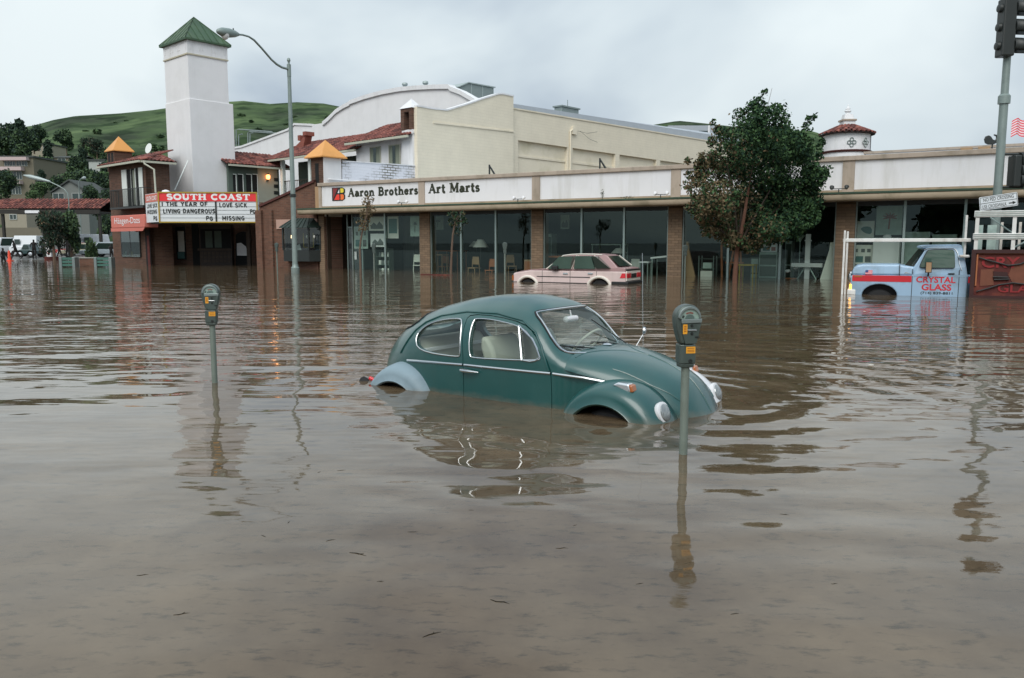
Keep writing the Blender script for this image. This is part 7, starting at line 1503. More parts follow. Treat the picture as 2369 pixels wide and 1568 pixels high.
    # wheel
    w_ = part('wheel', 'rubber', lambda b: b.lathe([(.2, 0), (.38, 0), (.42, .06), (.42, .2), (.2, .22)], (s, .05, zc-.24), 26, (0, 1, 0)), smooth=True); part('hub', 'off_white', lambda b: b.lathe([(.24, 0), (.22, .03), (.1, .05), (.05, .08)], (s, .05, zc-.24), 20, (0, -1, 0)), w_, smooth=True); part('wheel_well', 'car_black', lambda b: b.box(s-rad, s+rad, .32, .4, z0, zt))
    # front end
    zh = Q.loc(*t1(480, 905))[1]; part('headlight', 'chrome', lambda b: b.lathe([(.13, 0), (.14, .05), (.10, .08)], (f[1][0]+.02, .28, zh), 16, (-1, -.25, 0)), smooth=True); part('grille', 'chrome_soft', lambda b: b.box(f[1][0]-.02, f[1][0]+.02, .45, W-.45, zh-.2, zh+.15))
    q = P([(495, 1005)])[0]; part('front_indicator', 'lamp_amber', lambda b: b.box(f[1][0]-.02, f[1][0]+.05, -.01, .22, q[1]-.08, q[1]+.07), bevel=.02); q = P([(440, 1078), (515, 1036)]); part('front_bumper', 'rack_white', lambda b: b.box(q[0][0], q[1][0]+.05, -.04, W+.04, q[0][1]-.05, q[1][1]), bevel=.03)
    q = P([(1330, 892), (1330, 720)], -.25); m_ = part('door_mirror', 'plastic_black', lambda b: (b.tube([(q[0][0], -.01, q[0][1]), (q[0][0], -.25, q[0][1]+.3)], .022, 6), b.box(q[1][0]-.07, q[1][0]+.09, -.3, -.24, q[1][1]-.34, q[1][1]-.04))); part('mirror_glass', 'wood_tan', lambda b: b.box(q[1][0]-.055, q[1][0]+.075, -.315, -.301, q[1][1]-.325, q[1][1]-.055), m_)
    # lumber rack: front uprights, long bar
    zbar = P([(1100, 500)])[0][1]; x0, x1 = P([(418, 480)])[0][0], P([(1790, 505)])[0][0]
    part('rack_bar', 'rack_white', lambda b: b.box(x0-.05, x1, -.03, .06, zbar-.05, zbar+.05), bevel=.015)
    for x, y0 in ((420, 395), (450, 405)): q = P([(x, y0)])[0]; part('rack_upright', 'rack_white', lambda b: b.box(q[0]-.028, q[0]+.028, .0 if x > 430 else -.08, .05 if x > 430 else -.031, -.2, q[1]), bevel=.01)
    # bed
    sb0, sb1 = rr[0][0]+.1, rr[0][0]+2.9
    part('bed', 'truck_blue', lambda b: b.box(sb0, sb1, .05, W-.05, z0, zs-.02), bevel=.02)
    part('tail_brace', 'rack_white', lambda b: b.box(P([(1735, 300)])[0][0], P([(1760, 300)])[0][0], .1, .16, zs, P([(1740, 225)])[0][1]))
    q = P([(1665, 690), (1780, 660)], -.1); part('spare_mirror', 'rack_white', lambda b: b.box(q[0][0], q[1][0], -.1, .04, q[0][1], q[1][1]), bevel=.03)
    return Q
TQ = truck()
mat('faded_red', A(128, 34, 36), .7, var=.35, vs=4); mat('faded_board', A(104, 62, 46), .8, var=.3, vs=5)
def glass_rack():
    Q = TQ; D0 = -.22; P = lambda pts: Q.pl(t1, pts, D0); p0 = P([(1790, 1130)])[0]; r = thing('glass_rack', 'rusty red glass rack with faded lettering and white rails on the truck side', 'rack', Q.P(p0[0]+1.3, D0, 0)); L0 = r.location
    def part(name, m_, fn, parent=None, **k): b = MB(Q); fn(b); return b.build(name, MATS[m_], parent or r, origin=L0, **k)
    X = lambda x: P([(x, 800)])[0][0]; Z = lambda y: P([(2050, y)])[0][1]; xe = X(1790)+3.0
    part('back_sheet', 'rust_red', lambda b: b.box(X(1800), xe, D0+.05, D0+.09, Z(1118), Z(612)))
    part('frame', 'rust_dark', lambda b: (b.box(X(1790), xe, D0-.03, D0+.048, Z(642), Z(602)), b.box(X(1790), xe, D0-.03, D0+.048, Z(1132), Z(1106)), b.box(X(1790), X(1836), D0-.03, D0+.048, Z(1106)+.002, Z(642)-.002)))
    part('inner_strip', 'wood_orange', lambda b: (b.box(X(1850), xe, D0+.0, D0+.048, Z(650), Z(626)-.05), b.box(X(1846), X(1862), D0+.0, D0+.048, Z(1000), Z(655))))
    for pts, m_ in (([(1900, 820), (2040, 815), (2040, 990), (1890, 1000)], 'faded_board'), ([(2250, 760), (2500, 750), (2500, 960), (2260, 990), (2200, 880)], 'faded_board'), ([(2030, 840), (2190, 850), (2200, 930), (2030, 935)], 'rust_dark')):
        part('board', m_, lambda b: b.prism(P(pts), D0+.035, D0+.048))
    b = MB(Q); a0, a1 = P([(1905, 800), (2330, 682)]); sans(b, 'CRY', a0[0], a0[1], a1[0], a1[1], D0+.034, .02); b.build('lettering', MATS['faded_red'], r, origin=L0)
    b = MB(Q); a0, a1 = P([(2080, 1068), (2430, 985)]); sans(b, 'GLA', a0[0], a0[1], a1[0], a1[1], D0+.034, .02); b.build('lettering', MATS['faded_red'], r, origin=L0)
    for pts in ([(1880, 690), (1960, 715), (2060, 740), (2200, 775), (2330, 760), (2420, 720)], [(1850, 1060), (1960, 1030), (2100, 985), (2250, 965), (2420, 985)], [(2030, 900), (2200, 905)], [(2040, 930), (2210, 925)]):
        part('strap', 'plastic_black', lambda b: b.tube([(a_, D0+.0, c_) for a_, c_ in P(pts)], .022, 6))
    for y0, y1 in ((252, 178), (490, 424)):
        part('rail', 'rack_white', lambda b: b.box(X(1790), xe, D0-.05, D0+.06, Z(y1)-.17, Z(y0)+.02 if False else Z(y1)), bevel=.01)
        for k in range(3): z = Z(y1)-.17+.03+k*.05; part('rail_rib', 'alu', lambda b: b.box(X(1792), xe, D0-.062, D0-.0505, z, z+.014))
    for x in (1827, 2230, 2560): part('post', 'rack_white', lambda b: b.box(X(x)-.045, X(x)+.045, D0-.02, D0+.04, Z(606), Z(250)))
    for x in (2128, 2330): part('inner_post', 'off_white', lambda b: b.box(X(x)-.03, X(x)+.03, D0+.5, D0+.55, Z(620), Z(300)))
    part('diagonal', 'alu', lambda b: b.tube([(X(1980), D0+.3, Z(250)), (X(2250), D0+.3, Z(430))], .02, 6)); part('diagonal', 'alu', lambda b: b.tube([(X(2230), D0+.3, Z(600)), (X(2420), D0+.3, Z(500))], .03, 6))
    for x0, x1 in ((1850, 1925), (1975, 2075)): part('stored_pane', 'paper_b', lambda b: b.box(X(x0), X(x1), D0+.6, D0+.66, Z(610), Z(330)))
    part('foot', 'rust_dark', lambda b: b.box(X(1800), X(1836), D0, D0+.2, -.6, Z(1132)))
glass_rack()
# ================================================================== LEFT BACKGROUND
mat('house_cream', A(140, 134, 118), .85, var=.08); mat('house_grey', A(104, 108, 104), .85, var=.1); mat('house_pink', A(176, 158, 156), .8, var=.06); mat('house_white', A(156, 160, 156), .8, var=.06); mat('shingle', A(62, 66, 64), .9, var=.2); mat('house_tan', A(104, 99, 85), .85, var=.1)
mat('car_white_paint', A(205, 208, 210), .35, var=.04, coat=.4); mat('car_red_paint', A(165, 48, 48), .35, var=.06, coat=.4); mat('car_beige_paint', A(160, 155, 135), .35, var=.06, coat=.4); mat('car_silver_paint', A(150, 160, 165), .35, var=.05, coat=.4); mat('car_teal_paint', A(38, 62, 62), .35, var=.06, coat=.4)
mat('cone_orange', A(215, 75, 50), .6, var=.06)
def arcade():
    Y = 84.0; F_ = VP(U(0, Y), 0.0); zr0 = F_.loc(*c1(400, 966))[1]; s0 = F_.loc(*c1(-120, 966))[0]; s1 = F_.loc(*c1(800, 966))[0]; zt = F_.loc(*c1(400, 884), 3.0)[1]
    r = thing('tiled_arcade', 'long open shelter with a red tile roof at the left edge', 'shelter', F_.P((s0+s1)/2, 1.5, 0)); L0 = r.location
    def part(n, m_, fn, parent=None): b = MB(F_); fn(b); return b.build(n, MATS[m_], parent or r, origin=L0)
    sl = math.degrees(math.atan2(zt-zr0, 3.0)); t = TileRoof(r, 300); t.lay(F_, s0, s1, 0, 3.25, zr0+.05, sl, step=.34, course=.42); t.done()
    part('fascia', 'dark_wood', lambda b: b.box(s0, s1, .05, .25, zr0-.45, zr0-.02)); part('ceiling', 'dark_wood', lambda b: b.box(s0, s1-.1, .26, 6, zr0-.3, zr0-.2))
    part('rear_roof', 'roof_under', lambda b: b._add([(s0, 3.0, zt), (s1, 3.0, zt), (s1, 6.2, zr0), (s0, 6.2, zr0)], [(0, 1, 2, 3)]))
    for x in (5, 330, 560, 790): q = F_.loc(*c1(x, 1050))[0]; part('post', 'dark_wood', lambda b: b.box(q-.12, q+.12, .3, .54, -.6, zr0-.46))
    q0, q1, za, zb = F_.rc(c1, 218, 976, 342, 998, .3); part('strip_light', 'white_paint', lambda b: b.box(q0, q1, -.1, .04, za, zb))
    Y = 90.0; p0, p1 = atY(*c1(800, 965), Y), atY(*c1(905, 915), Y); k = thing('low_tiled_roof', 'small lower tile roof beside the long shelter', 'shelter', ((p0.x+p1.x)/2, Y, 0)); w = (p1.x-p0.x)/2+.4
    MB().prismx([(0, p0.z), (1.8, p1.z), (3.6, p0.z), (3.6, p0.z-.3), (0, p0.z-.3)], -w, w).build('roof', MATS['terracotta'], k)
    for q in (-w+.2, w-.2): MB().box(q-.1, q+.1, .2, .4, -.6, p0.z-.303).build('post', MATS['dark_wood'], k)
    tt = TileRoof(k, 300); tt.lay(VP((p0.x+p1.x)/2*Vector((1, 0, 0))+Vector((0, Y, 0)), 0.0), -w, w, -.05, 1.9, p0.z+.03, math.degrees(math.atan2(p1.z-p0.z, 1.8)), step=.34, course=.42, deck=False)
arcade()
def building(name, lab, c, x0, y0, x1, y1, Y, wall, roof=None, depth=7.0, windows=(), rz=0.0, slabs=(), gable=0.0, over=.3, ground=None):
    """a background house: walls, roof, each window with its frame"""
    p0, p1 = atY(*c(x0, y0), Y), atY(*c(x1, y1), Y); cx_ = (p0.x+p1.x)/2; w = (p1.x-p0.x)/2; zb = (ground if ground is not None else min(p1.z, hillz(cx_, Y+depth/2)))-1.5
    r = thing(name, lab, 'house' if 'house' in lab else 'building', (cx_, Y, zb), rz); H = p0.z-zb
    MB().box(-w, w, 0, depth, 0, H).build('wall', MATS[wall], r)
    if gable: MB().prismx([(0, 0)]*0 or [(-over, H-.15), (depth/2, H+.6), (depth+over, H-.15), (depth+over, H-.05), (depth/2, H+.75), (-over, H-.05)], -w-over, w+over).build('roof', MATS[roof], r) if gable < 0 else MB().prism([(-w-over, H-.1), (0, H+gable), (w+over, H-.1), (w+over, H+.12), (0, H+gable+.25), (-w-over, H+.12)], -over, depth).build('roof', MATS[roof], r)
    elif roof: MB().box(-w-over, w+over, -over, depth+over, H+.003, H+.35).build('roof', MATS[roof], r)
    if gable > 0: MB().prism([(-w, H+.003), (w, H+.003), (0, H+gable-.05)], .05, .3).build('gable_wall', MATS[wall], r)
    for a0, b0, a1, b1 in windows:
        q0, q1 = atY(*c(a0, b0), Y), atY(*c(a1, b1), Y); X0, X1, Z0, Z1 = q0.x-cx_, q1.x-cx_, q1.z-zb, q0.z-zb
        wd = MB().box(X0, X1, -.04, -.003, Z0, Z1).build('window', MATS['tinted'], r); e_ = .08; b = MB(); b.box(X0-e_, X0, -.09, -.003, Z0-e_, Z1+e_).box(X1, X1+e_, -.09, -.003, Z0-e_, Z1+e_).box(X0, X1, -.09, -.003, Z1, Z1+e_).box(X0, X1, -.09, -.003, Z0-e_, Z0).box((X0+X1)/2-e_/2, (X0+X1)/2+e_/2, -.08, -.041, Z0, Z1); b.build('window_frame', MATS['house_white'], wd)
    for a0, b0, a1, b1 in slabs:
        q0, q1 = atY(*c(a0, b0), Y), atY(*c(a1, b1), Y); MB().box(q0.x-cx_, q1.x-cx_, -1.3, -.01, q1.z-zb, q0.z-zb).build('balcony', MATS['house_pink'], r)
    return r
building('apartment_block', 'pale apartment block with three pink balcony bands on the hill', c1, -60, 548, 290, 880, 165, 'house_tan', 'shingle', 12, [(38, 578, 80, 615), (82, 578, 124, 615), (135, 578, 175, 615), (178, 578, 220, 615), (30, 662, 75, 722), (90, 662, 135, 722), (137, 662, 180, 722), (24, 780, 72, 842), (84, 780, 124, 842), (126, 780, 172, 842)], slabs=[(20, 548, 242, 574), (-40, 626, 200, 655), (-40, 738, 190, 764)])
building('gabled_house', 'grey gabled house below the hillside trees', c1, 425, 830, 712, 895, 135, 'house_grey', 'shingle', 8, [(430, 838, 520, 885), (585, 838, 690, 885)], gable=1.9)
building('flat_roofed_house', 'dark flat-roofed house right of the gabled house', c1, 715, 810, 835, 890, 142, 'house_grey', 'shingle', 8, [(745, 830, 815, 872)])
building('white_hill_house', 'small white house on the slope above the orange cap', c1, 715, 575, 850, 690, 185, 'house_white', 'shingle', 7, [(800, 590, 830, 625), (735, 645, 775, 680)])
building('dark_roofed_house', 'low dark-roofed house among the trees on the slope', c1, 430, 545, 640, 600, 205, 'house_tan', 'shingle', 9, [(470, 555, 530, 592), (580, 555, 620, 592)], gable=-1)
building('upper_pale_house', 'pale long house high on the slope between dark trees', c1, 190, 445, 415, 545, 235, 'house_cream', 'shingle', 8, [(215, 455, 250, 490), (275, 455, 330, 490), (350, 455, 400, 490)])
building('far_left_house', 'low grey house high at the left edge of the hill', c1, -60, 440, 75, 520, 240, 'house_grey', 'shingle', 8, [(5, 455, 45, 480)])
building('cream_garage_building', 'cream building with one small window under the tiled shelter', c1, 15, 1000, 225, 1190, 112, 'house_cream', None, 9, [(82, 1010, 135, 1045)], ground=0.5)
_g = [o for o in bpy.data.objects if o.name == 'cream_garage_building'][0]; MB().box(-4.9, 3.6, -.05, -.003, 1.5, 4.6).build('garage_door', MATS['house_tan'], _g)
# --- small street lamps
def small_lamp(lab, pts, head, Y, c):
    P_ = [atY(*c(*p), Y) for p in pts]; g = Vector((P_[-1].x, Y, G(P_[-1].x, Y))); r = thing('street_lamp', lab, 'street lamp', g)
    MB().tube([p-g for p in P_[::-1]][0:1]+[p-g for p in P_[::-1]][1:], [.07]+[.05]*(len(P_)-1), 8).build('pole', MATS['grey_metal'], r, smooth=True); MB().tube([P_[-1]-g, Vector((0, 0, -.3))], .075, 8).build('pole_base', MATS['grey_metal'], r)
    h0, h1 = atY(*c(*head[0]), Y)-g, atY(*c(*head[1]), Y)-g; MB().lathe([(.08, 0), (.19, .4*(h1-h0).length), (.2, .75*(h1-h0).length), (.05, (h1-h0).length)], h0, 10, h1-h0).build('lamp_head', MATS['galv'], r, smooth=True)
small_lamp('cobra-head street lamp arching over the tiled shelter', [(400, 742), (470, 775), (520, 805), (545, 835), (556, 900), (556, 1180)], [(405, 742), (190, 690)], 79, c1)
small_lamp('slim street lamp with a round head behind the shelter', [(672, 716), (650, 722), (636, 745), (645, 900), (655, 1200)], [(662, 714), (695, 712)], 96, c1)
# --- vegetation
def crown_mesh(name, n, seed, mats_, h=1.0, kind='round', size=.075):
    rng = np.random.default_rng(seed); bl = []
    if kind == 'round':
        for k in range(14): a_ = rng.uniform(0, 6.28); q = rng.uniform(0, .34); z = rng.uniform(.3, .85); bl.append((q*math.cos(a_), q*math.sin(a_), z, rng.uniform(.12, .22)))
    elif kind == 'tall':
        for k in range(16): z = rng.uniform(.2, .95); q = rng.uniform(0, .22)*(1.15-z); a_ = rng.uniform(0, 6.28); bl.append((q*math.cos(a_), q*math.sin(a_), z, .08+.13*(1-z)))
    else:
        for k in range(12): a_ = rng.uniform(0, 6.28); q = rng.uniform(0, .42); bl.append((q*math.cos(a_), q*math.sin(a_), rng.uniform(.1, .45), rng.uniform(.12, .25)))
    mb = MB(); leaves(mb, blob_points(bl, n, rng), size, rng, lambda P: np.where(rng.random(len(P)) < .3+.35*np.sin(P[:, 0]*9+P[:, 2]*7), 1, rng.integers(0, len(mats_), len(P))), .7)
    me = mb.mesh(name)
    for m_ in mats_: me.materials.append(MATS[m_])
    return me
for nm, c_ in (('far_a', (40, 54, 42)), ('far_b', (58, 74, 50)), ('far_c', (34, 46, 40)), ('far_d', (70, 90, 58)), ('far_e', (62, 58, 48))): mat(nm, A(*c_, 1.7), .8, var=.25, vs=4, spec=.2)
CR = [crown_mesh('crown', 2200, 31, ['far_a', 'far_b', 'far_c'], size=.045), crown_mesh('crown', 2000, 32, ['far_c', 'far_a', 'far_a'], kind='tall', size=.042), crown_mesh('crown', 2200, 33, ['far_b', 'far_d', 'far_a'], size=.045), crown_mesh('crown', 2200, 34, ['far_e', 'far_a', 'far_c'], size=.036), crown_mesh('crown', 700, 35, ['far_a', 'far_b', 'far_d'], kind='bush', size=.1)]
_tb = MB().tube([(0, 0, -.08), (.01, 0, .2), (.0, .02, .6)], [.035, .028, .012], 7).tube([(0, 0, .25), (.14, .05, .5)], [.018, .008], 5).tube([(0, 0, .3), (-.12, -.06, .55)], [.018, .008], 5).mesh('trunk'); _tb.materials.append(MATS['bark'])
def tree_at(u, v_top, v_bot, Y, k, lab, wide=1.0, cat='tree', group='trees on the hillside', z=None, nm=None):
    t = atY(u, v_top, Y); x = t.x; zb = z if z is not None else min(atY(u, v_bot, Y).z, t.z-1); H = t.z-zb
    r = thing(nm or ('tree' if k != 4 else 'bush'), lab, cat, (x, Y, zb), random.uniform(0, 6.28), group)
    c_ = bpy.data.objects.new('crown', CR[k]); COL.objects.link(c_); c_.parent = r; c_.scale = (H*wide, H*wide, H*1.02); c_.rotation_euler = (0, 0, random.uniform(0, 6))
    if k != 4: t_ = bpy.data.objects.new('trunk', _tb); COL.objects.link(t_); t_.parent = r; t_.scale = (H, H, H)
    return r
HOUSES = {'apartment block': (40, 415), 'gabled grey house': (162, 455), 'white hill house': (224, 385), 'dark-roofed house': (153, 370), 'upper pale house': (87, 345), 'left edge house': (2, 340)}
def near_house(u, vm):
    k = min(HOUSES, key=lambda q: math.hypot(HOUSES[q][0]-u, HOUSES[q][1]-vm)); du, dv = u-HOUSES[k][0], vm-HOUSES[k][1]
    return ('left of' if du < -14 else 'right of' if du > 14 else 'above' if dv < 0 else 'below')+' the '+k
for u, vt, vb, Y, k in [(14, 288, 372, 215, 0), (44, 280, 378, 205, 1), (52, 300, 380, 200, 0), (86, 290, 345, 225, 0), (76, 300, 352, 222, 1), (110, 325, 378, 215, 1), (150, 300, 355, 260, 0), (28, 330, 385, 235, 0), (120, 372, 432, 178, 0), (172, 362, 420, 185, 0), (190, 345, 410, 195, 1), (200, 392, 460, 160, 0), (225, 400, 470, 150, 0), (240, 378, 450, 170, 1), (160, 400, 465, 150, 0), (130, 410, 470, 148, 0), (95, 395, 455, 158, 1), (250, 345, 400, 200, 0), (268, 360, 430, 180, 0), (-10, 300, 390, 210, 0), (183, 395, 450, 165, 1), (60, 335, 372, 230, 0), (10, 395, 470, 140, 0), (205, 430, 490, 128, 0), (245, 440, 500, 126, 0), (228, 470, 520, 118, 0)]:
    tree_at(u, vt, vb, Y, k, ('slender' if k == 1 else 'broad')+(' tall' if vb-vt > 75 else '')+' dark evergreen '+near_house(u, (vt+vb)/2)+' on the slope')
for u, vt, vb, Y in [(105, 362, 425, 175), (88, 420, 462, 150), (150, 372, 420, 190), (235, 395, 452, 165), (215, 330, 372, 230), (72, 440, 475, 140), (240, 455, 510, 130), (172, 430, 470, 140)]: tree_at(u, vt, vb, Y, 2, 'lighter green rounded tree '+near_house(u, (vt+vb)/2)+' on the slope')
tree_at(222, 322, 372, 225, 3, 'brownish tree on the slope just left of the orange cap'); tree_at(200, 318, 360, 235, 3, 'brownish tree high on the slope, left of the other brown one')
for k in range(60):
    u = random.choice([random.uniform(90, 380), random.uniform(100, 380), random.uniform(533, 780)]); Y = random.uniform(200, 405); x = (u-CX)/FPX*Y; z = hillz(x, Y); H = random.uniform(1.4, 4.6)
    v_t = 562-(z+H-HCAM)/Y*FPX; tree_at(u, v_t+.0, v_t+20, Y, 4, 'low dark bush on the grassy hill '+('left' if u < 450 else 'right')+' of the white tower', 1.6, 'bush', 'bushes on the grassy hill', z-.4)
tree_at(118, 488, 590, 71, 3, 'dark street tree with a thin trunk among the people at the left', .66, 'tree', None, G(-40, 71)); tree_at(160, 489, 592, 73, 0, 'bushy dark street tree right of the thin-trunked one', .62, 'tree', None, G(-40, 73)); tree_at(236, 488, 560, 98, 0, 'dark tree behind the cars, close against the left theatre wing', .55, 'tree', None, G(-50, 98))
# --- planter, benches
def planter():
    Y = 51.5; p0, p1 = atY(*l1(1570, 972), Y), atY(*l1(1862, 1130), Y); r = thing('planter', 'brick planter box with a leafy bush between two benches', 'planter', ((p0.x+p1.x)/2, Y, 0)); w = (p1.x-p0.x)/2
    MB().box(-w, w, 0, 1.2, -.6, p0.z).build('box', MATS['brick_street'], r, bevel=.02); MB().box(-w-.04, w+.04, -.04, 1.24, p0.z+.002, p0.z+.06).build('rim', MATS['concrete'], r)
    b = bpy.data.objects.new('bush_crown', CR[4]); COL.objects.link(b); b.parent = r; b.location = (0, .6, p0.z-.05); H = atY(200, l1(0, 570)[1], Y).z-p0.z; b.scale = (w*2.0, 1.4, H*1.45)
planter()
def bench(lab, x0, x1, first):
    Y = 50.5; p0, p1 = atY(*l1(x0, 950), Y), atY(*l1(x1, 1150), Y); w = (p1.x-p0.x)/2; r = thing('bench', lab, 'bench', ((p0.x+p1.x)/2, Y, 0), 0, 'teal benches by the water')
    for q in (-1, 1): MB().box(q*(w-.1)-.09, q*(w-.1)+.09, -.05, .45, -.6, p0.z).build('end_post', MATS['meter_light'], r, bevel=.02)
    for k in range(3): MB().box(-w+.1, w-.1, .0, .05, p0.z-.16-k*.2, p0.z-.02-k*.2).build('slat', MATS['teal_bench'], r)
    for k in range(3): MB().box(-w+.1, w-.1, .06+k*.13, .17+k*.13, .05, .09).build('seat_slat', MATS['teal_bench'], r)
bench('teal slatted bench left of the brick planter', 1165, 1500, True); bench('teal slatted bench right of the brick planter', 1855, 2225, False)
def small_items():
    Y = 68; p = atY(*l1(175, 815), Y); r = thing('traffic_cone', 'tall orange traffic marker standing in the shallow water', 'traffic cone', (p.x, Y, 0)); MB().lathe([(.20, -.3), (.20, .04), (.15, .05), (.07, p.z-.02), (.03, p.z)], (0, 0, 0), 14).build('cone', MATS['cone_orange'], r, smooth=True); MB().prismz(rrect(-.24, .24, -.24, .24, .04), -.02, .04).build('base', MATS['cone_orange'], r)
    Y = 73; p0, p1 = atY(*l1(895, 605), Y), atY(*l1(1015, 890), Y); g = G(p0.x, Y); r = thing('news_rack', 'white upright dispenser box near the street trees', 'box', ((p0.x+p1.x)/2, Y, g)); w = (p1.x-p0.x)/2
    MB().box(-w, w, 0, .5, 0, p0.z-g).build('case', MATS['white_paint'], r, bevel=.03); MB().box(-w*.7, w*.7, -.02, -.003, (p0.z-g)*.6, (p0.z-g)*.9).build('window', MATS['tinted'], r); MB().box(-w*.4, w*.4, -.02, -.003, (p0.z-g)*.25, (p0.z-g)*.4).build('label_plate', MATS['flag_red'], r)
    p0, p1 = atY(*l1(870, 895), 72.0), atY(*l1(1250, 940), 72.0); r = thing('red_kerb', 'short red painted kerb at the water edge', 'kerb', ((p0.x+p1.x)/2, 72.0, 0)); w = (p1.x-p0.x)/2; MB().box(-w, w, 0, .3, -.6, .28).build('kerb_stone', MATS['rust_red'], r, bevel=.03)
    Y = 80; p0, p1 = atY(*l1(752, 178), Y), atY(*l1(998, 300), Y); g = G(p0.x, Y); r = thing('street_sign', 'tan board sign on a post beneath the shelter roof', 'sign', ((p0.x+p1.x)/2, Y, g)); w = (p1.x-p0.x)/2; MB().prism([(-w, p1.z-g), (w, p1.z-g), (w*.95, p0.z-g), (-w*.8, p0.z-g)], 0, .12).build('board', MATS['wood_tan'], r); MB().box(-.1, .1, .03, .12, 0, p1.z-g).build('post', MATS['dark_wood'], r)
small_items()
# --- parked vehicles
def parked(name, lab, cat, x0, y0, x1, Y, paint, kind='sedan', rz=0.0, L=None, H=None):
    p0, p1 = atY(*l1(x0, y0), Y), atY(*l1(x1, y0), Y); cx_ = (p0.x+p1.x)/2; g = G(cx_, Y); L = L or (p1.x-p0.x); H = H or (p0.z-g); W = 1.75; r = thing(name, lab, cat, (cx_, Y, g), rz, 'vehicles parked beyond the water'); h = L/2
    prof = {'sedan': ([(-h, .3), (-h, .62), (-h*.55, .72), (h*.6, .72), (h, .64), (h, .3)], [(-h*.50, .70), (-h*.24, H), (h*.30, H), (h*.62, .70)]), 'van': ([(-h, .35), (-h, .9), (-h*.8, 1.0), (h, 1.0), (h, .35)], [(-h*.86, .99), (-h*.66, H), (h*.97, H), (h, .99)]), 'truck': ([(-h, .4), (-h, 1.0), (h, 1.0), (h, .4)], [(-h*.4, .99), (-h*.25, H), (h*.3, H), (h*.35, .99)])}[kind]
    lean = lambda s, z: .02+max(0, z-(.72 if kind == 'sedan' else 1.0))*.2
    MB().prism(prof[0], -W/2, W/2).build('body', MATS[paint], r, bevel=.06, seg=2); cb = MB().prism(prof[1], -W/2+.03, W/2-.03, lean).build('cabin', MATS[paint], r, bevel=.04)
    a, b_, c_, d = prof[1]; zl, zh = a[1]+.08, H-.1
    def atz(p, q, z): t = (z-p[1])/(q[1]-p[1]); return p[0]+(q[0]-p[0])*t
    if kind != 'van':
        for sgn in (-1, 1): MB().prism([(atz(a, b_, zl)+.12, zl), (atz(d, c_, zl)-.12, zl), (atz(d, c_, zh)-.06, zh), (atz(a, b_, zh)+.06, zh)], sgn*(W/2-.03)-.012, sgn*(W/2-.03)+.012, (lambda s, z: sgn*-0.0)).build('side_window', MATS['tinted'], cb)
    MB()._add([(atz(a, b_, zl)-.05, -W/2+.15, zl), (atz(a, b_, zl)-.05, W/2-.15, zl), (atz(a, b_, zh)-.05, W/2-.25, zh), (atz(a, b_, zh)-.05, -W/2+.25, zh)], [(0, 1, 2, 3)]).build('windscreen', MATS['tinted'], cb)
    if kind == 'van': MB().box(-h*.55, -h*.15, -W/2+.0, -W/2+.02, 1.2, H-.35).build('side_window', MATS['tinted'], cb)
    for sx in (-.62, .62):
        for sy in (-1, 1): w_ = MB().lathe([(.1, 0), (.31, 0), (.33, .04), (.33, .16), (.1, .18)], (sx*h, sy*(W/2-.09)-.09, .31), 16, (0, 1, 0)).build('wheel', MATS['rubber'], r, smooth=True); MB().lathe([(.17, 0), (.03, .03)], (sx*h, sy*(W/2+.005), .31), 12, (0, sy, 0)).build('rim', MATS['chrome_soft'], w_)
    MB().box(-h-.06, -h+.1, -W/2, W/2, .32, .5).build('bumper', MATS['chrome_soft'], r, bevel=.02)
    for sy in (-1, 1): MB().box(-h-.02, -h+.02, sy*.62-.15, sy*.62+.15, .52, .66).build('headlight', MATS['lens_glass'], r)
    MB().box(-h-.015, -h+.02, -.42, .42, .5, .68).build('grille', MATS['plastic_black'], r)
parked('white_van', 'white panel van parked behind the people at the left', 'van', 262, 525, 800, 80, 'car_white_paint', 'van'); parked('white_pickup', 'white pickup facing the water at the left edge', 'pickup truck', -130, 560, 240, 80.5, 'car_white_paint', 'truck', R(62), 4.6); parked('teal_car', 'dark teal car nose in front of the white van', 'car', 430, 715, 760, 76, 'car_teal_paint', 'sedan', 0, None, 1.2)
parked('red_car', 'red car behind the street trees at the left', 'car', 1380, 560, 1680, 86, 'car_red_paint', 'sedan', R(20), 4.2, 1.35); parked('beige_car', 'beige car parked left of the planter bush', 'car', 1440, 600, 1900, 77, 'car_beige_paint', 'sedan', R(25), 4.4, 1.3); parked('silver_car', 'pale silver car parked next to the theatre wing', 'car', 1870, 540, 2240, 76, 'car_silver_paint', 'sedan', R(30), 4.4, 1.4); parked('white_delivery_truck', 'white tall vehicle behind the red car', 'van', 1640, 425, 1835, 92, 'car_white_paint', 'van', R(70), 4.8, 2.3)
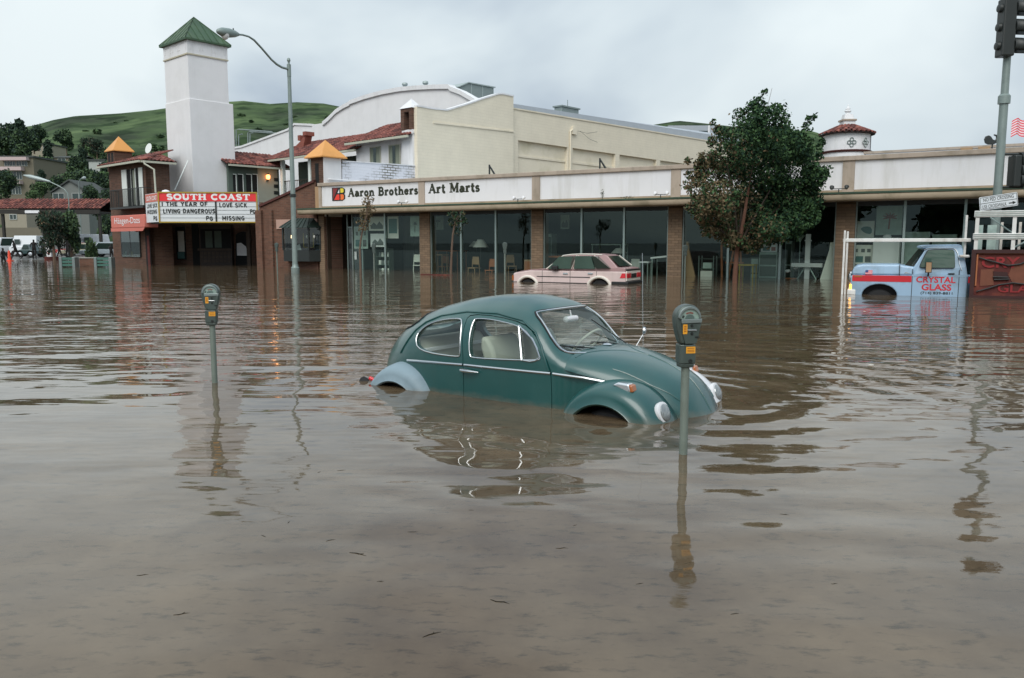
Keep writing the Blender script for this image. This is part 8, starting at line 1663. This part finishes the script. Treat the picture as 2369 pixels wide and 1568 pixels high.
# --- people
mat('skin', A(176, 130, 108), .6, var=.05); mat('hair_dark', A(48, 38, 32), .7, var=.1); mat('hair_fair', A(150, 120, 70), .7, var=.1)
for nm, c_ in (('cloth_navy', (38, 46, 66)), ('cloth_black', (28, 30, 32)), ('cloth_brown', (84, 66, 56)), ('cloth_khaki', (138, 126, 104)), ('cloth_jeans', (42, 58, 84)), ('cloth_yellow', (170, 140, 60)), ('cloth_teal', (52, 78, 80)), ('shoe', (30, 28, 28))): mat(nm, A(*c_), .85, var=.15, vs=10)
def person_mesh(stride, arms, lean=0.0, seed=0):
    """one continuous body grown from a jointed skeleton; returns its mesh with material slots shoes, legs, coat, skin, hair"""
    J = {'pel': (0, 0, .95, .13, .10), 'bel': (0, -.01, 1.10, .135, .10), 'chest': (0, 0, 1.30, .155, .11), 'neck': (0, 0, 1.46, .058, .058), 'chin': (0, -.02, 1.55, .075, .085), 'head': (0, -.01, 1.64, .085, .10), 'top': (0, 0, 1.71, .06, .07)}
    E_ = [('pel', 'bel'), ('bel', 'chest'), ('chest', 'neck'), ('neck', 'chin'), ('chin', 'head'), ('head', 'top')]
    for sg, n in ((-1, 'l'), (1, 'r')):
        st = stride*sg; ar = arms[0 if sg < 0 else 1]
        J['hip'+n] = (sg*.09, 0, .90, .10, .10); J['knee'+n] = (sg*.10, -st*.55-.02, .50+abs(st)*.06, .062, .066); J['ank'+n] = (sg*.10, -st+(.10 if st < 0 else 0), .10+(.12 if st < -.2 else 0), .042, .046); J['toe'+n] = (sg*.12, -st-.14, .04+(.05 if st < -.2 else 0), .038, .032)
        J['sh'+n] = (sg*.185, 0, 1.40, .068, .068); J['el'+n] = (sg*(.24+ar[0]*.08), ar[1]*.5, 1.12+ar[2]*.1, .046, .046); J['wr'+n] = (sg*(.24+ar[0]*.02), ar[1]-.08, .90+ar[2]*.35, .034, .036); J['hand'+n] = (sg*(.235), ar[1]-.12, .80+ar[2]*.45, .036, .026)
        E_ += [('pel', 'hip'+n), ('hip'+n, 'knee'+n), ('knee'+n, 'ank'+n), ('ank'+n, 'toe'+n), ('chest', 'sh'+n), ('sh'+n, 'el'+n), ('el'+n, 'wr'+n), ('wr'+n, 'hand'+n)]
    ks = list(J); me = bpy.data.meshes.new('p'); me.from_pydata([(J[k][0], J[k][1]-lean*max(0, J[k][2]-.9), J[k][2]) for k in ks], [(ks.index(a), ks.index(b)) for a, b in E_], [])
    o = bpy.data.objects.new('p', me); COL.objects.link(o); sk = o.modifiers.new('skin', 'SKIN'); sk.use_smooth_shade = True; o.modifiers.new('sub', 'SUBSURF').levels = 1
    for i, k in enumerate(ks): me.skin_vertices[0].data[i].radius = (J[k][3], J[k][4])
    me.skin_vertices[0].data[ks.index('pel')].use_root = True
    bpy.context.view_layer.update(); out = bpy.data.meshes.new_from_object(o.evaluated_get(bpy.context.evaluated_depsgraph_get())); hands = [Vector((J['hand'+n][0], J['hand'+n][1]-lean*max(0, J['hand'+n][2]-.9), J['hand'+n][2])) for n in 'lr']
    bpy.data.objects.remove(o)
    for p in out.polygons:
        c_ = p.center
        p.material_index = 3 if min((c_-h).length for h in hands) < .075 else 0 if c_.z < .11 else 1 if c_.z < .93 and abs(c_.x) < .21 else 2 if c_.z < 1.47 else 4 if (c_.z > 1.655 or c_.y+lean*.7 > .015) else 3
        p.use_smooth = True
    out.name = 'person'; return out
def person(lab, x, y_top, Y, mesh, coat, legs, hair, rz, yoff=0, H=None):
    p = atY(*l1(x, y_top), Y); g = G(p.x, Y); H = H or max(1.45, min(1.85, p.z-g)); me = mesh.copy(); me.materials.clear()
    for m_ in ('shoe', legs, coat, 'skin', hair): me.materials.append(MATS[m_])
    o = bpy.data.objects.new('person', me); COL.objects.link(o); o.location = (p.x, Y, g-.02); o.rotation_euler = (0, 0, R(rz)); s = H/1.76; o.scale = (s, s, s); tag(o, lab, 'person', 'people at the edge of the flood'); return o
PM_run = person_mesh(.34, ((0, -.25, .5), (0, .15, .3)), .18); PM_std = person_mesh(.06, ((0, 0, 0), (0, -.02, 0))); PM_hold = person_mesh(.08, ((0, -.15, .5), (0, -.18, .55))); PM_walk = person_mesh(.2, ((0, .1, 0), (0, -.12, .1)))
person('person in dark clothes striding left through shallow water', 290, 560, 72, PM_run, 'cloth_navy', 'cloth_black', 'hair_dark', -80); person('person in a brown coat with fair hair in front of the white van', 655, 505, 73, PM_hold, 'cloth_brown', 'cloth_black', 'hair_fair', 30); person('person in black standing right of the white van', 845, 470, 73.5, PM_std, 'cloth_black', 'cloth_navy', 'hair_dark', 170)
person('person in pale khaki standing between the street trees', 1165, 640, 74, PM_walk, 'cloth_khaki', 'cloth_khaki', 'hair_dark', 100); person('person in a teal top and blue trousers beside the second street tree', 1318, 475, 71.5, PM_std, 'cloth_teal', 'cloth_jeans', 'hair_dark', 20); person('person in black leaning over near the silver car', 2190, 600, 71, PM_hold, 'cloth_black', 'cloth_black', 'hair_dark', 60, H=1.6); person('person in dark green wading at the far left edge', 45, 700, 66, PM_walk, 'cloth_teal', 'cloth_black', 'hair_dark', 90, H=1.7)
# --- pipework on the theatre roof
pq = [AG.loc(*c2(x, y), 2.0) for x, y in ((1262, 1375), (1262, 1215), (1330, 1218), (1640, 1250))]; pr2 = thing('roof_pipe', 'grey pipe rails standing on the theatre roof beside the tower', 'pipe', AG.P(pq[0][0], 2.0, pq[0][1]-1))
for pts in (((1262, 1420), (1262, 1215), (1290, 1212), (1600, 1235)), ((1285, 1420), (1285, 1265), (1320, 1255)), ((1372, 1400), (1372, 1245), (1388, 1232), (1660, 1250)), ((1390, 1395), (1392, 1250), (1420, 1243))):
    b = MB(AG); b.tube([(a_, 2.0, c_) for a_, c_ in [AG.loc(*c2(x, y), 2.0) for x, y in pts]], .06, 7); b.build('pipe_run', MATS['steel_blue'], pr2)
# ================================================================== FLOATING DEBRIS
mat('twig', (.02, .018, .014), 1.0, var=.3, spec=0.0); mat('foam', A(190, 186, 178), .8, var=.1)
def debris():
    spots = [(828, 1282, .16, -25), (1157, 1392, .15, -28), (765, 1250, .08, 30), (668, 1208, .05, 80), (738, 1092, .06, 70), (790, 1088, .09, 20), (1000, 1468, .13, 32), (955, 1230, .09, 5), (1300, 1268, .10, 0), (1815, 1190, .08, -20), (610, 1240, .07, -40), (1480, 1350, .06, 20), (560, 1120, .05, 10), (330, 1330, .08, 15), (1930, 1350, .05, 10), (880, 1345, .05, 0), (1330, 1215, .05, 40), (1090, 1180, .05, -10), (420, 1420, .10, 18), (1700, 1420, .06, 12)]
    for i, (u, v, l, a) in enumerate(spots):
        l *= .62; g = gp(u, v); rr = random.Random(i); pts = [(-l/2, 0, -.0005), (-l/6, rr.uniform(-.1, .1)*l, .0), (l/6, rr.uniform(-.1, .1)*l, .0), (l/2, 0, -.0005)]
        b = MB(); b.tube(pts, [l*.012+.001, l*.022+.001, l*.02+.001, .001], 5)
        if i % 3 == 0: b.tube([(0, 0, .0), (l*.2, l*.22, .0)], [l*.02, .001], 4)
        o = b.build('twig', MATS['twig']); o.location = g; o.rotation_euler = (0, 0, R(a)); tag(o, ('long' if l > .075 else 'short' if l > .04 else 'tiny')+' dark twig floating '+('at the lower left' if u < 650 else 'left of centre' if u < 900 else 'below the green car' if u < 1380 else 'near the nearest meter' if u < 1750 else 'at the right')+(', close to the viewer' if v > 1330 else ', midway' if v > 1215 else ', further out'), 'twig', 'floating scraps on the near water')
    for i, (u, v, l) in enumerate(((1928, 817, .035), (2000, 720, .03), (2015, 845, .04), (1290, 633, .16), (1110, 620, .10), (1275, 628, .12))):
        g = gp(u, v); o = MB().prismz(chaikin([(-l, -l*.3), (l*.6, -l*.5), (l, l*.2), (-l*.4, l*.5)], 1), .0, l*.25).build('foam_scrap', MATS['foam']); o.location = g; tag(o, 'pale scrap of foam floating far out on the water', 'foam', 'pale floating scraps')
    g = gp(1010, 636); o = MB().box(-.9, .9, -.05, .05, 0, .04).build('floating_plank', MATS['rust_red']); o.location = g; o.rotation_euler = (0, 0, STREET); tag(o, 'thin reddish plank floating before the shop window', 'plank')
debris()
# ================================================================== THE BANK BEHIND THE VIEWER (mirrored in the shop windows)
for x, y, h, k in ((-14, -16, 9, 0), (-3, -22, 7, 1), (9, -18, 9.5, 2), (20, -20, 8, 0), (31, -12, 10, 0), (-26, -14, 8, 2)):
    r = thing('tree', 'dark tree mirrored in the shop windows', 'tree', (x, y, G(x, y)), random.uniform(0, 6), 'trees on the near bank'); c_ = bpy.data.objects.new('crown', CR[k]); COL.objects.link(c_); c_.parent = r; c_.scale = (h*1.1, h*1.1, h); t_ = bpy.data.objects.new('trunk', _tb); COL.objects.link(t_); t_.parent = r; t_.scale = (h, h, h)
for i, (x, y) in enumerate(((-6.5, -3.5), (-5.8, -4), (3.5, -4.5), (4.6, -4), (8.5, -3.2), (9.3, -3.8), (13, -4.2))):
    me = (PM_std, PM_hold, PM_walk)[i % 3].copy(); me.materials.clear()
    for m_ in ('shoe', 'cloth_jeans', ('cloth_black', 'cloth_navy', 'cloth_brown')[i % 3], 'skin', 'hair_dark'): me.materials.append(MATS[m_])
    o = bpy.data.objects.new('person', me); COL.objects.link(o); o.location = (x, y, G(x, y)-.02); o.rotation_euler = (0, 0, R(180+i*13)); tag(o, 'dark onlooker mirrored in the shop windows', 'person', 'onlookers on the near bank')

# trees that would share a label are told apart by how high they stand on the slope
_by = {}
for o in list(bpy.data.objects):
    if o.get('group') == 'trees on the hillside': _by.setdefault(o['label'], []).append(o)
for lab, os_ in _by.items():
    if len(os_) > 1:
        os_.sort(key=lambda o: -o.location.z/o.location.y)
        for i, o in enumerate(os_): o['label'] = lab.replace('on the slope', ('highest on the slope', 'lowest on the slope')[i] if len(os_) == 2 else ('highest on the slope', 'midway on the slope', 'lowest on the slope')[min(i, 2)])
